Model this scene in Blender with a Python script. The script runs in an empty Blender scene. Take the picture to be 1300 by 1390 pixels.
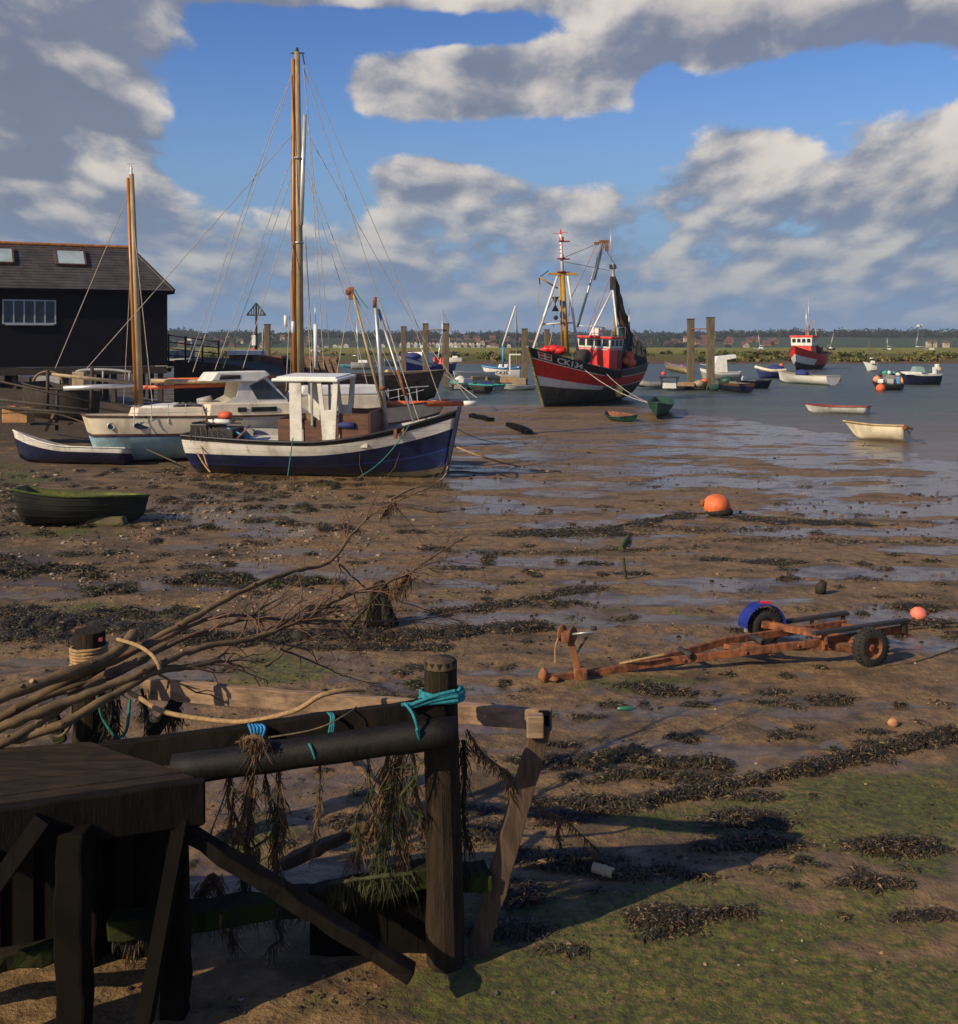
import bpy, bmesh, math, random
import numpy as np
from mathutils import Vector, Matrix, Euler
random.seed(7); rng = np.random.default_rng(11)
SC = bpy.context.scene
COL = SC.collection
# image-plane measures of the photograph: focal length, eye height, horizon row
F, H, CX, CY = 1500.0, 4.5, 650.0, 460.0
def P(px, py, d): return Vector(((px-CX)/F*d, d, H-(py-CY)/F*d))
def G(px, py, z=0.0):
    d = (H-z)*F/(py-CY); return Vector(((px-CX)/F*d, d, z))
def R(a): return math.radians(a)

# ------------------------------------------------------------ mesh builder
class MB:
    def __init__(s): s.v = []; s.f = []; s.m = []; s.s = []
    def add(s, vs, fs, m=0, smooth=False):
        o = len(s.v); s.v += [Vector(v) for v in vs]
        for f in fs:
            s.f.append(tuple(i+o for i in f)); s.m.append(m); s.s.append(smooth)
        return s
    def hexa(s, c8, m=0):
        return s.add(c8, [(0,3,2,1),(4,5,6,7),(0,1,5,4),(1,2,6,5),(2,3,7,6),(3,0,4,7)], m)
    def box(s, c, size, m=0, rz=0, top=1.0, rot=None):
        x, y, z = [a/2 for a in size]
        M = rot if rot is not None else Matrix.Rotation(rz, 3, 'Z')
        c = Vector(c)
        pts = [(-x,-y,-z),(x,-y,-z),(x,y,-z),(-x,y,-z),(-x*top,-y*top,z),(x*top,-y*top,z),(x*top,y*top,z),(-x*top,y*top,z)]
        return s.hexa([c + M @ Vector(p) for p in pts], m)
    def beam(s, a, b, w, h, m=0, up=(0,0,1), w2=None, h2=None, seg=1, jit=0.0):
        a, b = Vector(a), Vector(b); d = (b-a).normalized(); u = Vector(up)
        if abs(d.dot(u)) > .97: u = Vector((0,1,0))
        sx = d.cross(u).normalized(); sy = sx.cross(d).normalized()
        w2 = w if w2 is None else w2; h2 = h if h2 is None else h2
        rings = []
        for i in range(seg+1):
            t = i/seg; c = a.lerp(b, t); ww = (w+(w2-w)*t)/2; hh = (h+(h2-h)*t)/2
            r = []
            for (p, q) in ((-1,-1),(1,-1),(1,1),(-1,1)):
                r.append(c + sx*(p*ww+random.uniform(-jit,jit)) + sy*(q*hh+random.uniform(-jit,jit)))
            rings.append(r)
        vs = [v for r in rings for v in r]; fs = [(3,2,1,0)]
        for i in range(seg):
            for k in range(4):
                k2 = (k+1) % 4; fs.append((i*4+k, i*4+k2, i*4+4+k2, i*4+4+k))
        n = seg*4; fs.append((n, n+1, n+2, n+3))
        return s.add(vs, fs, m)
    def tube(s, pts, r, n=8, m=0, smooth=True, caps=True, jit=0.0):
        pts = [Vector(p) for p in pts]; k = len(pts)
        rs = r if isinstance(r, (list, tuple)) else [r]*k
        vs = []; fs = []; prev = None
        for i, p in enumerate(pts):
            d = (pts[min(i+1,k-1)] - pts[max(i-1,0)])
            d = d.normalized() if d.length > 1e-9 else Vector((0,0,1))
            if prev is None:
                a = Vector((0,0,1)) if abs(d.z) < .9 else Vector((1,0,0)); prev = d.cross(a).normalized()
            x = (prev - d*prev.dot(d)); x = x.normalized() if x.length > 1e-6 else d.orthogonal().normalized()
            prev = x; y = d.cross(x)
            for j in range(n):
                an = 2*math.pi*j/n; rr = rs[i]*(1+random.uniform(-jit,jit))
                vs.append(p + x*math.cos(an)*rr + y*math.sin(an)*rr)
        for i in range(k-1):
            for j in range(n):
                j2 = (j+1) % n; fs.append((i*n+j, i*n+j2, (i+1)*n+j2, (i+1)*n+j))
        s.add(vs, fs, m, smooth)
        if caps:
            s.add(vs[:n], [tuple(range(n-1,-1,-1))], m); s.add(vs[-n:], [tuple(range(n))], m)
        return s
    def lathe(s, c, prof, n=16, m=0, axis=(0,0,1), smooth=True):
        ax = Vector(axis).normalized(); x = ax.orthogonal().normalized(); y = ax.cross(x); c = Vector(c)
        vs = [c + ax*z + (x*math.cos(2*math.pi*j/n) + y*math.sin(2*math.pi*j/n))*r for (r, z) in prof for j in range(n)]
        fs = []
        for i in range(len(prof)-1):
            for j in range(n):
                j2 = (j+1) % n; fs.append((i*n+j, i*n+j2, (i+1)*n+j2, (i+1)*n+j))
        return s.add(vs, fs, m, smooth)
    def ball(s, c, r, n=14, m=0, sc=(1,1,1), lump=0):
        c = Vector(c); vs = []; k = n//2
        for i in range(k+1):
            th = math.pi*i/k
            for j in range(n):
                ph = 2*math.pi*j/n; rr = r*(1+random.uniform(-lump,lump))
                vs.append(c + Vector((rr*sc[0]*math.sin(th)*math.cos(ph), rr*sc[1]*math.sin(th)*math.sin(ph), rr*sc[2]*math.cos(th))))
        fs = [(i*n+j, (i+1)*n+j, (i+1)*n+(j+1)%n, i*n+(j+1)%n) for i in range(k) for j in range(n)]
        return s.add(vs, fs, m, True)
    def poly(s, pts, ext, m=0):
        pts = [Vector(p) for p in pts]; e = Vector(ext); n = len(pts)
        vs = pts + [p+e for p in pts]
        fs = [tuple(range(n-1,-1,-1)), tuple(range(n,2*n))] + [(i,(i+1)%n,n+(i+1)%n,n+i) for i in range(n)]
        return s.add(vs, fs, m)
    def build(s, name, mats, parent=None, local=False, bevel=0, fix=True, weld=False):
        me = bpy.data.meshes.new(name); o = bpy.data.objects.new(name, me); COL.objects.link(o)
        vs = s.v
        if parent is not None:
            o.parent = parent
            if not local:
                inv = wm(parent).inverted(); vs = [inv @ v for v in vs]
        else:
            xs = [v.x for v in vs]; ys = [v.y for v in vs]; zs = [v.z for v in vs]
            c = Vector(((min(xs)+max(xs))/2, (min(ys)+max(ys))/2, min(zs)))
            o.location = c; vs = [v-c for v in vs]
        me.from_pydata(vs, [], s.f)
        ml = mats if isinstance(mats, (list, tuple)) else [mats]
        for mm in ml: me.materials.append(mm)
        me.polygons.foreach_set('material_index', s.m)
        me.polygons.foreach_set('use_smooth', s.s)
        if fix:
            bm = bmesh.new(); bm.from_mesh(me)
            bmesh.ops.remove_doubles(bm, verts=bm.verts, dist=1e-5)
            bmesh.ops.recalc_face_normals(bm, faces=bm.faces); bm.to_mesh(me); bm.free()
        me.update()
        if bevel:
            b = o.modifiers.new('bevel', 'BEVEL'); b.width = bevel; b.segments = 2; b.limit_method = 'ANGLE'; b.angle_limit = R(40)
        return o
def wm(o):
    m = o.matrix_basis.copy(); p = o.parent
    while p is not None: m = p.matrix_basis @ m; p = p.parent
    return m
def tag(o, label, cat, group=None, kind=None):
    if label: o['label'] = label
    if cat: o['category'] = cat
    if group: o['group'] = group
    if kind: o['kind'] = kind
    return o
def thing(name, label, cat, M=None, group=None):
    o = bpy.data.objects.new(name, None); COL.objects.link(o); o.empty_display_size = .3
    if M is not None:
        if not isinstance(M, Matrix): M = Matrix.Translation(Vector(M))
        o.matrix_basis = M
    return tag(o, label, cat, group)
def dup(root, M, label=None, group=None):
    r = root.copy(); COL.objects.link(r); r.matrix_basis = M if isinstance(M, Matrix) else Matrix.Translation(Vector(M))
    if label: r['label'] = label
    if group: r['group'] = group
    for ch in list(root.children):
        c = ch.copy(); COL.objects.link(c); c.parent = r
        for g in list(ch.children):
            d = g.copy(); COL.objects.link(d); d.parent = c
    return r
def sag(a, b, s, n=12):
    a, b = Vector(a), Vector(b)
    return [a.lerp(b, i/n) - Vector((0,0,s*4*(i/n)*(1-i/n))) for i in range(n+1)]
def smooth_path(pts, k=4):
    pts = [Vector(p) for p in pts]; out = []
    for i in range(len(pts)-1):
        p0 = pts[max(i-1,0)]; p1 = pts[i]; p2 = pts[i+1]; p3 = pts[min(i+2,len(pts)-1)]
        for j in range(k):
            t = j/k
            out.append(.5*((2*p1)+(p2-p0)*t+(2*p0-5*p1+4*p2-p3)*t*t+(3*p1-p0-3*p2+p3)*t**3))
    out.append(pts[-1]); return out

# ------------------------------------------------------------ node helpers
class X:                                    # tiny expression wrapper round math nodes
    nt = None
    def __init__(s, sock): s.k = sock
def _sock(nt, node, idx, v):
    if isinstance(v, X): nt.links.new(v.k, node.inputs[idx])
    else: node.inputs[idx].default_value = v
def mt(op, a, b=None, c=None, clamp=False):
    nt = X.nt; n = nt.nodes.new('ShaderNodeMath'); n.operation = op; n.use_clamp = clamp
    _sock(nt, n, 0, a)
    if b is not None: _sock(nt, n, 1, b)
    if c is not None: _sock(nt, n, 2, c)
    return X(n.outputs[0])
for _n, _op in (('add','ADD'),('sub','SUBTRACT'),('mul','MULTIPLY'),('truediv','DIVIDE')):
    setattr(X, '__%s__' % _n, lambda a, b, o=_op: mt(o, a, b))
    setattr(X, '__r%s__' % _n, lambda a, b, o=_op: mt(o, b, a))
def sstep(x, lo, hi):
    nt = X.nt; n = nt.nodes.new('ShaderNodeMapRange'); n.interpolation_type = 'SMOOTHSTEP'
    _sock(nt, n, 0, x); n.inputs[1].default_value = lo; n.inputs[2].default_value = hi
    return X(n.outputs[0])
def comb(x, y, z=0.0):
    nt = X.nt; n = nt.nodes.new('ShaderNodeCombineXYZ')
    for i, v in enumerate((x, y, z)): _sock(nt, n, i, v)
    return X(n.outputs[0])
def nz(vec, scale, detail=5, rough=.55, dist=0.0, dim='3D', lac=2.0):
    nt = X.nt; n = nt.nodes.new('ShaderNodeTexNoise'); n.noise_dimensions = dim
    if vec is not None: nt.links.new(vec.k, n.inputs['Vector'])
    n.inputs['Scale'].default_value = scale; n.inputs['Detail'].default_value = detail
    n.inputs['Roughness'].default_value = rough; n.inputs['Distortion'].default_value = dist; n.inputs['Lacunarity'].default_value = lac
    return X(n.outputs['Fac'])
def mixc(fac, a, b, blend='MIX'):
    nt = X.nt; n = nt.nodes.new('ShaderNodeMix'); n.data_type = 'RGBA'; n.blend_type = blend
    _sock(nt, n, 0, fac)
    for i, v in ((6, a), (7, b)):
        if isinstance(v, X): nt.links.new(v.k, n.inputs[i])
        else: n.inputs[i].default_value = (*v[:3], 1)
    return X(n.outputs[2])
def attr(name):
    n = X.nt.nodes.new('ShaderNodeAttribute'); n.attribute_name = name; return X(n.outputs['Fac'])
def coords(kind='Object', scale=(1,1,1), rot=(0,0,0)):
    nt = X.nt; t = nt.nodes.new('ShaderNodeTexCoord'); m = nt.nodes.new('ShaderNodeMapping')
    nt.links.new(t.outputs[kind], m.inputs[0]); m.inputs['Scale'].default_value = scale; m.inputs['Rotation'].default_value = rot
    return X(m.outputs[0])
def bump(h, strength, dist, normal=None):
    nt = X.nt; n = nt.nodes.new('ShaderNodeBump'); nt.links.new(h.k, n.inputs['Height'])
    n.inputs['Strength'].default_value = strength; n.inputs['Distance'].default_value = dist
    if normal is not None: nt.links.new(normal.k, n.inputs['Normal'])
    return X(n.outputs[0])
def new_mat(name):
    m = bpy.data.materials.new(name); m.use_nodes = True; X.nt = m.node_tree
    return m, m.node_tree.nodes['Principled BSDF']
def lk(x, sock): X.nt.links.new(x.k, sock)
def nt_sep(v):
    n = X.nt.nodes.new('ShaderNodeSeparateXYZ'); X.nt.links.new(v.k, n.inputs[0]); return X(n.outputs[2])
def mat(name, col, rough=.6, var=.3, scale=3.0, stretch=(1,1,1), col2=None, bmp=.25, bscale=None, bdist=.01, metal=0.0, spec=.5, dirt=0.0, dcol=(.06,.045,.03), dscale=1.5, seam=0.0, streak=0.0, scol=(.11,.055,.025)):
    m, b = new_mat(name)
    c = coords('Object', stretch); n = nz(c, scale, 6, .6)
    lo = tuple(v*(1-var) for v in col); hi = col2 if col2 else tuple(min(1, v*(1+var)) for v in col)
    o = mixc(sstep(n, .3, .7), lo, hi)
    if dirt > 0:
        c2 = coords('Object', (1,1,.45)); d = sstep(nz(c2, dscale, 7, .65), .62-.28*dirt, .78-.2*dirt)
        o = mixc(d*min(1.0, .4+dirt*.6), o, dcol)
    if streak:                           # rust and weather runs down the side
        st_ = sstep(nz(coords('Object', (2.6,2.6,.22)), 1.7, 5, .7), .60, .74); o = mixc(st_*streak, o, scol)
    sm_ = None
    if seam:                             # plank seams
        sp_ = nt_sep(coords('Object')); fr_ = mt('FRACT', sp_*(1.0/seam) + nz(c, .6, 2)*.5); sm_ = sstep(fr_, .0, .07)*sstep(fr_, 1.0, .93)
        o = mixc((1.0-sm_)*.55, o, tuple(v*.3 for v in col))
    lk(o, b.inputs['Base Color'])
    r = mt('ADD', n*0.25, rough-.125, clamp=True); lk(r, b.inputs['Roughness'])
    b.inputs['Metallic'].default_value = metal; b.inputs['Specular IOR Level'].default_value = spec
    if bmp:
        hb_ = nz(c, bscale or scale*4, 5, .6)
        if sm_ is not None: hb_ = hb_ + sm_*.9
        lk(bump(hb_, bmp, bdist), b.inputs['Normal'])
    return m

# ------------------------------------------------------------ numpy noise
_T = rng.random((256,256))
def vn(x, y, s=0):
    x = x + s*37.13; y = y + s*91.7
    xi = np.floor(x).astype(int); yi = np.floor(y).astype(int); fx = x-xi; fy = y-yi
    fx = fx*fx*(3-2*fx); fy = fy*fy*(3-2*fy)
    a = _T[xi%256, yi%256]; b = _T[(xi+1)%256, yi%256]; c = _T[xi%256, (yi+1)%256]; d = _T[(xi+1)%256, (yi+1)%256]
    return (a*(1-fx)+b*fx)*(1-fy) + (c*(1-fx)+d*fx)*fy
def fbm(x, y, o=4, s=0, g=.5):
    t = 0; a = 1; n = 0
    for i in range(o):
        t = t + a*vn(x*2**i, y*2**i, s+i*3); n += a; a *= g
    return t/n
def ss(x, lo, hi):
    t = np.clip((x-lo)/(hi-lo), 0, 1); return t*t*(3-2*t)
def np_mesh(name, V, Q, mats, attrs=None, smooth=True, kind=None, midx=None):
    me = bpy.data.meshes.new(name); k = Q.shape[1]
    me.vertices.add(len(V)); me.vertices.foreach_set('co', V.astype(np.float32).ravel())
    me.loops.add(Q.size); me.loops.foreach_set('vertex_index', Q.astype(np.int32).ravel())
    me.polygons.add(len(Q)); me.polygons.foreach_set('loop_start', np.arange(0, Q.size, k, dtype=np.int32))
    me.polygons.foreach_set('use_smooth', np.full(len(Q), smooth))
    for mm in (mats if isinstance(mats, list) else [mats]): me.materials.append(mm)
    if midx is not None: me.polygons.foreach_set('material_index', midx.astype(np.int32))
    me.update(calc_edges=True)
    for n, a in (attrs or {}).items():
        at = me.attributes.new(n, 'FLOAT', 'POINT'); at.data.foreach_set('value', a.astype(np.float32).ravel())
    o = bpy.data.objects.new(name, me); COL.objects.link(o)
    if kind: o['kind'] = kind
    return o
def grid_quads(nr, nc):
    i = np.arange(nr-1)[:,None]*nc + np.arange(nc-1)[None,:]
    return np.stack([i, i+1, i+nc+1, i+nc], -1).reshape(-1,4)

# ------------------------------------------------------------ camera, sun, sky
cam = bpy.data.cameras.new('camera'); co = bpy.data.objects.new('camera', cam); COL.objects.link(co)
co.location = (0,0,H); co.rotation_euler = (R(90),0,0)
cam.sensor_fit = 'HORIZONTAL'; cam.sensor_width = 36; cam.lens = 36*F/1300
W_, H_ = 957, 1024
cam.shift_y = -((1390/2)-CY)/1300; cam.clip_start = .1; cam.clip_end = 20000
SC.camera = co
SUN_EL, SUN_AZ = R(30), R(233)          # azimuth clockwise from +Y: the sun stands to the left, a little behind the viewer
sd = Vector((math.sin(SUN_AZ)*math.cos(SUN_EL), math.cos(SUN_AZ)*math.cos(SUN_EL), math.sin(SUN_EL)))
sl = bpy.data.lights.new('sun', 'SUN'); sl.energy = 4.9; sl.angle = R(.5); sl.color = (1, .83, .57)
so = bpy.data.objects.new('sun', sl); COL.objects.link(so); so.rotation_euler = (-sd).to_track_quat('-Z', 'Y').to_euler(); so.location = (-30,-10,40)
SC.view_settings.view_transform = 'Standard'; SC.view_settings.look = 'None'; SC.view_settings.exposure = 0.0; SC.view_settings.gamma = 1

wd = bpy.data.worlds.new('World'); SC.world = wd; wd.use_nodes = True; nt = wd.node_tree; X.nt = nt
bg = nt.nodes['Background']
sky = nt.nodes.new('ShaderNodeTexSky'); sky.sky_type = 'NISHITA'; sky.sun_disc = False
sky.sun_elevation = SUN_EL; sky.sun_rotation = SUN_AZ; sky.air_density = 1.0; sky.dust_density = .6; sky.ozone_density = 2.2; sky.altitude = 0
tc = nt.nodes.new('ShaderNodeTexCoord'); sx = nt.nodes.new('ShaderNodeSeparateXYZ'); nt.links.new(tc.outputs['Generated'], sx.inputs[0])
dx, dy, dz = X(sx.outputs[0]), X(sx.outputs[1]), X(sx.outputs[2])
az = mt('ARCTAN2', dx, dy); el = mt('ARCSINE', dz); elp = mt('MAXIMUM', el, 0.0)
cv = comb(az, el)
def cl(daz, dele, det=9):                # cloud field: bigger overhead, flattened into bars towards the horizon
    e = mt('MAXIMUM', el + dele, 0.0)
    u = (az + daz) / (e*.5 + .2); v = mt('LOGARITHM', e + .125, 2.718) * 1.5
    p = comb(u, v, 3.7)
    big = nz(p, 1.9, 2, .5, .2); fine = nz(p, 4.3, det, .58, .15)
    return big*.38 + fine*.62
def blob(cx, cy, rx, ry, amp):
    a0, e0 = math.atan((cx-650)/F), math.atan((460-cy)/F)
    a = (az-a0)/(rx/F); e = (el-e0)/(ry/F)
    g = mt('EXPONENT', mt('MULTIPLY', a*a+e*e, -1.0)) * amp
    return g, g*e
BL = [(60,110,190,110,.42),(60,285,150,55,.18),(690,108,165,50,.42),(490,110,45,45,.2),(985,30,190,62,.42),(1290,40,90,60,.3),
      (1010,210,85,42,.36),(1240,255,110,48,.36),(1310,205,55,55,.25),(1130,215,30,30,-.15),(590,240,100,34,.26),(400,0,260,20,.24),(620,190,60,20,.06),
      (330,150,110,115,-.42),(455,240,60,90,-.18),(770,205,150,34,-.40),(1120,130,170,40,-.36),(600,42,220,22,-.36),(470,60,60,60,-.2),(850,30,30,30,-.08),(300,250,50,40,-.1),(610,186,120,20,-.30),(905,125,60,26,-.22),(860,190,60,40,-.16)]
msk = None; top = None
for b in BL:
    g, t = blob(*b)
    msk = g if msk is None else msk + g
    if b[4] > 0: top = t if top is None else top + t
hor = sstep(el, .17, .07)*.12            # banks of cloud low over the far shore
msk = msk + hor
c0 = cl(0, 0); s0 = cl(0, 0, 6); c1 = cl(-.009, .012, 6); s2 = cl(0,0,1); c2 = cl(-.025, .035, 1)
raw = c0 + msk - sstep(el, .34, .55)*.30
dens = sstep(raw, .465, .59)
dk = blob(70,75,190,110,.22)[0] + blob(40,260,150,50,.06)[0] + sstep(el,.09,.03)*.06
lit = sstep((s0-c1)*1.25 + (s2-c2)*.8 + top*.75 - dk, -.20, .25)
thick = sstep(raw, .58, 1.0)
lowm = sstep(el, .02, .17)
sh = mixc(lowm, (.190,.262,.39), (.195,.225,.305))
li = mixc(lowm, (.40,.415,.44), (.78,.71,.62))
ccol = mixc(lit, sh, li)
ccol = mixc(thick*.45, ccol, mixc(lit, (.165,.185,.25), (.52,.47,.44)))
hs = nt.nodes.new('ShaderNodeHueSaturation'); hs.inputs['Hue'].default_value = .519; hs.inputs['Saturation'].default_value = 1.32; nt.links.new(sky.outputs[0], hs.inputs['Color'])
skys = mixc(1.0, X(hs.outputs[0]), (.118,.118,.118), 'MULTIPLY')
hz = sstep(el, .235, .03)
skyc = mixc(hz*.92, skys, (.150,.270,.480))
fin = mixc(dens*(.93-sstep(el,.06,.0)*.6)*sstep(el,-.02,.0), skyc, ccol)
nt.links.new(fin.k, bg.inputs['Color']); bg.inputs['Strength'].default_value = 1.0
# ------------------------------------------------------------ the mud flat
EDGE = np.array([(-900,488),(0,488),(230,495),(400,515),(560,538),(620,551),(760,556),(880,558),(930,566),(1000,574),(1060,584),(1150,598),(1300,640),(1500,690),(1800,760)], float)
def edge_py(px): return np.interp(px, EDGE[:,0], EDGE[:,1])
def to_px(x, y): return CX + F*x/y, CY + F*H/y
def ell(px, py, L):
    t = np.zeros_like(px)
    for (cx, cy, rx, ry, a) in L: t = t + a*np.exp(-((px-cx)/rx)**2 - ((py-cy)/ry)**2)
    return t
ALGAE = [(1180,1100,260,60,1.3),(1120,1250,330,60,1.3),(1150,1370,360,55,1.2),(760,1330,200,60,.7),(900,1130,150,35,.6),(1000,1190,200,30,.3),(100,835,170,14,.9),(380,905,120,28,.8),(60,725,130,12,.8),(150,1250,150,40,.6),
         (870,925,120,16,.7),(1000,840,110,16,.35),(830,830,60,18,.5),(330,1150,70,40,.9),(400,1290,300,60,.5),(900,1380,500,50,.5),(480,735,60,10,.5),(640,1130,60,40,.5),(20,650,60,30,.8)]
PUD = [(440,748,90,6,1.0),(250,742,60,5,.9),(60,897,90,8,1.2),(450,800,60,4,.6),(700,765,110,4,.6),(860,727,120,5,.7),(1000,790,160,6,.5),(1180,735,140,5,.7),(680,935,60,8,.6),(860,960,120,8,.5),
       (1020,655,260,8,.6),(1130,610,160,8,.5),(700,660,120,8,.4),(560,930,40,8,.8),(1100,1010,140,7,.4),(780,880,40,6,.5),(1000,945,120,7,.4),(1150,700,200,7,.5),(830,620,200,7,.35)]
def ground_z(x, y):
    px, py = to_px(x, y)
    ye = F*H/(edge_py(px)-CY)
    d = y - ye                                  # metres past the tide line
    amp = 1.0
    z = .085*(fbm(x/4.2, y/2.6, 4, 1)-.5) + .065*(fbm(x/1.1, y/.8, 4, 5)-.5) + .065*(fbm(x/.34, y/.30, 3, 9)-.5)*ss(-y, -40, -18)*(.35+.9*fbm(x/2.1,y/1.5,3,63))
    z = z + .012
    z = z - .055*ell(px, py, PUD)
    z = z - .016*np.clip(d, 0, 60) - .05*ss(d, -14, 4)*0 + .0*d
    z = z + .035*ell(px, py, [(760,560,150,9,2.0),(640,562,80,9,1.6)])
    bank = ss(-px, -330, 60)*ss(y, 44, 62)      # rising shore under the shed
    z = z + 2.0*bank + .35*bank*(fbm(x/2.5, y/2.5, 4, 21)-.5)
    bank2 = ss(-px, -120, 140)*ss(y, 20, 44)*.15
    z = z + bank2
    z = z + .12*(fbm(x/1.6, y/1.2, 4, 41)-.45)*ss(-px,-420,-60)*ss(y,15,22)*ss(-y,-48,-34)
    return z
def gz(x, y): return float(ground_z(np.array([x]), np.array([y]))[0])
def GG(px, py, dz=0.0):                         # the point of the mud seen at a pixel
    p = G(px, py)
    for _ in range(4): p = G(px, py, gz(p.x, p.y))
    return p + Vector((0,0,dz))
WL = -.03
ys = 3.0*np.exp(np.arange(0, 900)*.0042); ys = ys[ys < 125]
cols = np.linspace(-.85, .85, 560)
Yg = np.repeat(ys[:,None], len(cols), 1); Xg = cols[None,:]*(Yg+3.0)
Zg = ground_z(Xg, Yg)
pxg, pyg = to_px(Xg, Yg)
alg = np.clip(ell(pxg, pyg, ALGAE), 0, 1.4)*1.0
algf = ss(alg*1.05 + (fbm(Xg/1.1, Yg/.75, 6, 13, .58)-.5)*2.6 + .08*(fbm(Xg/3,Yg/3,3,17)), .62, .98)
lowz = fbm(Xg/2.4, Yg/1.1, 7, 31, .55)
dfe = Yg - F*H/(edge_py(pxg)-CY)
wet = ss(lowz + .24*np.exp(-np.abs(dfe)/11.0) + .25*np.clip(ell(pxg,pyg,PUD),0,1), .515, .585)
wet = wet*(1-.9*np.clip(ell(pxg,pyg,[(740,566,170,13,1.2),(640,580,120,14,.8)]),0,1))
wet = wet*(1-.75*ss(alg,.2,.7))
wet = np.maximum(wet*(1-.35*ss(-Yg,-16,-9)), .62*ss(lowz + .12*(fbm(Xg/.8,Yg/.5,4,37)-.5), .44, .60)*(1-.7*ss(alg,.3,.8))*(1-.8*ss(-pxg,-330,0)*ss(Yg,20,26)))
wet = wet*(1-.75*ss(-pxg,-330,0)*ss(Yg,20,26))
silt_shade = 1.3*ss(-pxg,-330,40)*ss(Yg,43,50) + ss(fbm(Xg/.7, Yg/.45, 5, 51) + .25*ss(-pxg,-420,-60)*ss(Yg,16,20) , .56, .72)  # bank by the shed darkened in colour for shade; the patches are silt
peb = ss(-pxg, -480, -120)*ss(Yg, 20, 25)*ss(-Yg,-46,-30)

m, b = new_mat('tidal_mud')
c = coords('Object'); fine = nz(c, 26, 6, .62); med = nz(c, 5, 5, .6); big = nz(c, .8, 4, .55)
WETA, ALG, SIL_SHADE = attr('wet'), attr('algae'), attr('silt_shade')
dry = mixc(sstep(med, .3, .72), (.118,.068,.025), (.245,.146,.058))
dry = mixc(sstep(fine, .55, .75)*.5, dry, (.07,.042,.022))
dry = mixc(sstep(big, .42, .62)*.35, dry, (.190,.122,.050))
wm_ = mixc(sstep(med,.3,.7), (.085,.056,.028), (.145,.096,.046))
colr = mixc(WETA*.9, dry, wm_)
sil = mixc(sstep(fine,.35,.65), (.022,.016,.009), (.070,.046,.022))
spk = sstep(nz(c, 15, 3, .7), .60, .68)*sstep(nz(c,1.6,3,.6),.42,.6)
colr = mixc(spk*.75, colr, (.028,.020,.010))
colr = mixc(sstep(nz(c, 9, 4, .75), .62, .72)*.35, colr, (.24,.155,.08))
colr = mixc(mt('MINIMUM', SIL_SHADE*.65, .92), colr, sil)
gr = mixc(sstep(nz(c, 11, 5, .65), .35, .65), (.028,.036,.006), (.095,.105,.013))
colr = mixc(ALG*sstep(nz(c, 14, 5, .7), .34, .52)*.9, colr, gr)
lk(colr, b.inputs['Base Color'])
rg = mt('SUBTRACT', .62 + fine*.25, WETA*.62, clamp=True)
rg = mt('MAXIMUM', rg + ALG*.25 + SIL_SHADE*.2, .10); lk(rg, b.inputs['Roughness']); b.inputs['Specular IOR Level'].default_value = .5
nzt = nz(c, 60, 4, .6)
hgt = (fine*.38 + med*1.5 + nzt*.12 + spk*.25)
inv = mt('SUBTRACT', 1.0, WETA*.8)
lk(bump(hgt*inv, .9, .05), b.inputs['Normal'])
mud = np_mesh('mud_flat', np.stack([Xg,Yg,Zg],-1).reshape(-1,3), grid_quads(*Xg.shape), m, {'wet':wet,'algae':algf,'silt_shade':silt_shade}, True, 'structure')

# ground behind and beside the viewer and the sea bed as one broad sheet
m, b = new_mat('creek_bed'); c = coords('Object'); lk(mixc(nz(c,.3,5), (.06,.045,.03), (.10,.075,.05)), b.inputs['Base Color']); b.inputs['Roughness'].default_value = .8
o = MB().add([(-1250,-300,-8),(1250,-300,-8),(1250,2250,-8),(-1250,2250,-8)], [(0,1,2,3)]).build('ground', m); o['kind'] = 'structure'

# water
m, b = new_mat('estuary_water')
c = coords('Object', (.30,1.1,1)); w1 = nz(c, .8, 5, .62, .3); w2 = nz(c, 4.0, 4, .6); w3 = nz(coords('Object',(.05,.16,1)), 1.0, 4, .6)
shal = nz(coords('Object',(.10,.45,1)), 1.0, 3, .5)
# silt-brown water over the flats, greener in the channel
geo = X.nt.nodes.new('ShaderNodeSeparateXYZ'); tcn = X.nt.nodes.new('ShaderNodeTexCoord'); X.nt.links.new(tcn.outputs['Object'], geo.inputs[0])
far = sstep(X(geo.outputs[1]) + (w3-.5)*26.0, 42.0, 84.0)
lk(mixc(far, mixc(shal,(.105,.075,.045),(.15,.11,.07)), mixc(sstep(w3,.34,.66),(.034,.052,.044),(.085,.108,.086))), b.inputs['Base Color'])
lk(.22 + w3*.22, b.inputs['Roughness']); b.inputs['IOR'].default_value = 1.33; b.inputs['Specular IOR Level'].default_value = .5
fs = far*.85 + .15
lk(bump((w1*1.0 + w2*.35)*fs, 1.0, .75), b.inputs['Normal'])
yy = np.concatenate([np.array([-40.,3.,8.]), np.linspace(14,420,40)]); xx = np.linspace(-420,420,40)
Xw, Yw = np.meshgrid(xx, yy)
wat = np_mesh('water', np.stack([Xw,Yw,np.full_like(Xw,WL)],-1).reshape(-1,3), grid_quads(*Xw.shape), m, None, True, 'structure')

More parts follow.
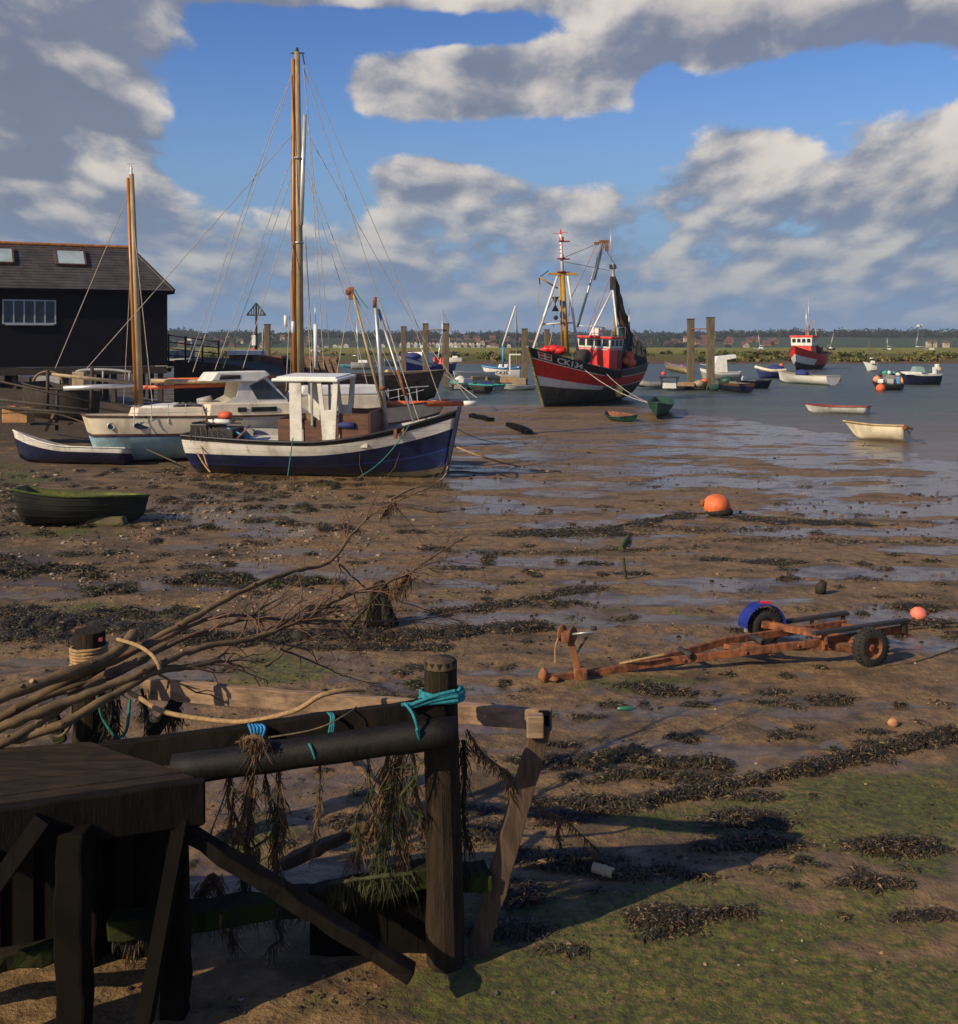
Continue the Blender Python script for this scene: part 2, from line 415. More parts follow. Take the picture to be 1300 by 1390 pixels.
# far salt marsh, bank and hills
def marsh_h(x, y):
    y0 = 203 + 6*(fbm(x/30, x*0+.5, 3, 3)-.5)*2 + 9*ss(x, -90, -20)*0
    t = y - y0
    z = -1.0 + 1.25*ss(t, -3, 1.0) + 1.0*ss(t, 2, 14) + .5*(fbm(x/6, y/6, 4, 8)-.5)*ss(t,0,6)*ss(-t,-120,-20)
    z = z - 6.2*np.clip((y-420)/565, 0, 1) + 13.5*np.clip((y-1012)/330, 0, 1.25)*(.75+.5*fbm(x/260, y/500, 3, 14))
    return z
ym = np.concatenate([np.linspace(188,232,48), 232*np.exp(np.linspace(.01, 2.02, 130))])
cm = np.linspace(-.9,.9,420); Ym = np.repeat(ym[:,None],420,1); Xm = cm[None,:]*(Ym+30)
Zm = marsh_h(Xm, Ym)
m, b = new_mat('marsh_turf'); c = coords('Object')
X_ = X.nt.nodes.new('ShaderNodeSeparateXYZ'); X.nt.links.new(c.k, X_.inputs[0]); yv, zv = X(X_.outputs[1]), X(X_.outputs[2])
band = nz(coords('Object',(.012,.05,1)), 1.0, 5, .6); sm = nz(c, .35, 6, .65)
g1 = mixc(sstep(band,.38,.62), (.30,.215,.065), (.20,.215,.050))
g1 = mixc(sstep(sm,.45,.65)*.5, g1, (.055,.070,.020))
g1 = mixc(sstep(yv + (sm-.5)*8.0, 262.0, 226.0)*.75, g1, mixc(sm,(.026,.036,.011),(.12,.13,.032)))
g1 = mixc(sstep(yv + (band-.5)*160.0, 300.0, 420.0)*.75, g1, mixc(band,(.15,.22,.045),(.23,.25,.06)))
fld = nz(coords('Object',(.006,.004,.01)), 1.0, 2, .4)
g1 = mixc(sstep(yv, 990.0, 1020.0)*.95, g1, mixc(sstep(fld,.4,.6),(.016,.036,.020),(.034,.064,.028)))
g1 = mixc(sstep(zv, .75, .3)*sstep(yv, 300.0, 260.0), g1, (.13,.085,.05))
lk(g1, b.inputs['Base Color']); b.inputs['Roughness'].default_value = .9; b.inputs['Specular IOR Level'].default_value = .15
lk(bump(nz(c, 1.4, 6, .7), .8, .6), b.inputs['Normal'])
np_mesh('salt_marsh', np.stack([Xm,Ym,Zm],-1).reshape(-1,3), grid_quads(*Xm.shape), m, None, True, 'structure')
def mz(x, y): return float(marsh_h(np.array([float(x)]), np.array([float(y)]))[0])

# leaf-like tufts scattered through a volume, as numpy arrays
def leaf_cloud(C, Rr, per, size, squash=.8):
    n = len(C)*per
    d = rng.normal(size=(n,3)); d /= np.linalg.norm(d,axis=1)[:,None]
    rad = (rng.random(n)**.45)[:,None]
    ctr = np.repeat(C,per,0) + d*rad*np.repeat(Rr,per)[:,None]*np.array([1,1,squash])
    a = rng.normal(size=(n,3)); a /= np.linalg.norm(a,axis=1)[:,None]; bb = np.cross(a, rng.normal(size=(n,3))); bb /= np.linalg.norm(bb,axis=1)[:,None]
    s = (size*(.6+.8*rng.random(n)))[:,None]
    V = np.stack([ctr-a*s-bb*s*.6, ctr+a*s-bb*s*.7, ctr+a*s*.8+bb*s*.6, ctr-a*s+bb*s*.8],1).reshape(-1,3)
    return V, np.arange(n*4).reshape(-1,4)
MLEAF = [mat('far_leaves_dark', (.012,.020,.011), .9, .5, .08, bmp=0, spec=.1), mat('far_leaves_mid', (.021,.034,.015), .9, .45, .08, bmp=0, spec=.1), mat('far_leaves_olive', (.038,.046,.016), .9, .45, .08, bmp=0, spec=.1)]
# the wooded skyline of the far shore: one far-off mass of wood
n = 2600
ty = np.concatenate([rng.uniform(1000,1330,1500), rng.uniform(1290,1345,1100)]); tx = rng.uniform(-.50,.50,n)*ty
tk = fbm(tx/60, ty/60, 3, 61)
keep = ((tk > .46) & (tx/ty < .27)) | (ty > 1285); tx, ty = tx[keep], ty[keep]
th = 2.6 + 4.5*rng.random(len(tx))**2.5 + 7*np.clip(fbm(tx/45, ty*0+3, 3, 71)-.42,0,1)
tz = marsh_h(tx, ty) + th*.55
th = np.clip(th, 2.4, 9)
C = np.stack([tx,ty,tz],-1)
V, Q = leaf_cloud(C, th*.95, 64, .85, .8)
o = np_mesh('far_woodland', V, Q, MLEAF, None, False, 'stuff', np.repeat(rng.integers(0,3,len(C)),64)); o['label'] = 'dark wooded skyline along the far shore of the estuary'; o['category'] = 'woodland'
# clumps of sea-purslane and reed along the marsh edge
n = 1500; bx = rng.uniform(-.62,.62,n)*205; by = 205 + rng.gamma(1.3, 8, n); bz = marsh_h(bx,by)
cl_ = fbm(bx/9, by/9, 3, 77); k = (cl_ > .47) & (bz > .2); bx,by,bz = bx[k],by[k],bz[k]
br = .45+.7*rng.random(len(bx))
V, Q = leaf_cloud(np.stack([bx,by,bz+br*.3],-1), br, 26, .2, .6)
MB2 = [mat('bank_plants_dark', (.028,.038,.012), .9, .5, .4, bmp=0, spec=.1), mat('bank_plants_green', (.085,.10,.024), .9, .5, .4, bmp=0, spec=.1), mat('bank_plants_tan', (.20,.15,.05), .9, .4, .4, bmp=0, spec=.1)]
o = np_mesh('marsh_plants', V, Q, MB2, None, False, 'stuff', np.repeat(rng.integers(0,3,len(bx)),26)); o['label'] = 'low green and tan plants along the edge of the salt marsh'; o['category'] = 'marsh plants'

# houses of the far town
WALLS = [mat('far_white_wall',(.60,.58,.54),.8,.1,.2,bmp=0), mat('far_red_brick',(.20,.085,.05),.9,.3,.2,bmp=0), mat('far_cream_wall',(.50,.40,.27),.9,.2,.2,bmp=0)]
ROOFS = [mat('far_tile_roof',(.16,.065,.04),.9,.3,.3,bmp=0), mat('far_slate_roof',(.075,.075,.085),.8,.3,.3,bmp=0), mat('far_brown_roof',(.11,.06,.04),.9,.3,.3,bmp=0)]
DARKW = mat('far_window_glass', (.02,.025,.03), .3, .2, 1, bmp=0)
def house(px, py, d, w, h, wl, rf, label, group, gable):
    p = P(px, py, d); g = min(mz(p.x, p.y), p.z); base = p.z - h
    mb = MB(); x0, x1, y0, y1 = p.x-w/2, p.x+w/2, d, d+w*.8
    zt = base+h*.62; lo = min(base, mz(p.x, d)-.3)
    mb.hexa([(x0,y0,lo),(x1,y0,lo),(x1,y1,lo),(x0,y1,lo),(x0,y0,zt),(x1,y0,zt),(x1,y1,zt),(x0,y1,zt)], 0)
    e = .4
    if gable: mb.add([(x0-e,y0-e,zt),(x1+e,y0-e,zt),((x0+x1)/2,y0-e,p.z),(x0-e,y1+e,zt),(x1+e,y1+e,zt),((x0+x1)/2,y1+e,p.z)], [(0,2,5,3),(1,4,5,2),(0,3,4,1)], 1).add([(x0-e,y0-e-.02,zt),(x1+e,y0-e-.02,zt),((x0+x1)/2,y0-e-.02,p.z-.1),(x0-e,y1+e,zt),(x1+e,y1+e,zt),((x0+x1)/2,y1+e,p.z-.1)],[(0,1,2),(3,5,4)],0)
    else: mb.add([(x0-e,y0-e,zt),(x1+e,y0-e,zt),(x1+e,(y0+y1)/2,p.z),(x0-e,(y0+y1)/2,p.z),(x0-e,y1+e,zt),(x1+e,y1+e,zt)], [(0,1,2,3),(3,2,5,4),(0,3,4),(1,5,2),(0,4,5,1)], 1)
    for k in range(2):
        xx_ = x0 + (x1-x0)*(.28+.44*k); mb.box((xx_, y0-.03, base+h*.38), (w*.16, .06, h*.2), 2)
    mb.box((x0+w*.2,(y0+y1)/2, p.z+.2),(w*.09,w*.09,1.6),1)
    o = mb.build('house', [WALLS[wl], ROOFS[rf], DARKW], fix=False); tag(o, label, 'house', group)
rr = random.Random(5)
for i in range(22):
    px = 545 + i*4.9 + rr.uniform(-.8,.8); house(px, 464.0+rr.uniform(-.6,.6), 985+rr.uniform(0,8), 3.0, 6.0+rr.uniform(-1.2,1), 0 if rr.random()<.75 else 2, 1 if rr.random()<.6 else 2, 'narrow white house in the waterfront row beyond the marsh', 'white houses in the row beyond the marsh', True)
for i in range(13):
    px = [430,443,455,462,470,404,640,652,662,630,690,673,520][i]; house(px, 467+rr.uniform(-1,.8), 990, 3+rr.random()*1.5, 4.2, 0, rr.choice([1,0]), 'small white building at the foot of the far shore', 'small white buildings along the far shore', i%2==0)
for i in range(70):
    px = rr.choice([rr.uniform(845,1060), rr.uniform(845,1000), rr.uniform(560,680), rr.uniform(240,420), rr.uniform(620,720)]); py = rr.uniform(454,466)
    d = 1015 + (467-py)*15
    house(px, py, d, rr.uniform(4,7.5), rr.uniform(4,5.5), rr.choice([1,1,2]), rr.choice([0,0,2]), 'red brick house with tiled roof among trees on the far hill', 'brick houses on the far hillside', rr.random()<.5)
for (px,py) in ((1262,461),(1268,461.5),(1285,462.5)):
    house(px,py,1010,5,4.5,2,2,'cream house under the far right end of the wood','cream houses at the end of the far wood',False)
# ------------------------------------------------------------ boats
WHITE = mat('weathered_white_paint', (.66,.63,.56), .5, .12, 2, bmp=.25, seam=.21, streak=.45, dirt=.40, dcol=(.24,.19,.13), dscale=1.3)
WPANEL = mat('white_panel_paint', (.64,.61,.54), .55, .14, 3, bmp=.15, streak=.5, scol=(.28,.21,.13), dirt=.4, dcol=(.26,.20,.14))
CLEANW = mat('white_gelcoat', (.72,.70,.64), .4, .09, 2, bmp=.08, streak=.30, scol=(.30,.22,.14), dirt=.25, dcol=(.35,.30,.24))
CREAM = mat('cream_paint', (.70,.61,.45), .45, .1, 2, bmp=.1, streak=.35, scol=(.30,.20,.10), dirt=.32, dcol=(.33,.25,.16))
PALEBLUE = mat('pale_blue_paint', (.28,.46,.52), .5, .16, 1.4, bmp=.12, streak=.35, scol=(.16,.15,.10), dirt=.45, dcol=(.16,.16,.12))
NAVY = mat('navy_blue_paint', (.003,.011,.058), .45, .4, 2, bmp=.35, seam=.21, streak=.30, scol=(.05,.04,.035), dirt=.42, dcol=(.022,.022,.026))
NAVYL = mat('bright_blue_line', (.015,.03,.17), .4, .2, 2)
DKNAVY = mat('dark_navy_paint', (.008,.012,.040), .4, .3, 2, bmp=.12)
BLACKP = mat('black_paint', (.014,.013,.014), .5, .4, 2, bmp=.2, streak=.4, scol=(.07,.04,.025), dirt=.3, dcol=(.05,.04,.03))
REDP = mat('red_paint', (.66,.025,.016), .45, .22, 2, bmp=.15, streak=.35, scol=(.14,.03,.02), dirt=.32, dcol=(.16,.03,.02))
DKRED = mat('dark_red_paint', (.20,.02,.015), .6, .3, 2, dirt=.3)
ANTIF = mat('weedy_antifouling', (.072,.060,.034), .8, .5, 1.3, bmp=.5, dirt=.5, dcol=(.07,.075,.03))
BROWNB = mat('brown_band', (.10,.05,.025), .6, .3, 4)
GREENP = mat('green_paint', (.010,.060,.032), .5, .4, 3, dirt=.4, dcol=(.03,.05,.03))
MOSS = mat('mossy_boat_planks', (.010,.011,.007), .85, .6, 2.5, bmp=.6, dirt=.5, dcol=(.022,.028,.008))
MOSSTOP = mat('bright_moss', (.055,.078,.010), .9, .45, 8, bmp=.7)
MOSSIN = mat('algae_covered_boards', (.12,.13,.025), .85, .5, 5, bmp=.5, dirt=.4, dcol=(.05,.04,.015))
MOSSWOOD = mat('sunlit_mossy_wood', (.20,.17,.06), .85, .4, 4, bmp=.4, dirt=.4, dcol=(.06,.06,.015))  # lighter copy for sunlit faces, the light put into the colour
VARN = mat('varnished_wood', (.42,.16,.03), .38, .25, 2, (6,6,.6), bmp=.1)
PALEWOOD = mat('pale_spar_wood', (.34,.25,.14), .55, .25, 2, (6,6,.6), bmp=.15, dirt=.25)
RAWWOOD = mat('weathered_boards', (.20,.115,.06), .75, .4, 2, (1,1,6), bmp=.3, dirt=.3)
BROWNPLY = mat('brown_plywood', (.105,.042,.022), .6, .35, 2, (1,1,5), bmp=.2, dirt=.2)
DARKWOOD = mat('dark_tarred_wood', (.035,.024,.016), .75, .5, 2, (5,5,1), bmp=.4, dirt=.3)
OLDHULL = mat('old_barge_planks', (.13,.095,.062), .85, .4, 1.2, (1,1,5), bmp=.4, dirt=.4, dcol=(.035,.03,.02))
STEEL = mat('galvanised_steel', (.42,.42,.40), .45, .2, 3, metal=.6, bmp=.1, dirt=.3, dcol=(.20,.10,.05))
ALU = mat('pale_alloy', (.62,.62,.60), .35, .1, 3, metal=.5, bmp=.05)
RUST = mat('rusty_steel', (.20,.075,.030), .85, .45, 6, bmp=.4, dirt=.3, dcol=(.06,.03,.02))
ORANGEP = mat('orange_paint', (.62,.13,.035), .5, .2, 2, bmp=.1, dirt=.15)
YELLOWP = mat('yellow_mast_paint', (.40,.21,.025), .5, .2, 2, bmp=.1, dirt=.25)
GLASS = mat('dark_window_glass', (.015,.020,.024), .06, .3, 1, bmp=0, spec=.7)
GLASSW = mat('windscreen_glass', (.03,.04,.045), .08, .3, 1, bmp=0, spec=.7)
RUBBER = mat('black_rubber', (.017,.016,.014), .85, .4, 6, bmp=.3, dirt=.45, dcol=(.085,.058,.034), dscale=7)
GREYP = mat('grey_paint', (.30,.30,.29), .5, .2, 2, dirt=.3)
GREYTUBE = mat('grey_inflatable_fabric', (.26,.25,.22), .6, .2, 3)
ROPE = mat('tan_rope', (.34,.21,.095), .9, .3, 30, bmp=.5)
ROPED = mat('old_dark_rope', (.09,.065,.035), .9, .5, 20, bmp=.5)
WIRE = mat('rigging_wire', (.12,.11,.10), .6, .3, 5, bmp=0)
WIREL = mat('pale_rigging_rope', (.36,.31,.25), .8, .2, 5, bmp=0)
TURQ = mat('turquoise_rope', (.012,.19,.22), .8, .3, 30, bmp=.5)
GREENROPE = mat('green_rope', (.02,.16,.11), .8, .3, 20, bmp=.2)
BUOYO = mat('orange_buoy_plastic', (.74,.12,.035), .6, .2, 4, bmp=.2, dirt=.4, dcol=(.25,.06,.03))
BUOYP = mat('pink_buoy_plastic', (.75,.06,.10), .5, .15, 4)
YELLOWF = mat('yellow_plastic', (.75,.50,.10), .5, .15, 4, dirt=.2)
BLUEC = mat('blue_canvas', (.02,.035,.16), .8, .25, 6, bmp=.3)
TURQP = mat('turquoise_paint', (.03,.30,.24), .5, .2, 2)
SKYBLUE = mat('sky_blue_paint', (.06,.26,.50), .5, .2, 2)
TAN = mat('tan_paint', (.42,.31,.15), .55, .2, 2, dirt=.25)
NETB = mat('brown_fishing_net', (.060,.028,.016), .95, .5, 12, bmp=.8)
NETG = mat('green_fishing_net', (.012,.055,.042), .95, .5, 12, bmp=.8)
CLUT = mat('dark_deck_gear', (.03,.028,.026), .8, .6, 6, bmp=.5)

class Hull:
    """x forward, z up from the keel; t runs stern to bow, v keel to gunwale"""
    def __init__(s, L, B, D, bow=.6, stern=.2, rake=.5, transom=.7, full=2.3, keelup=.35, bowp=1.9, tr_rake=0.0, vee=1.25, fine=.5):
        s.L, s.B, s.D, s.bow, s.stern, s.rake, s.tr, s.full, s.ku, s.bp, s.trr, s.vee, s.fine = L, B, D, bow, stern, rake, transom, full, keelup, bowp, tr_rake, vee, fine
    def half(s, t):
        if t < s.fine:
            u = t/s.fine; return s.B/2*(s.tr + (1-s.tr)*math.sin(u*math.pi/2))
        u = (t-s.fine)/(1-s.fine); return s.B/2*max(0, 1-u**s.bp)
    def top(s, t): return s.D + s.stern*(max(0,1-2*t))**2 + s.bow*(max(0,2*t-1))**1.8
    def keel(s, t): return s.ku*s.D*max(0,(t-.82)/.18)**2.2
    def pt(s, t, v, side=1, inset=0.0):
        k, z1 = s.keel(t), s.top(t); z = k+(z1-k)*v
        y0 = (1-(1-v)**s.full)**(1/1.6); w = t**2.6
        y = s.half(t)*(y0*(1-w) + (v**s.vee)*w)
        x = s.L*(t-.5) + s.rake*v*max(0,(t-.55)/.45)**2 - s.trr*v*(1-t)**3
        return Vector((x, side*max(0.0, y-inset), z))
    def shell(s, mb, vs, bandf, nt=26, t0=0.0, inset=0.0, v0=0.0):
        ts = [t0+(1-t0)*(1-(1-i/nt)**1.25) for i in range(nt+1)]
        for side in (1,-1):
            g = [[s.pt(t, (v if not callable(v) else v(t)), side, inset) for v in vs] for t in ts]
            vsl = [p for r in g for p in r]; n = len(vs); o = len(mb.v); mb.v += vsl
            for i in range(nt):
                for j in range(n-1):
                    q = (o+i*n+j, o+(i+1)*n+j, o+(i+1)*n+j+1, o+i*n+j+1)
                    mb.f.append(q if side < 0 else q[::-1]); vm = [(vs[k] if not callable(vs[k]) else vs[k](ts[i])) for k in (j,j+1)]
                    mb.m.append(bandf((ts[i]+ts[i+1])/2, sum(vm)/2, j)); mb.s.append(True)
    def transom(s, mb, vs, bandf, inset=0.0, dx=0.0):
        n = len(vs); v_ = [(v if not callable(v) else v(0.0)) for v in vs]
        a = [s.pt(0, v, 1, inset)+Vector((dx,0,0)) for v in v_]; b = [s.pt(0, v, -1, inset)+Vector((dx,0,0)) for v in v_]
        o = len(mb.v); mb.v += a+b
        for j in range(n-1):
            mb.f.append((o+j, o+j+1, o+n+j+1, o+n+j)); mb.m.append(bandf(0, (v_[j]+v_[j+1])/2, j)); mb.s.append(False)
    def deck(s, mb, v, m=0, nt=22, inset=.04, t0=0.0, t1=1.0, camber=.03):
        ts = [t0+(t1-t0)*i/nt for i in range(nt+1)]
        vv = v if callable(v) else (lambda t: v)
        vs = []
        for t in ts:
            a = s.pt(t, vv(t), 1, inset); b = s.pt(t, vv(t), -1, inset); c = (a+b)/2 + Vector((0,0,camber)); vs += [a,c,b]
        fs = []
        for i in range(nt): fs += [(i*3,i*3+1,i*3+4,i*3+3),(i*3+1,i*3+2,i*3+5,i*3+4)]
        mb.add(vs, fs, m, True)
    def rail(s, mb, r, v=1.0, out=0.0, m=0, n=6, tr=True, nt=24):
        for side in (1,-1): mb.tube([s.pt(i/nt, v, side, -out) for i in range(nt+1)], r, n, m)
        if tr: mb.tube([s.pt(0,v,1,-out), s.pt(0,v,-1,-out)], r, n, m)

def pose(bow, stern, roll=0.0, pitch=0.0, sink=0.0):
    bow, stern = Vector(bow), Vector(stern); d = bow-stern; yaw = math.atan2(d.y, d.x); c = (bow+stern)/2
    return Matrix.Translation((c.x, c.y, min(c.z, 9)-sink)) @ Matrix.Rotation(yaw,4,'Z') @ Matrix.Rotation(R(pitch),4,'Y') @ Matrix.Rotation(R(roll),4,'X'), d.length
def make_hull(root, h, vs, bandf, mats, deckv=None, deckm=None, inside=None, railm=None, railr=.04, inset=.06, floor=.22, name='hull', railout=.0):
    mb = MB(); h.shell(mb, vs, bandf); h.transom(mb, vs, bandf); hull = mb.build(name, mats, root, local=True)
    iv = [floor, .4, .6, .8, 1.0] if deckv is None else ([deckv, (deckv+1)/2, 1.0] if not callable(deckv) else [deckv, 1.0])
    mb = MB(); h.shell(mb, iv, lambda t,v,j: 0, inset=inset, t0=.01); h.transom(mb, iv, lambda t,v,j:0, inset=inset, dx=inset)
    h.deck(mb, deckv if deckv is not None else floor, 0, inset=inset, camber=.03 if deckv is not None else 0)
    # flat cap between outer and inner gunwale
    for side in (1,-1):
        a = [h.pt(i/24,1,side) for i in range(25)]; b = [h.pt(i/24,1,side,inset) for i in range(25)]
        mb.add([q+Vector((0,0,.003)) for q in a+b], [(i,i+1,26+i,25+i) for i in range(24)], 0)
    mb.build('deck' if deckv is not None else 'interior', inside or deckm, root, local=True)
    if railm: 
        mb = MB(); h.rail(mb, railr, .985, railout); mb.build('gunwale', railm, root, local=True, fix=False)
    return hull
def L2W(root, x, y, z): return wm(root) @ Vector((x,y,z))
def lines(root, name, mats, segs, r, n=5, world=True, s=0.0):
    for (a, b, *k) in segs:
        mb = MB(); mb.tube(sag(a, b, k[0] if k else s, 8) if (k or s) else [a,b], r, n); mb.build(name, mats, root, local=not world, fix=False)
def text_on(root, name, txt, size, m, place, weight=.0):
    cu = bpy.data.curves.new('txt', 'FONT'); cu.body = txt; cu.size = size; cu.offset = weight; cu.resolution_u = 3
    to = bpy.data.objects.new('txt', cu); COL.objects.link(to); bpy.context.view_layer.update()
    me = bpy.data.meshes.new_from_object(to.evaluated_get(bpy.context.evaluated_depsgraph_get())); bpy.data.objects.remove(to)
    bm = bmesh.new(); bm.from_mesh(me); bmesh.ops.triangulate(bm, faces=bm.faces); 
    bmesh.ops.subdivide_edges(bm, edges=[e for e in bm.edges if e.calc_length() > size*.3], cuts=1); bm.to_mesh(me); bm.free()
    for v in me.vertices: v.co = place(v.co.x, v.co.y)
    me.materials.append(m); me.name = name
    o = bpy.data.objects.new(name, me); COL.objects.link(o); o.parent = root; return o

# ---- the blue fishing boat in front
M_, L_ = pose(GG(606,649,-.06), GG(274,640,-.06), roll=3, pitch=0)
bb = thing('fishing_boat', 'old blue and white wooden fishing boat with open wheelhouse stranded on the mud', 'fishing boat', M_)
h = Hull(L_, 2.9, 1.36, bow=.92, stern=.08, rake=.42, transom=.72, full=2.0, keelup=.16, bowp=2.3, tr_rake=.18, vee=1.2, fine=.45)
bt = lambda t: .57+.15*t
vs = [0, .06, .14, lambda t:.30+.10*t, lambda t:.33+.10*t, lambda t:bt(t)-.08, bt, lambda t:bt(t)+.10, .89, .95, 1.0]
make_hull(bb, h, vs, lambda t,v,j: [3,3,0,2,0,0,1,1,4,4][j], [NAVY,WHITE,NAVYL,ANTIF,BLACKP], deckv=.72, deckm=GREYP, railm=BLACKP, railr=.05)
mb = MB()
mb.beam(h.pt(1,0)+Vector((.0,0,-.02)), h.pt(1,1)+Vector((.06,0,.12)), .12,.12); mb.build('stem_post', DKNAVY, bb, local=True, bevel=.01)
xl = lambda px: (px-430)/1500*36.4       # along the boat
dz = lambda t: h.pt(t,.72).z
# wheelhouse, its parts
ZD = .92; RZ = 3.02
def wall(name, x0, x1, y, z0, z1, m, th=.04): MB().box(((x0+x1)/2, y, (z0+z1)/2), (x1-x0, th, z1-z0)).build(name, m, bb, local=True, bevel=.006)
mb = MB(); mb.box((xl(424),0,RZ+.05),(2.28,1.8,.10)); mb.box((xl(424),0,RZ+.12),(2.05,1.5,.06)); roof = mb.build('wheelhouse_roof', CLEANW, bb, local=True, bevel=.03)
for s_ in (-1,1):
    wall('wall_panel', xl(401), xl(418), s_*.8, ZD, RZ, WPANEL)
    # forward panel tapers and holds an opening
    mb = MB(); y = s_*.8
    for (a,b_,c_,d_) in ((440,446,444,450),(463,470,459,467)):
        mb.poly([(xl(a),y,RZ),(xl(b_),y,RZ),(xl(d_),y,2.1),(xl(c_),y,2.1)],(0,.05,0))
    mb.poly([(xl(444),y,2.1),(xl(467),y,2.1),(xl(464),y,ZD),(xl(447),y,ZD)],(0,.05,0))
    mb.build('window_panel', WPANEL, bb, local=True, bevel=.006)
    wall('side_board', xl(418.5), xl(446), s_*.72, ZD, 1.75, BROWNPLY, .03)
    wall('thin_post', xl(431), xl(434), s_*.8, 1.6, RZ, GREYP, .06)
wall('front_board', xl(468), xl(509), -.6, ZD+.1, 1.98, BROWNPLY); wall('front_board', xl(468), xl(509), .6, ZD+.1, 2.02, BROWNPLY)
wall('aft_board', xl(382), xl(400), -.7, ZD+.02, 1.78, BROWNPLY)
MB().box((xl(383),0,1.3),(.05,1.4,1.0)).build('aft_bulkhead', BROWNPLY, bb, local=True)
MB().box((xl(510),0,1.45),(.05,1.2,1.15)).build('fore_bulkhead', BROWNPLY, bb, local=True)
MB().box((xl(428),-.66,1.72),(.55,.04,.42), rot=Euler((.2,R(35),0)).to_matrix()).build('loose_board', RAWWOOD, bb, local=True)
mb = MB(); mb.tube([(xl(468),-.66,1.62),(xl(490),-.66,1.6)], .09, 10); mb.build('rolled_sheet', BLUEC, bb, local=True)
mb = MB(); mb.box((xl(484),-.95,1.02),(1.4,.2,.14)); mb.build('side_hatch', WPANEL, bb, local=True, bevel=.02)
# deck clutter at the stern
mb = MB(); mb.box((xl(268),-.1,1.28),(.6,1.5,.6)); mb.build('engine_box', BLACKP, bb, local=True, bevel=.03)
mb = MB(); mb.box((xl(300),-.4,1.2),(.9,.9,.45)); mb.build('fish_box', CLUT, bb, local=True, bevel=.03)
mb = MB(); mb.beam((xl(318),-.75,1.02),(xl(338),-.6,1.5),.7,.05); mb.build('leaning_board', RAWWOOD, bb, local=True)
mb = MB(); mb.ball((xl(287),.2,1.75),.22,12,0,(1.2,1,.7)); mb.build('orange_float', BUOYO, bb, local=True)
mb = MB(); mb.tube([(xl(272),-.3,1.62),(xl(305),-.35,1.6)],.09,10); mb.build('white_fender', CLEANW, bb, local=True)
for k in range(3):
    mb = MB(); mb.tube([(xl(300+k*4),-.5-.1*k,1.35+.05*k),(xl(345),-.7,1.08)],.03,6); mb.build('blue_pipe', SKYBLUE, bb, local=True)
mb = MB()
for k in range(14): mb.tube([(xl(258)+random.uniform(0,1.4),random.uniform(-.9,.6),1.5+random.uniform(0,.15)),(xl(258)+random.uniform(0,1.5),random.uniform(-.9,.6),1.5+random.uniform(0,.25))],.025,5)
for k in range(6): mb.tube(smooth_path([(xl(262)+.15*k,-1.0,1.5),(xl(262)+.2*k,-1.15,1.35),(xl(264)+.18*k,-1.2,1.05)],3),.015,5)
mb.build('tangled_gear', ROPED, bb, local=True, fix=False)
mb = MB(); mb.box((xl(352),0,.98),(1.4,1.3,.12)); mb.build('deck_hatch', WPANEL, bb, local=True, bevel=.02)
for o_ in list(bb.children):
    if o_.name.split('.')[0] not in ('hull','deck','gunwale','stem_post'): o_.location.z += .20
# mast, derrick and stays
mtop = P(509,403,36.6); mbot = P(524,584,36.6)
mb = MB(); mb.tube([mbot, mbot.lerp(mtop,.5), mtop],[.10,.085,.06],10); mst = mb.build('mast', STEEL, bb)
mb = MB(); mb.tube([mtop-Vector((0,0,.35)), mtop],[.075,.07],10); mb.build('mast_cap', RUST, mst)
mb = MB(); mb.tube([mbot.lerp(mtop,.30), mbot.lerp(mtop,.33)],[.12,.12],10); mb.build('rusty_collar', RUST, mst)
mb = MB(); a, b_ = P(514,420,36.8), P(562,572,35.6); mb.tube([a,a.lerp(b_,.5),b_],.05,8); sp = mb.build('forestay_pole', STEEL, bb)
mb = MB(); mb.tube([a.lerp(b_,.55),a.lerp(b_,.78)],.056,8); mb.build('rust_patch', RUST, sp)
mb = MB(); a, b_ = P(478,392,37.2), P(521,560,36.4); mb.tube([a,b_],.045,8); dk = mb.build('derrick', PALEWOOD, bb)
mb = MB(); mb.box(P(477,398,37.2),(.16,.16,.42)); mb.ball(P(474,396,37.2),.13,10); mb.build('pulley_block', RUST, dk)
lines(bb,'rigging_line',WIREL,[(P(514,406,36.6),P(572,580,35.4)),(P(478,392,37.2),P(556,548,37)),(P(478,392,37.2),P(452,540,37.4))],.016)
lines(bb,'green_line',GREENROPE,[(P(482,393,37.2),P(500,418,36.8),.05),(P(556,577,34.5),P(490,646,33.4),.22),(P(398,594,34.0),P(391,646,33.7),.0)],.018)
lines(bb,'green_line',GREENROPE,[(P(600,567,35.3),P(700,600,38),.3)],.014)
lines(bb,'mooring_rope',ROPE,[(P(270,596,36.4),P(284,640,35.6),.0),(P(268,615,36.0),P(286,641,35.4),.05)],.028)
for (x,y,z) in ((2.9,-.9,1.55),(3.1,-.75,1.62)): MB().box((x,y,z+.05),(.10,.10,.3)).build('mooring_bitt', RUST, bb, local=True)
mb = MB(); mb.lathe(GG(410,641,.09)-Vector((.2,0,0)), [(0,-.0),(.10,.02),(.13,.1),(.13,.62),(.10,.70),(0,.72)], 12, axis=(1,0,.02)); tag(mb.build('fender', YELLOWF), 'pale yellow fender lying on the mud under the blue boat', 'fender')

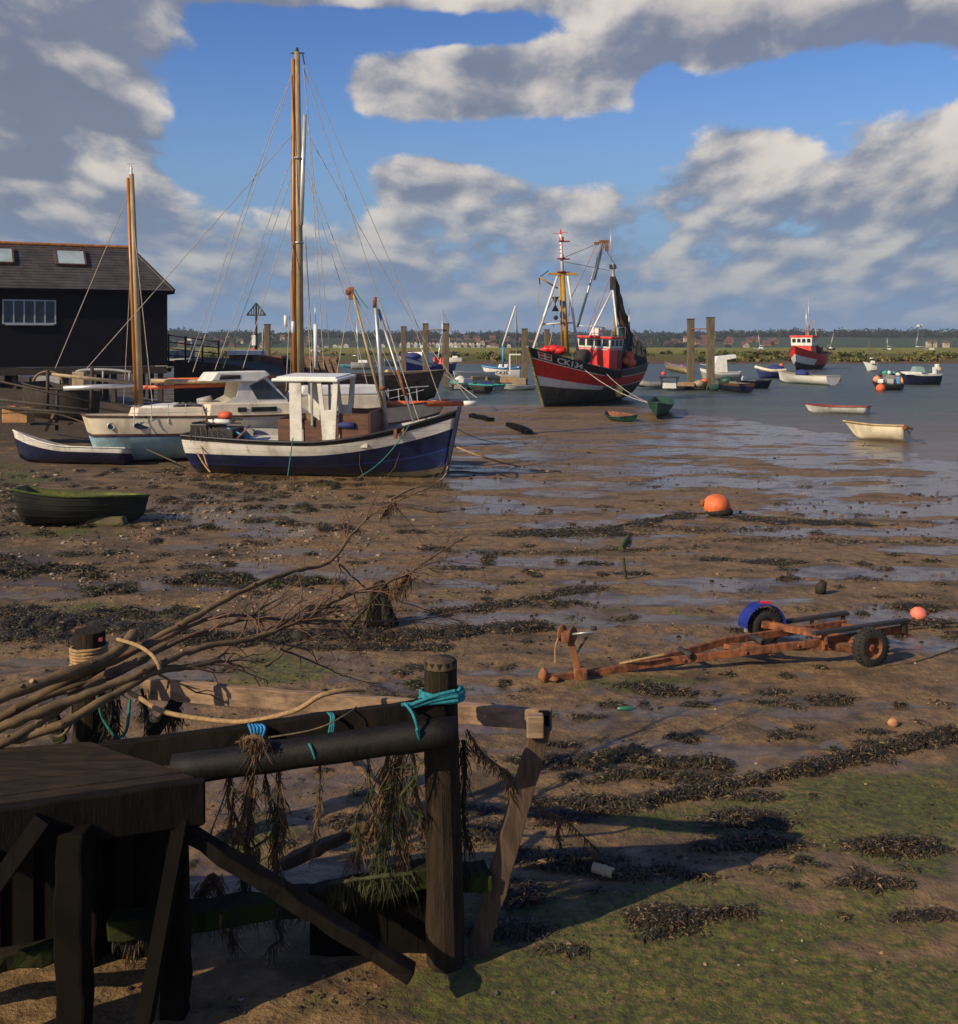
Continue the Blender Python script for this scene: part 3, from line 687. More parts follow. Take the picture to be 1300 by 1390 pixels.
# ---- ketch behind it
M_, L_ = pose(GG(580,608,-.05), GG(136,628,-.05), roll=-1.5)
kt = thing('sailing_ketch', 'cream and pale blue two masted ketch with white wheelhouse lying behind the blue boat', 'sailing boat', M_)
h = Hull(L_, 3.5, 1.68, bow=.35, stern=.12, rake=1.0, transom=.55, full=2.2, keelup=.4, bowp=1.9, tr_rake=.55, vee=1.15, fine=.45)
vs = [0,.07,.15,.36,.56,.585,.63,.80,1.0]
make_hull(kt, h, vs, lambda t,v,j: [3,0,0,0,4,2,1,1][j], [PALEBLUE,CREAM,BROWNB,DKRED,NAVYL], deckv=.93, deckm=CREAM, railm=BROWNB, railr=.04)
def lx(px, d=43.0): return (wm(kt).inverted() @ P(px, 560, d + (px-136)/444*4 - 1.0)).x
def bx_(name, px0, px1, y0, y1, z0, z1, m, top=1.0, bevel=.04):
    return MB().box(((lx(px0)+lx(px1))/2,(y0+y1)/2,(z0+z1)/2),(lx(px1)-lx(px0),y1-y0,z1-z0),top=top).build(name,m,kt,local=True,bevel=bevel)
bx_('coachroof', 168, 262, -1.0,1.0,1.4,1.85,CREAM,.9)
bx_('wheelhouse_base', 262, 378, -1.3,1.3,1.4,1.95,CREAM,.96)
# raked wheelhouse
x0,x1,x2,x3 = lx(268),lx(336),lx(346),lx(368)
mb = MB()
for y in (-1.12,1.12): mb.poly([(x0+.25,y-.03,1.9),(x3,y-.03,1.9),(x3-.02,y-.03,2.05),(x2-.2,y-.03,2.95),(x1-.9,y-.03,2.8),(x0+.9,y-.03,2.2)],(0,.06,0))
mb.add([(x3,-1.1,1.9),(x3,1.1,1.9),(x2-.2,1.1,2.95),(x2-.2,-1.1,2.95)],[(0,1,2,3)]); mb.build('wheelhouse', CLEANW, kt, local=True)
mb = MB(); mb.poly([(x0-.1,-1.3,2.78),(x0+.15,-1.3,3.12),(x2-.25,-1.3,3.15),(x2-.05,-1.3,2.98),(x1-.3,-1.3,2.72)],(0,2.6,0)); rf = mb.build('wheelhouse_roof', CLEANW, kt, local=True, bevel=.05)
mb = MB(); mb.poly([(x0+.22,-1.315,2.84),(x0+.28,-1.315,3.02),(x0+1.0,-1.315,3.0),(x0+1.0,-1.315,2.86)],(0,.012,0)); mb.build('roof_window', GLASS, rf, local=True)
mb = MB(); mb.poly([(x3-.12,-1.165,2.08),(x2-.28,-1.165,2.84),(x1-.55,-1.165,2.6),(x1-.25,-1.165,2.08)],(0,.02,0)); mb.build('side_window', GLASSW, kt, local=True)
mb = MB(); 
for (a,b_) in ((-.98,-.06),(.06,.98)): mb.add([(x3+.012,a,2.0),(x3+.012,b_,2.0),(x2-.17,b_,2.86),(x2-.17,a,2.86)],[(0,1,2,3)])
mb.build('windscreen', GLASSW, kt, local=True)
bx_('fore_cabin', 380, 505, -1.05,1.05,1.4,2.15,CREAM,.93)
bx_('fore_cabin_top', 384, 500, -1.0,1.0,2.15,2.55,CLEANW,.86,.08)
hz_ = lambda px, v: h.pt(max(0,min(1,lx(px)/h.L+.5)), v, -1)
def port(px, v, rx, rz):
    mb = MB(); c = hz_(px,v)+Vector((0,-.012,0)); mb.lathe(c, [(0,0),(1,0)], 18, axis=(0,-1,.12)); k = len(mb.v)
    for i in range(k): d = mb.v[i]-c; mb.v[i] = c+Vector((d.x*rx, d.y*rx, d.z*rz))
    g = mb.build('porthole', GLASS, kt, local=True, fix=False)
    mb = MB(); pts = [c+Vector((math.cos(a*math.pi/10)*rx*1.08, -.01, math.sin(a*math.pi/10)*rz*1.1)) for a in range(21)]; mb.tube(pts,.014,6); mb.build('porthole_rim', ALU, g, local=True, fix=False)
port(151,.79,.11,.11); port(187,.80,.28,.12)
for px in (327,): 
    bx_('long_window', 318,352,-1.33,-1.28,1.62,1.80,GLASS,1,.02)
bx_('long_window', 300,312,-1.33,-1.28,1.62,1.80,GLASS,1,.02)
MB().box(hz_(236,.4)+Vector((0,-.02,0)),(.12,.05,.12)).build('hull_fitting', WHITE, kt, local=True)
for o_ in list(kt.children):
    if o_.name.split('.')[0] not in ('hull','deck','gunwale','porthole','hull_fitting'): o_.location.z += .16
def spar(name, pts, rads, m, cap=None, capm=None):
    mb = MB(); mb.tube(pts, rads, 12); o = mb.build(name, m, kt)
    return o
mzt, mzb = P(178.5,236,42.2), P(191,556,42.4)
mz_ = spar('mizzen_mast',[mzb,mzb.lerp(mzt,.5),mzt],[.125,.12,.095],PALEWOOD)
mb = MB(); mb.tube([mzb+Vector((-.16,-.06,.2)), mzt+Vector((-.12,-.06,-.15))],[.075,.06],8); mb.build('mizzen_track', VARN, mz_)
mb = MB(); mb.tube([mzt+Vector((0,0,.0)),mzt+Vector((0,0,.12)),mzt+Vector((0,0,.2)),mzt+Vector((0,0,.27))],[.07,.03,.06,.02],8); mb.tube([mzt+Vector((-.2,0,.38)),mzt+Vector((.15,0,.40))],.012,5); mb.tube([mzt+Vector((0,0,.25)),mzt+Vector((0,0,.4))],.012,5); mb.build('masthead_vane', ALU, mz_, fix=False)
mmt, mmb = P(403.5,70,45.2), P(408,548,45.6)
mm_ = spar('main_mast',[mmb,mmb.lerp(mmt,.5),mmt],[.165,.16,.115],PALEWOOD)
mb = MB(); mb.tube([mmb+Vector((-.22,-.08,.3)), mmb.lerp(mmt,.5)+Vector((-.2,-.08,0)), mmt+Vector((-.15,-.06,-.3))],[.10,.10,.07],8); mb.build('mast_track', VARN, mm_)
mb = MB(); mb.tube([mmt,mmt+Vector((0,0,.18))],[.09,.04],8); mb.tube([mmt+Vector((-.25,0,-.05)),mmt+Vector((.3,0,-.05))],.03,6); mb.tube([mmt+Vector((.22,0,-.05)),mmt+Vector((.3,0,-.5))],.03,6); mb.build('masthead', CLUT, mm_, fix=False)
mb = MB(); a, b_ = P(409,305,45.3), P(414,155,45.3); mb.tube([a,a.lerp(b_,.4),b_],[.09,.10,.08],10); mb.build('topmast_spar', ALU, mm_)
for f_ in (.42,.66): 
    mb = MB(); q = mmb.lerp(mmt,f_+.04); mb.tube([q-Vector((0,0,.04)),q+Vector((0,0,.04))],.2,10); mb.build('mast_band', STEEL, mm_)
spar('mizzen_boom',[P(86,527,41.2),P(182,523,42)],[.09,.1],ALU); spar('wooden_gaff',[P(70,508,41),P(182,520,42)],[.06,.07],PALEWOOD)
o_ = spar('main_boom',[P(205,517,43.0),P(400,520,45)],[.09,.10],PALEWOOD)
spar('orange_spar',[P(228,516,43.4),P(385,512,46.5)],[.08,.08],ORANGEP); spar('orange_spar',[P(190,526,43),P(352,521,44.5)],[.08,.08],ORANGEP); spar('white_spar',[P(352,521,44.5),P(400,520,45)],[.085,.08],ALU)
bs = spar('bowsprit',[P(498,548,44.5),P(629,547.5,45.4)],[.12,.11],ORANGEP)
mb = MB(); mb.tube([P(629,547.5,45.4),P(648,547,45.5)],.105,10); mb.build('bowsprit_end', CLEANW, bs)
# pulpit rails
mb = MB()
for dy in (0,1.6):
    mb.tube([P(524,531,45.5+dy),P(556,526,45.8+dy),P(582,524,46+dy)],.022,6); mb.tube([P(530,541,45.5+dy),P(576,529,46+dy)],.018,6)
    for px in (527,541,556,566): mb.tube([P(px,527.5,45.6+dy),P(px+2,556,45.6+dy)],.02,6)
mb.tube([P(582,524,46),P(582,524,47.6)],.022,6); mb.build('pulpit_rail', ALU, kt, fix=False)
mb = MB()
for k in range(5): mb.tube([(lx(165+22*k),-1.45,1.45),(lx(165+22*k),-1.45,2.15)],.018,6)
mb.tube([(lx(160),-1.45,2.13),(lx(262),-1.5,2.13)],.010,5); mb.tube([(lx(160),-1.45,1.85),(lx(262),-1.5,1.85)],.010,5); mb.build('guard_rail', ALU, kt, local=True, fix=False)
mb = MB(); mb.lathe(P(278,543,42.6),[(.0,-.3),(.12,-.28),(.14,.25),(0,.3)],10,axis=(1,0,.2)); mb.build('rolled_cover', GREYP, kt)
mb = MB(); 
for (x,y,z,s_) in ((lx(230),-.6,2.0,.22),(lx(244),-.4,2.0,.25),(lx(252),-.7,1.95,.2),(lx(222),.2,2.0,.2)): mb.ball((x,y,z),s_,10,0,(1.4,1,.7),.15)
mb.build('deck_gear', CLUT, kt, local=True)
mb = MB(); mb.ball((lx(225),0,1.95),.4,14,0,(3.4,1.8,.5),.12); mb.build('folded_cover', CLEANW, kt, local=True)
rg = [(P(400,88,45.2),P(256,492,43)),(P(402,86,45.2),P(262,505,42.4)),(P(399,180,45.2),P(118,500,41)),(P(398,210,45.2),P(292,502,43.6)),(P(399,232,45.3),P(303,500,43.8)),(P(400,270,45.3),P(330,500,44)),
      (P(178,256,42.2),P(75,500,41)),(P(181,300,42.2),P(207,545,41.4)),(P(181,300,42.2),P(168,548,43.6)),
      (P(411,88,45.2),P(548,505,46)),(P(412,82,45.2),P(575,460,46)),(P(575,460,46),P(640,546,45.4)),(P(416,178,45.2),P(562,440,45.8)),(P(562,440,45.8),P(600,548,45.3)),(P(417,228,45.2),P(484,408,45)),(P(484,408,45),P(530,548,44.8)),
      (P(416,236,45.2),P(474,420,45)),(P(474,420,45),P(505,546,44.6)),(P(418,150,45.2),P(440,500,44)),(P(412,90,45.2),P(452,520,44.2)),(P(398,320,45.3),P(388,545,44)),(P(400,320,45.3),P(394,545,47)),(P(415,320,45.3),P(428,545,47)),(P(414,330,45.3),P(424,545,43.8))]
lines(kt,'rigging_line',[WIREL],rg,.0155)
for (px,py) in ((388,436),(398,444)):
    mb = MB(); mb.tube([P(px,py-8,44.6),P(px,py+8,44.6)],.07,8); mb.build('rigging_block', CLEANW, kt)

# ---- blue and white rowing boat on the left
M_, L_ = pose(GG(30,627,-.05), GG(168,631,-.02), roll=8, pitch=-1.5)
rb = thing('rowing_boat', 'dark blue rowing boat with a white top strake beside the pale blue hull', 'rowing boat', M_)
h = Hull(L_*1.06, 1.55, .62, bow=.55, stern=.02, rake=.35, transom=.68, full=2.1, keelup=.3, bowp=2.0, tr_rake=.1)
make_hull(rb, h, [0,.2,.42,.70,.85,1], lambda t,v,j: [0,0,0,1,1][j], [DKNAVY,WHITE], inside=GREYP, railm=WHITE, railr=.028, inset=.04)
for t in (.28,.55): 
    a = h.pt(t,.78,1,.04); MB().box((a.x,0,a.z),(.26,2*a.y,.035)).build('thwart', WHITE, rb, local=True)
MB().box((h.pt(.12,.9).x,0,h.pt(.1,.92).z+.03),(.7,.9,.08)).build('stern_seat', WHITE, rb, local=True, bevel=.02)

# ---- mossy green dinghy
M_, L_ = pose(GG(192,708,-.05), GG(40,712,-.03), roll=-4, pitch=0.0)
gd = thing('dinghy', 'derelict moss covered dark wooden dinghy on the weedy shore', 'dinghy', M_)
h = Hull(L_*1.05, 1.5, .74, bow=-.06, stern=.20, rake=.12, transom=.92, full=3.2, keelup=.3, bowp=2.6, tr_rake=.18, fine=.5)
make_hull(gd, h, [0,.15,.32,.48,.64,.8,.92,1], lambda t,v,j: 1 if t == 0 else 0, [MOSS,MOSSWOOD], inside=MOSSIN, railm=MOSSTOP, railr=.032, inset=.045, floor=.3)
for t in (.35,.66):
    a = h.pt(t,.72,1,.04); MB().box((a.x,0,a.z),(.28,2*a.y,.04)).build('thwart', MOSSIN, gd, local=True)
mb = MB()
for v in (.35,.52,.69,.85):
    for s_ in (1,-1): mb.tube([h.pt(i/20,v,s_,-.006) for i in range(21)],.007,5)
mb.build('plank_edges', MOSS, gd, local=True, fix=False)

# ---- the red trawler
bowp, sternp = GG(738,552,-.15), P(836,541,83.5); sternp.z = bowp.z
M_, L_ = pose(bowp, sternp, roll=-2.5)
tw = thing('trawler', 'red and black steel trawler marked CK134 aground on the sandbank', 'trawler', M_)
h = Hull(L_, 5.2, 2.6, bow=1.55, stern=.35, rake=2.7, transom=.80, full=2.0, keelup=.0, bowp=2.1, tr_rake=.9, vee=1.0, fine=.5)
rl = lambda t: .535-.15*t; wl_ = lambda t: .55+.0*t; bl = lambda t: .79+.05*t
vs = [0,.12,.26,rl,lambda t:wl_(t)-.018,wl_,lambda t:bl(t)-.016,bl,.88,.97,1]
def bnd(t,v,j):
    if j < 3: return 0
    if j == 3: return 2 if t > .56 else 0
    if j == 4: return 2
    if j == 5: return 1
    if j == 6: return 2
    return 3
make_hull(tw, h, vs, bnd, [ANTIF,REDP,CLEANW,BLACKP], deckv=.72, deckm=CLUT, railm=BLACKP, railr=.06, inset=.09)
mb = MB(); mb.poly([(h.pt(0,0).x+.3,-.06,0),(h.pt(0,0).x-.9,-.06,-.05),(h.pt(0,0).x-.8,-.06,1.2),(h.pt(0,0).x+.2,-.06,1.2)],(0,.12,0)); mb.build('rudder', ANTIF, tw, local=True)
mb = MB(); mb.beam(h.pt(1,0.02)+Vector((.02,0,0)), h.pt(1,1)+Vector((.05,0,0)),.16,.14,seg=6); mb.build('stem_bar', MOSSWOOD, tw, local=True)
def on_bow(px_t, v0, hgt, side):            # text coordinates -> hull side
    def f(x, y):
        t = px_t - x/h.L if side > 0 else px_t + x/h.L
        z = v0 + y/hgt
        t2 = t
        p = h.pt(t2, z, side); p.y += side*.02; return p
    return f
text_on(tw, 'registration_mark', 'CK134', .50, CLEANW, on_bow(.900,.855,3.3,1), .014)
text_on(tw, 'registration_mark', 'CK134', .62, CLEANW, on_bow(.70,.845,3.3,-1), .012)
def flag(side):
    mb = MB()
    def q(x0,x1,z0,z1,m,o=.018):
        f = on_bow(.972,.855,3.3,1); vs_ = []
        for i in range(5):
            x = x0+(x1-x0)*i/4
            for z in (z0,z1): p = f(x,z); p.y += o; vs_.append(p)
        mb.add(vs_,[(2*i,2*i+2,2*i+3,2*i+1) for i in range(4)],m)
    q(0,.62,0,.40,0); q(.05,.25,.23,.35,1,.03); q(.05,.25,.05,.17,1,.03); q(.36,.57,.23,.35,1,.03); q(.36,.57,.05,.17,1,.03)
    mb.build('bow_emblem', [CLEANW,REDP], tw, local=True, fix=False)
flag(1)
# wheelhouse aft
Zk = 2.05; xw = -1.55
o_ = MB().box((xw-1.1,0,Zk+.95),(2.3,2.5,2.0)).build('wheelhouse_base', REDP, tw, local=True, bevel=.04)
wh = MB().box((xw-1.1,0,Zk+2.32),(2.3,2.55,.76),top=1.04).build('wheelhouse', CLEANW, tw, local=True, bevel=.05)
for k in range(4): MB().box((xw+.085,-.93+.62*k,Zk+2.34),(.04,.46,.46)).build('front_window', GLASS, wh, local=True)
for s_ in (1,-1):
    for k in range(3): MB().box((xw-.35-.72*k,s_*1.31,Zk+2.34),(.46,.04,.44)).build('side_window', GLASS, wh, local=True)
MB().box((xw-1.1,0,Zk+2.72),(2.7,2.9,.16)).build('wheelhouse_roof', REDP, tw, local=True, bevel=.03)
for s_ in (1,-1):
    MB().box((xw-1.75,s_*1.27,Zk+1.0),(.62,.04,1.7)).build('door',DKRED,tw,local=True,bevel=.02)
mb = MB(); mb.tube([(xw+.1,-1.1,Zk+1.85),(xw+.1,1.1,Zk+1.85)],.02,6); mb.tube([(xw-.1,1.31,Zk+1.85),(xw-2.1,1.31,Zk+1.85)],.02,6); mb.build('grab_rail',ALU,tw,local=True,fix=False)
mb = MB(); mb.ball((xw-.6,.3,Zk+3.3),.28,12,0,(1,1,.7)); mb.lathe((xw-.6,.3,Zk+2.75),[(.08,0),(.08,.5)],8); mb.box((xw-1.2,-.3,Zk+3.1),(.9,.5,.5)); mb.build('radar_dome', CLEANW, tw, local=True)
mb = MB()
for (x,y) in ((.1,1.4),(-1,1.4),(-2.3,1.4),(.1,-1.4),(-2.3,-1.4)): mb.tube([(xw+x,y,Zk+2.8),(xw+x,y,Zk+3.5)],.025,6)
mb.tube([(xw+.1,-1.4,Zk+3.5),(xw+.1,1.4,Zk+3.5),(xw-2.3,1.4,Zk+3.5),(xw-2.3,-1.4,Zk+3.5)],.025,6); mb.build('roof_rail', ALU, tw, local=True, fix=False)
mb = MB(); mb.box((xw-2.9,0,Zk+1.3),(1.0,2.2,1.9)); mb.build('engine_casing', BLACKP, tw, local=True, bevel=.04)
# fore mast and tripod
D_ = 77.2
ft, fm, fb = P(760,318,D_), P(763,372,D_), P(769,478,D_)
mb = MB(); mb.tube([fb,fm],[.17,.14],10); fmst = mb.build('foremast', YELLOWP, tw)
mb = MB(); mb.tube([fm,ft],[.12,.09],10); mb.build('topmast', CLEANW, fmst)
mb = MB(); mb.tube([fb+Vector((-.35,0,0)),fm+Vector((-.2,0,0))],.07,8); mb.build('mast_ladder', YELLOWP, fmst)
mb = MB(); mb.tube([P(760,311,D_),P(759.8,326,D_)],[.05,.10],8); mb.tube([P(749,317,D_),P(770,315,D_)],.02,5); mb.build('red_masthead', REDP, fmst, fix=False)
for (y,w) in ((327,.18),(351,.30),(369,.32)):
    mb = MB(); c = P(761,y,D_); mb.lathe(c,[(0,-.04),(w,-.04),(w,.05),(0,.05)],10); mb.box(c+Vector((.1,0,.16)),(.16,.16,.26)); mb.box(c+Vector((.35,0,-.02)),(.5,.1,.1)); mb.build('lamp_platform', DKRED, fmst)
MB().box(fm+Vector((0,0,.02)),(2.0,.25,.16)).build('crosstree', YELLOWP, fmst)
for y in (344,339,333): MB().tube([P(760.4,y,D_),P(760.3,y-1.3,D_)],.105,10).build('red_ring', REDP, fmst)
for (px,d) in ((723,D_-.6),(784,D_+.8)):
    MB().tube([P(px,474+ (5 if px>750 else 0),d), fm+Vector((.35 if px>750 else -.35,0,-.1))],[.10,.085],8).build('tripod_leg', CLEANW, fmst)
MB().tube([P(735,440,D_-.3),P(776,438,D_+.3)],.07,8).build('tripod_rail', CLEANW, fmst)
bo = MB(); bo.tube([P(756,391,D_),P(731,376,D_-.4)],.06,8); bo = bo.build('small_boom', YELLOWP, tw)
mb = MB(); mb.tube([P(731,376,D_-.4),P(732,386,D_-.4)],.05,6); mb.tube([P(733,375,D_-.4),P(744,367,D_)],.03,6); mb.build('boom_hook', CLUT, bo, fix=False)
mb = MB(); c1_, c2_ = P(753,402,D_-.5), P(753,424,D_-.5)
mb.lathe(P(753,412.5,D_-.5),[(0.02,0),(.26,.5),(0,.5)],10); mb.lathe(P(753,412.5,D_-.5),[(0.02,0),(.26,-.5),(0,-.5)],10); mb.build('day_shape', BLACKP, tw)
MB().ball(P(753.5,431,D_-.5),.17,10).build('ball_shape', CLUT, tw)
lines(tw,'rigging_wire',[WIREL],[(P(757,394,D_),P(731,440,D_-.5)),(P(763,350,D_),P(812,330,80)),(P(765,355,D_),P(826,367,83)),(P(815,328,80),P(838,365,84)),(P(731,380,D_),P(728,470,D_)),(P(764,372,D_),P(745,470,D_))],.025)
lines(tw,'red_rope',[mat('faded_red_rope',(.45,.12,.09),.8,.2,5,bmp=0)],[(P(810,330,80),P(773,408,78)),(P(828,375,83),P(800,450,80)),(P(773,408,78),P(768,470,77.5)),(P(812,405,80.5),P(797,450,80))],.022)
# derricks and the after mast with its nets
for (a,b_,r) in ((P(783,444,78.4),P(817,328,80),.085),(P(806,380,79.6),P(820,326,80),.07)):
    MB().tube([a,b_],r,8).build('derrick', STEEL, tw)
mb = MB(); mb.box(P(819,328,80),(.7,.2,.24)); mb.box(P(823,336,80),(.25,.2,.5)); mb.box(P(809,330,80),(.35,.2,.2)); mb.build('derrick_blocks', RUST, tw)
am_t, am_b = P(831,358,84), P(836,462,84.3)
MB().tube([am_b,am_t],[.15,.12],10).build('after_mast', STEEL, tw)
mb = MB(); mb.box(P(831,362,84),(.5,.2,.35)); mb.box(P(831,384,84),(.4,.3,1.0)); mb.build('mast_fittings', CLUT, tw)
MB().tube([P(829,355,84),P(828,308,84)],.02,5).build('aerial', ALU, tw); MB().tube([P(853,470,84.5),P(853,415,84.5)],.03,5).build('aerial', ALU, tw)
for (a,b_) in ((P(830,395,84),P(800,455,81)),(P(831,392,84),P(838,455,82))): MB().tube([a,b_],.08,8).build('mast_leg', CLEANW, tw)
MB().tube([P(836,400,84.3),P(834,455,84)],.09,8).build('mast_leg', YELLOWP, tw)
def drape(top, bots, w0, w1, m, name, n=10):
    mb = MB(); k = len(bots)
    pts = []
    for i in range(n+1):
        t = i/n; c = Vector(top).lerp(Vector(bots), t); w = w0+(w1-w0)*t**.8
        ring = []
        for j in range(10):
            a = 2*math.pi*j/10; rr = w*(1+.35*math.sin(3*a+i)+random.uniform(-.15,.15)); ring.append(c+Vector((math.cos(a)*rr, math.sin(a)*rr*.7, random.uniform(-.05,.05))))
        pts += ring
    fs = [(i*10+j,i*10+(j+1)%10,(i+1)*10+(j+1)%10,(i+1)*10+j) for i in range(n) for j in range(10)]
    mb.add(pts,fs,0,True); return mb.build(name, m, tw)
drape(P(832,372,84.2),P(849,455,84.6),.12,.42,NETB,'hanging_net'); drape(P(833,410,84.2),P(858,470,84.8),.08,.34,NETG,'hanging_net')
drape(P(838,440,84.2),P(849,482,84.0),.25,.5,NETG,'hanging_net')
for (px,py,d,s_) in ((853,484,84.6,.42),(856,493,84.4,.4),(848,490,84,.3)): MB().ball(P(px,py,d-2.6),s_,12).build('orange_float', BUOYO, tw)
for (px,py,w,hh) in ((866,478,.7,1.8),(874,484,.6,1.6),(870,492,.9,1.1),(862,468,.3,1.2)): MB().box(P(px-2,py,83.2),(w,w,hh),top=.7).build('deck_winch', CLUT, tw, bevel=.06)
for (px,py,s_) in ((743,474,.36),(751,474,.42),(759,476,.4),(738,475,.25)): MB().ball(P(px,py,76.0),s_,12,0,(1.3,1,.7),.12).build('red_tarpaulin', REDP, tw)
MB().lathe(P(790,484,77.5),[(0,-.4),(.5,-.4),(.5,.4),(0,.4)],12,axis=(.6,-.6,0)).build('net_winch', CLUT, tw)
mb = MB()
for k in range(5): mb.lathe(h.pt(.46-.035*k,.80+.0*k,1)+Vector((0,.12,0)),[(.10,-.1),(.32,-.1),(.32,.1),(.10,.1)],12,axis=(0,1,0))
for k in range(3):
    mb2 = MB(); c = (wm(tw) @ (h.pt(.60-.055*k,.90,1)+Vector((0,.06,.0)))); mb2.lathe(c,[(.12,-.1),(.33,-.08),(.36,0),(.33,.08),(.12,.1)],12,axis=wm(tw).to_3x3()@Vector((0,1,0))); mb2.build('tyre_fender', RUBBER, tw)
MB().lathe(P(839.5,531,76.9),[(0,-.42),(.2,-.38),(.26,-.1),(.26,.2),(.12,.42),(0,.44)],10).build('yellow_fender', YELLOWF, tw)
MB().tube([P(839.5,523,76.9),P(839,518,76.9)],.03,5).build('fender_line', RUST, tw)
hw = P(776,487,75.2)
tb = GG(895,566)
lines(tw,'mooring_line',[WIREL],[(hw,P(889,549,66.5),.5)],.03)
lines(tw,'mooring_line',[WIREL],[(P(812,496,77),P(888,549,66.5),.4)],.025)

# ---- small craft: one builder, each boat with its own look
def small_boat(name, label, cat, bow, stern, B, D, mats, bandf, inside, railm, bow_s=.25, roll=0, thw=2, thm=None, vs=None, group=None, tr=.75, rake=.3, railr=.03, sink=0.0, pitch=0, full=2.2):
    M_, L_ = pose(bow, stern, roll, pitch, sink); r = thing(name, label, cat, M_, group)
    hh = Hull(L_, B, D, bow=bow_s, stern=.04, rake=rake, transom=tr, full=full, keelup=.3, bowp=2.1, tr_rake=.08)
    make_hull(r, hh, vs or [0,.25,.5,.75,1], bandf, mats, inside=inside, railm=railm, railr=railr, inset=.045, floor=.25)
    for k in range(thw):
        t = .22+.5*k/max(1,thw-1) if thw > 1 else .4
        a = hh.pt(t,.75,1,.05); MB().box((a.x,0,a.z),(.24,2*a.y,.035)).build('thwart', thm or inside, r, local=True)
    return r, hh
z0 = lambda *a: 0
INSD = mat('boat_inside_grey',(.16,.15,.13),.8,.3,4,bmp=.2,dirt=.3)
def wl(px, py): return G(px, py, WL)
# grey white dinghy afloat at the tide edge
small_boat('dinghy','long grey white open dinghy floating at the water edge','dinghy', wl(1097,559), wl(1177,562), 1.45,.52,[mat('grey_white_paint',(.50,.50,.45),.5,.15,2,dirt=.3)],z0,DKRED,DKRED,.10,0,2,sink=.10,vs=[0,.2,.4,.6,.8,1])
d2, hh = small_boat('dinghy','cream dinghy with blue seat cover tilted on the wet mud','dinghy', GG(1160,597), GG(1229,602), 1.55,.68,[CREAM,TAN],lambda t,v,j:[0,0,0,0,1][j],INSD,TAN,.18,10,1,BLUEC,vs=[0,.25,.5,.7,.88,1],rake=.6,railr=.045)
mb = MB(); a = hh.pt(.66,.95,1); mb.box((a.x,0,a.z+.05),(1.0,1.0,.1)); mb.build('seat_cover',BLUEC,d2,local=True,bevel=.03)
MB().ball(hh.pt(0,1.0)*1+Vector((-.05,0,-.1)),.13,10).build('stern_fender',RUST,d2,local=True)
mb = MB(); mb.tube(smooth_path([hh.pt(0,.9)*1+Vector((-.1,-.2,-.1)),hh.pt(0,.5)+Vector((-.35,-.3,-.2)),hh.pt(0,.2)+Vector((-.9,-.2,-.12))],4),.02,6); mb.build('mooring_rope',ROPED,d2,local=True)
small_boat('dinghy','green dinghy end on below the trawler mooring line','dinghy', GG(890,570,-.02), G(899,556), 1.55,.75,[GREENP,MOSS],lambda t,v,j:[1,0,0,0][j],GREENP,GREENP,.25,-5,2,rake=.2)
small_boat('dinghy','sunken flat green dinghy half buried on the sandbank','dinghy', GG(826,567,-.05), GG(853,573,-.05), 1.3,.35,[GREENP,MOSS],lambda t,v,j:[1,0,0,0][j],RUST,GREENP,.08,-6,1)
small_boat('tender','tan open tender moored beyond the pontoon piles','dinghy', wl(903,500.5), wl(936,507.5), 1.7,.75,[TAN],z0,INSD,TAN,.4,0,2,sink=.1,rake=.9)
small_boat('workboat','dark navy small workboat with green gear beside the pontoon end','boat', wl(976,529), wl(1014,533), 1.7,.85,[DKNAVY,BROWNB],lambda t,v,j:[0,0,0,1][j],INSD,BROWNB,.2,0,1,sink=.12)
r_, hh = small_boat('workboat','long dark blue punt moored behind the small workboat','boat', wl(1043,527), wl(1003,527), 2.2,.85,[DKNAVY],z0,INSD,BLACKP,.1,0,1,sink=.15)
MB().ball((-.9,0,1.0),.35,10,0,(.8,1,.9)).build('white_drum',CLEANW,r_,local=True)
r_, hh = small_boat('cabin_boat','blue rigid boat with cream side tube pointing left past the piles','boat', wl(1029,513), wl(1062,513), 2.2,1.0,[BLUEC,CREAM],lambda t,v,j:[0,0,0,1][j],INSD,CREAM,.4,0,1,sink=.1,railr=.2)
MB().ball((-.6,0,1.2),.7,12,0,(1.5,1,.6)).build('boat_cover',BLUEC,r_,local=True)
r_, hh = small_boat('open_boat','long white open boat with blue cover below the far red trawler','boat', wl(1058,519), wl(1130,523), 2.3,1.0,[CLEANW,YELLOWF],lambda t,v,j:[0,0,0,0][j],INSD,CREAM,.35,0,2,sink=.12)
MB().ball((.5,0,1.15),.6,12,0,(1.3,1,.7)).build('boat_cover',BLUEC,r_,local=True)
r_, hh = small_boat('motor_boat','small black open motor boat with red buoy at its bow','boat', wl(1188,528.5), wl(1223,529.5), 1.7,.6,[BLACKP],z0,INSD,BLACKP,.2,0,1,sink=.08)
MB().box((-.9,0,.95),(.3,.3,.6)).build('outboard_motor',SKYBLUE,r_,local=True,bevel=.05); MB().box((.6,0,.85),(.5,.6,.35)).build('gear_box',CLEANW,r_,local=True,bevel=.04); MB().box((-.3,.1,.85),(.6,.6,.4)).build('fuel_tank',GREYP,r_,local=True,bevel=.05)
r_, hh = small_boat('motor_boat','dark hulled motor boat with pale windscreen moored furthest right','boat', wl(1226,522), wl(1273,522), 2.2,1.25,[DKNAVY,CLEANW],lambda t,v,j:[0,0,0,0,1][j],CLEANW,CLEANW,.25,0,1,sink=.2,vs=[0,.25,.5,.72,.88,1])
MB().box((.3,0,1.7),(1.1,1.4,.6),top=.7).build('windscreen',mat('pale_green_glass',(.22,.34,.32),.1,.2,1,bmp=0),r_,local=True,bevel=.05); MB().box((.9,0,1.35),(1.6,1.6,.3),top=.85).build('foredeck',CLEANW,r_,local=True,bevel=.06)
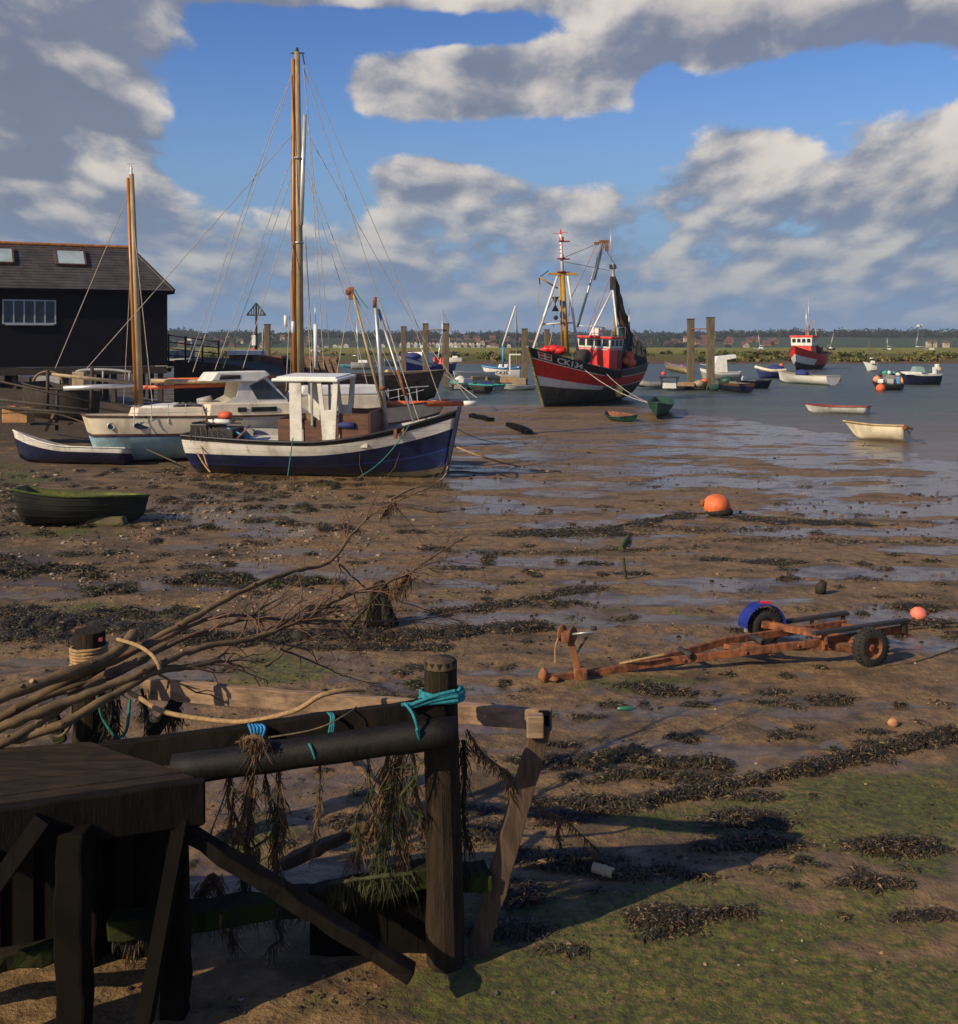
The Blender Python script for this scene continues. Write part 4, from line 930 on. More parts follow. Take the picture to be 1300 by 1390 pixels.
MB().box((-1.6,0,1.75),(.35,.5,1.0)).build('outboard_motor',CLEANW,r_,local=True,bevel=.08); MB().box((-1.1,.6,1.6),(.3,.4,.7)).build('seat_back',CLEANW,r_,local=True,bevel=.05)
r_, hh = small_boat('motor_boat','pale motor boat under a patchwork cover between two buoys','boat', wl(1200,517.5), wl(1229,517.5), 1.8,.8,[GREYP],z0,INSD,GREYP,.2,0,0,sink=.2)
mb = MB()
for k in range(9): mb.ball((-1.3+.33*k,random.uniform(-.3,.3),.95+random.uniform(-.1,.25)),random.uniform(.22,.36),8,k%3,(1.2,1,.8),.1)
mb.build('covered_gear',[CLEANW,TURQP,CLUT],r_,local=True)
# cruiser beyond the pontoon
r_, hh = small_boat('motor_cruiser','white motor cruiser with raked cabin behind the pontoon piles','motor boat', wl(953,515), wl(1002,515), 2.8,1.2,[GREYP,CLEANW],lambda t,v,j:[0,0,0,1][j],CLEANW,CLEANW,.35,0,0,sink=.3)
MB().poly([(-.6,-1,1.1),(1.4,-1,1.15),(.5,-1,2.9),(-1.5,-1,3.1),(-1.6,-1,2.7),(-.5,-1,2.5)],(0,2,0)).build('cabin',CLEANW,r_,local=True,bevel=.05)
mb = MB(); mb.poly([(-.1,-1.02,1.6),(1.0,-1.02,1.6),(.5,-1.02,2.4),(-.2,-1.02,2.4)],(0,.02,0)); mb.build('cabin_window',GLASSW,r_,local=True)
mb = MB(); 
for s_ in (-1,1): mb.tube([hh.pt(.7+.1*k,1,s_,.1)+Vector((0,0,.02 if False else .5)) for k in range(4)],.02,5)
mb.build('bow_rail',ALU,r_,local=True,fix=False)
# far red trawler
M_, L_ = pose(G(1068,503,WL), G(1118,499,WL), 0, 0, .6)
ft_ = thing('trawler','distant red and white trawler moored in the channel','trawler',M_)
h2 = Hull(10.5, 4.6, 2.9, bow=1.2, stern=.3, rake=1.2, transom=.8, full=2.2, keelup=.1, bowp=2.2, tr_rake=.5, vee=1.0)
make_hull(ft_, h2, [0,.25,.42,.7,.86,1], lambda t,v,j:[2,2,0,0,0][j] if not(t>.62 and j==2) else 1, [REDP,CLEANW,BLACKP], deckv=.75, deckm=CLUT, railm=DKRED, railr=.07)
MB().box((1.3,0,3.5),(2.6,3.0,1.3),top=.97).build('wheelhouse_base',REDP,ft_,local=True,bevel=.05); wh = MB().box((1.3,0,4.75),(2.7,3.1,1.25),top=1.02).build('wheelhouse',CLEANW,ft_,local=True,bevel=.05)
for k in range(4): MB().box((2.68,-1.1+.73*k,4.9),(.05,.5,.55)).build('front_window',GLASS,wh,local=True)
for s_ in (1,-1):
    for k in range(3): MB().box((.5+.8*k,s_*1.57,4.9),(.5,.05,.55)).build('side_window',GLASS,wh,local=True)
MB().box((1.2,0,5.5),(3.1,3.5,.3)).build('wheelhouse_roof',REDP,ft_,local=True,bevel=.05)
MB().tube([(.2,0,5.6),(.1,0,10)],[.1,.05],8).build('mast',ALU,ft_,local=True); MB().tube([(.2,.4,5.6),(.4,.4,11.4)],.03,5).build('aerial',ALU,ft_,local=True)
MB().tube([(.1,0,8),(-1.6,0,5.8)],.06,6).build('mast_strut',CLEANW,ft_,local=True)
for s_ in (-.9,.9): MB().tube([(-3.2,s_,2.8),(-3.0,s_*.4,8.0)],.09,6).build('gantry_leg',PALEWOOD,ft_,local=True)
MB().tube([(-3,-.5,7.2),(-.2,0,5.2)],.08,6).build('gantry_boom',YELLOWP,ft_,local=True)
MB().ball((-2.4,0,3.4),.9,12,0,(1.5,1.4,1.2),.2).build('net_pile',NETB,ft_,local=True); MB().box((-4.0,0,3.2),(1.4,3,1.5),top=.8).build('stern_gear',DKRED,ft_,local=True,bevel=.1)
for k in range(5): MB().lathe(h2.pt(.1+.09*k,.86,-1)+Vector((0,-.1,0)),[(.15,-.1),(.42,-.1),(.42,.1),(.15,.1)],10,axis=(0,1,0)).build('tyre_fender',RUBBER,ft_,local=True,fix=False)
# yachts beyond: hull with cabin, mast and stay
def yacht(px0, px1, py, d, top_px, top_py, mx, label, hm, lean=True, cabm=None, mastm=None, name='sailing_boat', D=.9, cover=None):
    zz = WL if py > 489 else H-(py-CY)/F*d
    b0, s0 = P(px0,py,d), P(px1,py,d); b0.z = s0.z = zz
    M_, L_ = pose(b0, s0, 0, 0, .1); r = thing(name, label, 'sailing boat', M_)
    hh = Hull(L_, min(2.4,L_*.36), D, bow=.25, stern=.05, rake=.5, transom=.6, full=2.2, keelup=.4)
    make_hull(r, hh, [0,.3,.6,.85,1], lambda t,v,j: 1 if j==3 else 0, [hm, cabm or hm], deckv=.9, deckm=CLEANW, railm=hm, railr=.04)
    MB().box((-.1*L_*.3,0,D+.18),(L_*.38,1.1,.42),top=.8).build('cabin',cabm or CLEANW,r,local=True,bevel=.06)
    b_ = P(mx,py-4,d); t_ = P(top_px,top_py,d); MB().tube([b_,t_],[.085,.06],8).build('mast',mastm or ALU,r)
    MB().tube([b_+Vector((0,0,.9)), b_+Vector(((px1-mx)*.8/F*d,0,.95))],.08,6).build('boom',cover or ALU,r)
    lines(r,'stay',[WIRE],[(t_,P(px0,py-5,d)),(t_,P(px1,py-5,d))],.018 if d<120 else .03)
    return r, hh
yacht(1176,1190,499,155,1180,463,1180,'small white yacht with a red mast alone in the channel',CLEANW,mastm=RUST,D=1.2)
yacht(512,477,495,165,484,430,487,'grey hulled yacht moored left of the blue fishing boat',GREYP,D=1.1)
yacht(607,628,489.2,205,601,420,600.5,'white yacht with blue sail cover seen between two tall piles',CLEANW,cover=BLUEC,D=1.1)
yacht(1024,1040,477,330,1029,455,1031,'yacht with two masts standing on the marsh left of the far trawler',GREYP,D=1.0)
yacht(1132,1122,477,330,1131,452,1126,'yacht with a leaning mast on the marsh right of the far trawler',DKNAVY,D=1.0)
yacht(1200,1212,478,330,1204,458,1204,'low dark yacht on the marsh behind the red masted yacht',DKNAVY,D=.9)
yacht(1256,1272,478.5,330,1246,452,1242,'pale yacht on the marsh at the far right with leaning mast',GREYP,D=1.0)
yacht(424,436,480,280,430,440,430,'small far yacht seen past the main mast',CLEANW,D=.9)
# CK sailing boat at the pontoon
r_, hh = yacht(659,706,514,120,699,415,701,'white sailing boat with blue rail moored at the pontoon left of the trawler',CLEANW,cabm=CLEANW,D=1.5,mastm=PALEWOOD)
mb = MB(); hh.rail(mb,.09,.97,.02); mb.build('blue_rail',SKYBLUE,r_,local=True,fix=False)
mb = MB(); mb.tube([P(682,498,119),P(682,470,119)],.12,8); mb.build('foremast',SKYBLUE,r_)
mb = MB(); mb.tube([P(681,470,119),P(699,415,119.5)],.10,8); mb.build('gaff_pole',CLEANW,r_)
text_on(r_,'sail_number','CK35',.55,DKNAVY,lambda x,y:(lambda p:Vector((p.x,p.y+.02,p.z)))(hh.pt(.72-x/hh.L,.55+y/1.9,1)),.01)
MB().poly([P(690,480,118.5),P(706,480,118.5),P(706,482,118.5),P(692,482,118.5),P(692,508,118.5),P(690,508,118.5)],(0,.12,0)).build('gallows_frame',CLEANW,r_)
# blue and red fishing boat behind the piles
M_, L_ = pose(G(531,513,WL), G(622,508,WL), 0, 0, .3)
fb_ = thing('fishing_boat','bright blue fishing boat with white wheelhouse and red gear behind the hulk','fishing boat',M_)
h3 = Hull(10.0, 3.4, 1.75, bow=1.25, stern=.1, rake=1.0, transom=.8, full=2.1, keelup=.2, bowp=2.1, vee=1.0)
BRB = mat('bright_blue_paint',(.015,.025,.22),.4,.25,2,dirt=.15)
make_hull(fb_, h3, [0,.3,.55,.78,.9,1], lambda t,v,j: [0,0,0,1 if t>.62 else 0,1 if t>.55 else 0][j], [BRB,CLEANW], deckv=.75, deckm=GREYP, railm=BRB, railr=.06)
ck = MB().box((1.3,0,2.3),(2.6,2.2,1.9),top=.93).build('wheelhouse',CLEANW,fb_,local=True,bevel=.08)
for k in range(2): MB().box((.7+1.1*k,-1.08,2.7),(.8,.05,.6)).build('side_window',GLASS,ck,local=True)
MB().box((-.1,-1.1,1.75),(1.6,.05,.6)).build('red_panel',REDP,fb_,local=True); MB().lathe((.8,0,3.2),[(.08,0),(.08,.5),(.3,.5),(.3,.85),(0,.9)],12).build('radar',CLEANW,fb_,local=True)
MB().ball((3.0,0,2.75),.8,12,0,(1.2,1.3,.6)).build('spray_hood',BLUEC,fb_,local=True)
for (x,s_) in ((-2.2,.62),(-4.6,.5)): MB().box((x,-.3,2.0),(s_*1.4,1.2,s_*1.8),top=.7).build('red_gear',REDP,fb_,local=True,bevel=.1)
MB().tube([(-3.6,-.6,1.8),(-4.6,-.6,5.2)],.08,6).build('gantry_leg',ALU,fb_,local=True); MB().tube([(-4.4,.6,1.8),(-4.6,.6,5.0)],.06,6).build('gantry_leg',ALU,fb_,local=True); MB().tube([(.2,0,3.2),(.1,0,8.2)],[.06,.02],6).build('aerial',ALU,fb_,local=True)
small_boat('motor_boat','pale open motor boat left of the blue fishing boat','boat', wl(523,497), wl(548,496), 2.2,1.0,[GREYP,CLEANW],lambda t,v,j:[0,0,0,1][j],CLEANW,CLEANW,.3,0,1,sink=.1)
small_boat('dinghy','turquoise low punt moored behind the hulk roof','dinghy', wl(462,498.5), wl(502,500), 1.6,.5,[TURQP,SKYBLUE],lambda t,v,j:[1,1,1,0][j],INSD,TURQP,.1,0,1,sink=.1)

# ---- pontoons with clutter
PONT = mat('pontoon_deck_boards',(.33,.21,.11),.75,.3,2,(6,1,1),bmp=.2,dirt=.3)
def pontoon(px0, px1, py, depth, label):
    a, b_ = wl(px0,py), wl(px1,py); r = thing('pontoon', label, 'pontoon', (a+b_)/2)
    L_ = (b_-a).length; d = depth
    MB().box((0,d/2,.42),(L_,d,.10)).build('deck',PONT,r,local=True); MB().box((0,d/2,.2),(L_-.3,d-.2,.34)).build('float',BLACKP,r,local=True)
    for k in range(int(L_/1.8)): MB().box((-L_/2+.9+1.8*k,-.04,.22),(1.2,.08,.3)).build('side_float',CLUT if k%2 else GREYP,r,local=True)
    return r, L_
pontoon(905,976,529,2.4,'low floating pontoon round the two tall right hand piles'); pontoon(612,712,529,2.6,'floating pontoon with deck boards left of the trawler')
def clutter(px, py, d, name, label, f, cat):
    o = f(P(px,py,d)); tag(o, label, cat)
def heap(s, m, sc=(1.3,1,.7)):
    return lambda p: MB().ball(p,s,12,0,sc,.18).build('gear_heap', m)
def crate(w, hh, m, top=.95):
    return lambda p: MB().box(p+Vector((0,0,hh/2)),(w,w*.7,hh),top=top).build('crate', m, bevel=.03)
for (px,py,d,f,l,c) in ((948,521,97,heap(.45,PALEWOOD),'pale heap of rope and net on the pontoon between the two piles','net heap'),(956,517.5,98,heap(.3,BUOYO),'orange float on the pontoon against the right pile','float'),
    (930,524,97,crate(1.4,.35,PONT),'low sunlit wooden crate left of the left tall pile','crate'),(908,527,96,crate(1.1,.45,CLEANW),'white crate at the left end of the pontoon by the inflatable','crate'),
    (970,526,96,heap(.4,NETG),'green net heap at the right end of the pontoon','net heap'),(986,517,98,heap(.5,GREENP),'green tarpaulin heap in the small workboat','tarpaulin'),
    (632,519.5,99,crate(1.2,.4,CLEANW),'white box on the left pontoon behind the turquoise boat','box'),(650,516,101,crate(1.5,.35,PONT),'flat wooden box in the middle of the left pontoon','box'),(690,519,99,crate(1.6,.5,PONT),'sunlit wooden stack on the pontoon below the gallows frame','timber stack'),
    (672,520,99,heap(.4,CLUT),'dark gear heap on the left pontoon','gear heap'),(625,514,101,heap(.35,CLEANW),'small white bundle at the hulk end of the left pontoon','bundle'),(704,522,98,crate(1.2,.6,PALEWOOD),'pale box next to the pile left of the trawler bow','box'),(660,524,98,crate(1.0,.4,BLUEC),'blue crate on the front edge of the left pontoon','crate')):
    o = f(P(px,py,d)); tag(o, l, c)
# dark table frame on the right pontoon
fr = thing('rack', 'dark tubular rack standing on the pontoon left of the piles', 'rack', P(909,526,97))
for (x,y) in ((-.7,0),(.7,0),(-.7,.6),(.7,.6)): MB().tube([(x,y,0),(x,y,.9)],.04,6).build('leg',CLUT,fr,local=True)
MB().box((0,.3,.9),(1.7,.8,.12)).build('top',CLUT,fr,local=True)
small_boat('dinghy','turquoise dinghy moored along the left pontoon','dinghy', wl(607,526), wl(676,531), 1.7,.55,[GREYP,TURQP],lambda t,v,j:[0,0,0,1][j],TURQP,TURQP,.12,0,1,sink=.05,railr=.07)
small_boat('dinghy','dark grey tender in the shade under the turquoise dinghy','dinghy', wl(642,533), wl(662,534), 1.4,.6,[CLUT],z0,CLUT,CLUT,.1,0,1,sink=.05)
small_boat('dinghy','white dinghy lying at the pontoon end beside the trawler bow','dinghy', wl(690,530), wl(722,529), 1.5,.5,[CLEANW],z0,INSD,CLEANW,.1,0,1,sink=.05)
small_boat('motor_boat','white motor boat with grey cover on the left pontoon','boat', wl(618,519), wl(664,517), 2.0,.9,[CLEANW],z0,GREYP,CLEANW,.2,0,1,sink=-.1)
# inflatable
M_, L_ = pose(wl(868,528), wl(904,527)); r_ = thing('inflatable_dinghy','grey inflatable dinghy moored right of the trawler stern','inflatable dinghy',M_)
mb = MB(); pts = [(-L_/2,.7,.35)]+[(L_/2*x,y,.35+.25*max(0,x)**3) for x,y in ((0,.72),(.6,.62),(.9,.35),(1,0),(.9,-.35),(.6,-.62),(0,-.72))]+[(-L_/2,-.7,.35)]
mb.tube(smooth_path(pts,3),.27,10); mb.build('tube',GREYTUBE,r_,local=True); MB().box((-.1*L_,0,.2),(L_*.75,1.0,.08)).build('floor',CLUT,r_,local=True); MB().box((-L_/2+.1,0,.4),(.06,1.1,.5)).build('transom',CLUT,r_,local=True)

# ---- mooring buoys
def buoy(px, py, r, label, m=BUOYO, d=None, cat='buoy', lines_=True):
    c = wl(px,py) if d is None else P(px,py,d); o = thing('mooring_buoy', label, cat, c)
    MB().ball((0,0,r*.55),r,14,0,(1,1,.92)).build('float',m,o,local=True); MB().lathe((0,0,r*1.35),[(r*.22,0),(r*.22,r*.2),(0,r*.25)],8).build('cap',m,o,local=True); return o
for (px,py,r,l,m) in ((1195,530.5,.42,'red orange buoy at the bow of the black motor boat',BUOYO),(1190,518,.42,'peach orange buoy left of the patchwork covered boat',mat('peach_buoy',(.75,.26,.12),.5,.15,4)),(1225,519,.36,'yellow orange buoy at the bow of the dark motor boat',mat('amber_buoy',(.8,.32,.04),.5,.15,4)),
    (1274,503.5,.42,'pale orange buoy alone near the far right bank',mat('pale_orange_buoy',(.72,.33,.14),.5,.15,4)),(1060,498,.40,'orange buoy left of the far red trawler',BUOYO),(925,499.5,.34,'pink buoy above the tan tender',BUOYP),(900,509,.30,'small pink buoy left of the tan tender',BUOYP),
    (1137,517,.34,'orange buoy at the stern of the white open boat',mat('dull_orange_buoy',(.6,.15,.06),.6,.15,4)),(526,507,.34,'yellow buoy in front of the blue fishing boat',YELLOWF),(519,496,.3,'red buoy left of the pale open motor boat',REDP),(676,493,.33,'orange buoy behind the pontoon sailing boat',BUOYO)):
    buoy(px,py,r,l,m)
# ------------------------------------------------------------ boat shed on the shore
TAR = mat('black_tarred_boards', (.0045,.004,.0055), .65, .45, 3, (.3,.3,6), bmp=.3, spec=.2, dirt=.1, dcol=(.012,.010,.011))
SLATE = mat('slate_tiles', (.052,.043,.040), .75, .35, 1.6, bmp=.5, bscale=9, dirt=.25, dcol=(.10,.075,.05))
RIDGE = mat('orange_ridge_tiles', (.36,.135,.035), .85, .3, 4, bmp=.4)
TIMB = mat('grey_timber_beam', (.050,.038,.026), .85, .4, 2, bmp=.4, dirt=.3)
FRAMEG = mat('grey_window_frame', (.38,.40,.42), .6, .1, 4)
SKYG = mat('skylight_glass', (.35,.42,.42), .15, .15, 1, bmp=0)
ub = Vector((.892,.452,0)); nb = Vector((-.452,.892,0)); Bc = Vector((-18.1,64,0))
def S(s, n, z): return Bc - ub*s + nb*n + Vector((0,0,z))
sh = thing('boat_shed', 'black weatherboard boat shed on stilts with slate roof and orange ridge', 'shed', S(8,0,2.85))
LEN, WD, ZB, ZE, ZR = 17, 6.0, 2.95, 7.45, 9.92
mb = MB(); nbd = 28; hb = (ZE-ZB)/nbd
for k in range(nbd):
    z = ZB+k*hb; 
    mb.add([S(LEN,-.035,z),S(0,-.035,z),S(0,-.012,z+hb),S(LEN,-.012,z+hb),S(LEN,0.0,z),S(0,0.0,z)],[(0,1,2,3),(4,5,1,0)])
mb.add([S(0,-.03,ZB),S(0,WD,ZB),S(0,WD,ZE),S(0,-.02,ZE)],[(0,1,2,3)]); mb.add([S(LEN,0,ZB),S(LEN,WD,ZB),S(LEN,WD,ZE),S(LEN,0,ZE)],[(3,2,1,0)]); mb.add([S(LEN,WD,ZB),S(0,WD,ZB),S(0,WD,ZE),S(LEN,WD,ZE)],[(3,2,1,0)]); mb.add([S(LEN,0,ZB),S(0,0,ZB),S(0,WD,ZB),S(LEN,WD,ZB)],[(0,3,2,1)])
mb.build('wall', TAR, sh, fix=False)
for s_ in (0.03,): MB().beam(S(s_,-.06,ZB),S(s_,-.06,ZE),.16,.06,up=nb).build('corner_board', TAR, sh)
e = .38; zl = ZE-.2
r0, r1 = S(1.5,3,ZR), S(LEN+e,3,ZR)
EA, EB, EC, ED = S(LEN+e,-e,zl), S(-e,-e,zl), S(-e,WD+e,zl), S(LEN+e,WD+e,zl)
mb = MB(); nr = 16
def course(P0,P1,Q0,Q1):                 # overlapping slate courses between eave and ridge
    for k in range(nr):
        a, b_ = k/nr, (k+1)/nr
        l0, l1 = P0.lerp(Q0,a), P1.lerp(Q1,a); u0, u1 = P0.lerp(Q0,b_), P1.lerp(Q1,b_)
        up = Vector((0,0,.035)); mb.add([l0+up,l1+up,u1,u0,l0,l1],[(0,1,2,3),(4,5,1,0)])
course(EA,EB,r1,r0); course(EB,EC,r0,r0); course(EC,ED,r0,r1)
roof = mb.build('roof', SLATE, sh, fix=False)
mb = MB(); nn = 34
for k in range(nn): mb.tube([r0.lerp(r1,k/nn)+Vector((0,0,.03)), r0.lerp(r1,(k+.96)/nn)+Vector((0,0,.03))],[.12,.13],8)
mb.build('ridge_tiles', RIDGE, roof, fix=False)
MB().beam(EB+Vector((0,0,.06)),r0+Vector((0,0,.05)),.16,.10).build('hip_tiles', SLATE, roof)
MB().beam(EA-Vector((0,0,.06)),EB-Vector((0,0,.06)),.06,.16).build('fascia', TAR, roof); MB().beam(EB-Vector((0,0,.06)),EC-Vector((0,0,.06)),.06,.16).build('fascia', TAR, roof)
MB().tube([EA+Vector((0,0,-.02))-nb*.08,EB+Vector((0,0,-.02))-nb*.08],.06,8).build('gutter', TAR, roof)
def RP(s, t): 
    a = S(s,-e,zl); b_ = S(s,3,ZR); return a.lerp(b_,t)
rn = (RP(0,1)-RP(0,0)).cross(ub).normalized(); rn = rn if rn.z > 0 else -rn
def ray_s(px, n):                         # where along the shed a column of the photograph falls
    k = (px-650)/1500; b0 = Bc + nb*n
    return (b0.x - k*b0.y)/(ub.x - k*ub.y)
for (px0,px1) in ((76,116),(-14,18)):
    s0, s1 = ray_s(px0,1.6), ray_s(px1,1.6)
    q = [RP(s0,.52),RP(s1,.52),RP(s1,.86),RP(s0,.86)]
    mb = MB()
    for i in range(4): mb.beam(q[i]+rn*.10,q[(i+1)%4]+rn*.10,.10,.16,up=rn)
    fr = mb.build('skylight', BROWNB, sh); mb = MB(); mb.add([p+rn*.13 for p in q],[(0,1,2,3)]); mb.build('glass', SKYG, fr)
s0, s1 = ray_s(4,0), ray_s(75,0); zt, zb = 6.62, 5.35
mb = MB()
for i in range(6):
    s = s0+(s1-s0)*i/5; mb.beam(S(s,-.06,zb),S(s,-.06,zt),.07,.07,up=nb)
for z in (zb,zt): mb.beam(S(s0+.04,-.065,z),S(s1-.04,-.065,z),.08,.075)
win = mb.build('window', FRAMEG, sh); MB().add([S(s0,-.045,zb),S(s1,-.045,zb),S(s1,-.045,zt),S(s0,-.045,zt)],[(0,1,2,3)]).build('pane', mat('shed_window_glass',(.03,.04,.045),.12,.4,1,bmp=0), win)
MB().beam(S(s0-.1,-.1,zb-.07),S(s1+.1,-.1,zb-.07),.16,.05).build('sill', FRAMEG, win)
MB().beam(S(LEN,-.08,2.72),S(0,-.08,2.72),.25,.42).build('floor_beam', TIMB, sh)
for k in range(7):
    for n in (.1,3,5.8): 
        q = S(.3+2.6*k,n,0); MB().beam((q.x,q.y,.9),(q.x,q.y,2.52),.26,.26).build('stilt', DARKWOOD, sh)
# dark earth ramp right of the shed
mb = MB(); pr = [(0,0,-.5),(0,0,3.25),(3.2,1,2.95),(6.4,2,2.2),(7.2,2,-.5)]
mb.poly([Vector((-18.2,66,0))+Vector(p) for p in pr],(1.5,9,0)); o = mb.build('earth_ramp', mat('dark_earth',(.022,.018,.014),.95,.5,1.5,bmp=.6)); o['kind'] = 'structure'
# fence on the ramp
fc = thing('fence','black metal railing on the ramp beside the shed','fence',P(262,489,68))
def fz(px): return 487.5+max(0,px-255)*.14
for px in (229,252,275,297): MB().tube([P(px,fz(px)+4,67),P(px,453+ (px-229)*.13,67)],.06,6).build('post',BLACKP,fc)
for k in range(4):
    MB().tube([P(229,455+9*k,67),P(297,464+8*k,67)],.035,6).build('rail',BLACKP,fc)
ml = thing('lamp_post','short white lamp post with angled head behind the railing','lamp post',P(262,489,72))
MB().tube([P(262,492,72),P(262,463,72)],.14,8).build('pole',GREYP,ml); MB().beam(P(263,461.5,72),P(255.5,460,72),.35,.22).build('lamp_head',CLEANW,ml,bevel=.05)
# van seen under the shed
vn_ = thing('parked_van','white van parked beyond the shed and seen between its stilts','van',P(20,520,80))
c = P(20,507,80); MB().box(c+Vector((-.4,1.5,.25)),(2.0,4.2,1.75),top=.95).build('body',CLEANW,vn_,bevel=.12)
MB().box(c+Vector((.72,-.63,-.35)),(.14,.06,.30)).build('tail_light',REDP,vn_); MB().box(c+Vector((-.4,-.63,-.62)),(1.9,.14,.2)).build('bumper',CLUT,vn_)
MB().box(c+Vector((-.4,-.62,.55)),(1.5,.06,.5)).build('rear_window',GLASS,vn_)
for s_ in (-1,1): MB().lathe(c+Vector((-.4+.8*s_,.2,-.75)),[(0,-.12),(.33,-.12),(.33,.12),(0,.12)],14,axis=(1,0,0)).build('wheel',RUBBER,vn_)
# parked cars beyond the ramp
for (px,l) in ((232,'pale car roof seen behind the left end of the railing'),(246,'white car parked behind the railing with red lights')):
    cr = thing('parked_car',l,'car',P(px,489,80)); c = P(px,487,80)
    MB().box(c+Vector((0,.9,-.3)),(1.7,4.0,.7)).build('body',CLEANW if px<240 else GREYP,cr,bevel=.15); MB().box(c+Vector((0,1.1,.3)),(1.4,2.0,.6),top=.75).build('cabin',GLASS,cr,bevel=.1)
    for s_ in (-1,1): MB().lathe(c+Vector((.75*s_,-.4,-.65)),[(0,-.1),(.3,-.1),(.3,.1),(0,.1)],12,axis=(1,0,0)).build('wheel',RUBBER,cr); 
    MB().box(c+Vector((.65,-1.12,-.15)),(.25,.05,.16)).build('tail_light',REDP,cr)

# ---- clutter on the left shore
r_ = thing('rotting_boat','upright mossy stern of a rotting wooden boat on the left shore','derelict boat',P(70,585,52))
M_ = pose(P(135,583,52.5),P(46,583,53.0))[0]; r_.matrix_basis = M_ ; r_.location.z = .35
h4 = Hull(3.3,2.2,1.85,bow=-.2,stern=.25,rake=.1,transom=.95,full=3,keelup=.3,bowp=3.2)
make_hull(r_,h4,[0,.3,.6,.85,1],lambda t,v,j: 1 if t==0 else 0,[DARKWOOD,mat('mossy_transom',(.12,.11,.04),.9,.5,3,(4,1,1),bmp=.5,dirt=.4)],inside=DARKWOOD,railm=DARKWOOD,railr=.06)
MB().box((-1.75,-.3,1.2),(.14,.2,2.2)).build('stern_post',TIMB,r_,local=True)
jt = thing('landing_stage','old timber landing stage of poles and planks on the left shore','jetty',P(60,580,50))
for (a,b_,r,m) in ((P(-20,513,46),P(122,545,45),.045,DARKWOOD),(P(-20,551,46),P(118,562,44),.07,DARKWOOD),(P(-20,540,47),P(120,556,45.5),.05,TIMB)): MB().tube([a,b_],r,8).build('pole',m,jt)
for (px,y0,y1,d) in ((64,502,560,48),(124,498,570,46),(77,530,584,47)): MB().tube([P(px,y1,d),P(px+1,y0,d)],.08,8).build('post',DARKWOOD,jt)
MB().beam(P(62,585,46.5),P(74,560,46.5),.10,.10).build('brace',RAWWOOD,jt)
MB().box(P(70,575,46.4),(1.6,.5,.08)).build('plank',DARKWOOD,jt)
o = MB().box(P(25,563,46)-Vector((0,0,.0)),(1.05,.8,.62)).build('crate', mat('orange_wood_crate',(.40,.20,.08),.8,.25,3,dirt=.3), bevel=.03); tag(o,'orange brown wooden crate on the landing stage planks','crate')
o = MB().box(P(16,552.5,45.9),(.42,.3,.10)).build('brick', ORANGEP, bevel=.01); tag(o,'orange brick lying on the wooden crate','brick')
ca = thing('cart','small cart with curved wooden end standing under the shed','cart',P(65,520,56)); c = P(65,520,56)
mb = MB(); mb.tube([c+Vector((math.cos(a)*.75,0,math.sin(a)*.6)) for a in [math.pi*i/10 for i in range(11)]],.06,6); mb.build('hoop',RAWWOOD,ca,fix=False)
MB().box(c+Vector((0,.02,.12)),(1.2,.06,.5)).build('end_board',GREYP,ca)
ca2 = thing('boat_trailer','tubular grey frame trailer behind the wooden spars','trailer',P(115,520,52)); c = P(118,522,52)
MB().tube(smooth_path([P(100,515,52),P(104,505,52),P(118,502,52),P(150,502,52),P(178,505,52)],4),.07,8).build('frame',GREYP,ca2,fix=False)
for px in (104,140,176): MB().tube([P(px,520,52),P(px,503,52)],.05,6).build('upright',GREYP,ca2)
o = MB().box(P(108,515,50),(.55,.4,.7)).build('wooden_box',PALEWOOD,bevel=.03); tag(o,'pale upright wooden box behind the mizzen boom','box')
o = MB().tube(smooth_path([P(-15,562,44),P(60,560,44),P(118,575,43.5),P(240,628,38)],5),.025,6).build('mooring_rope',ROPED,fix=False); tag(o,'dark mooring rope from the landing stage to the mud by the blue boat','rope')
# stern line of hulk etc: the old barge
M_, L_ = pose(G(590,546.5,-.2), P(280,548,72), 0, 0, 0); M_.translation.z = -.25
hk = thing('barge','long dark wooden barge hulk with brown deckhouse aground behind the yachts','barge',M_)
h5 = Hull(L_,4.6,2.2,bow=.25,stern=.05,rake=.9,transom=.8,full=2.6,keelup=.2,bowp=2.8,vee=1.0)
make_hull(hk,h5,[0,.2,.45,.7,.9,1],lambda t,v,j:[1,1,0,0,0][j],[OLDHULL,ANTIF],deckv=.9,deckm=DARKWOOD,railm=OLDHULL,railr=.09)
for t in (.68,.78,.86): MB().lathe(h5.pt(t,.72,-1)+Vector((0,-.01,0)),[(0,0),(.17,0),(.17,.03),(0,.03)],14,axis=(0,-1,.1)).build('hawse_hole',BLACKP,hk,local=True)
def hbx(name,px0,px1,py0,py1,d,depth,m,bev=.04):
    a,b_ = P(px0,py1,d),P(px1,py0,d); return MB().box(((a.x+b_.x)/2,d+depth/2,(a.z+b_.z)/2),(b_.x-a.x,depth,b_.z-a.z)).build(name,m,hk,bevel=bev)
dh = hbx('deckhouse',311,352,482,508,73,2.4,RAWWOOD); hbx('deckhouse_roof',308,350,475.5,482,72.7,2.9,CLEANW)
for (a,b_) in ((314,321),(331,343)): hbx('window',a,b_,484,497,72.9,.08,CLUT,0).parent = dh if False else hk
hbx('rusty_cabin',354,383,483,507,73.5,2.2,mat('rust_brown_cabin',(.16,.06,.035),.8,.4,2,(1,1,3),dirt=.3)); hbx('low_cabin',384,455,486,509,74,2.2,DARKWOOD)
for k in range(5): MB().beam(P(416+9*k,486,74),P(424+9*k,508,74),.22,.3).build('frame_timber',RAWWOOD,hk)
MB().beam(P(412,485,74),P(458,486,74),.2,.2).build('top_rail',RAWWOOD,hk)
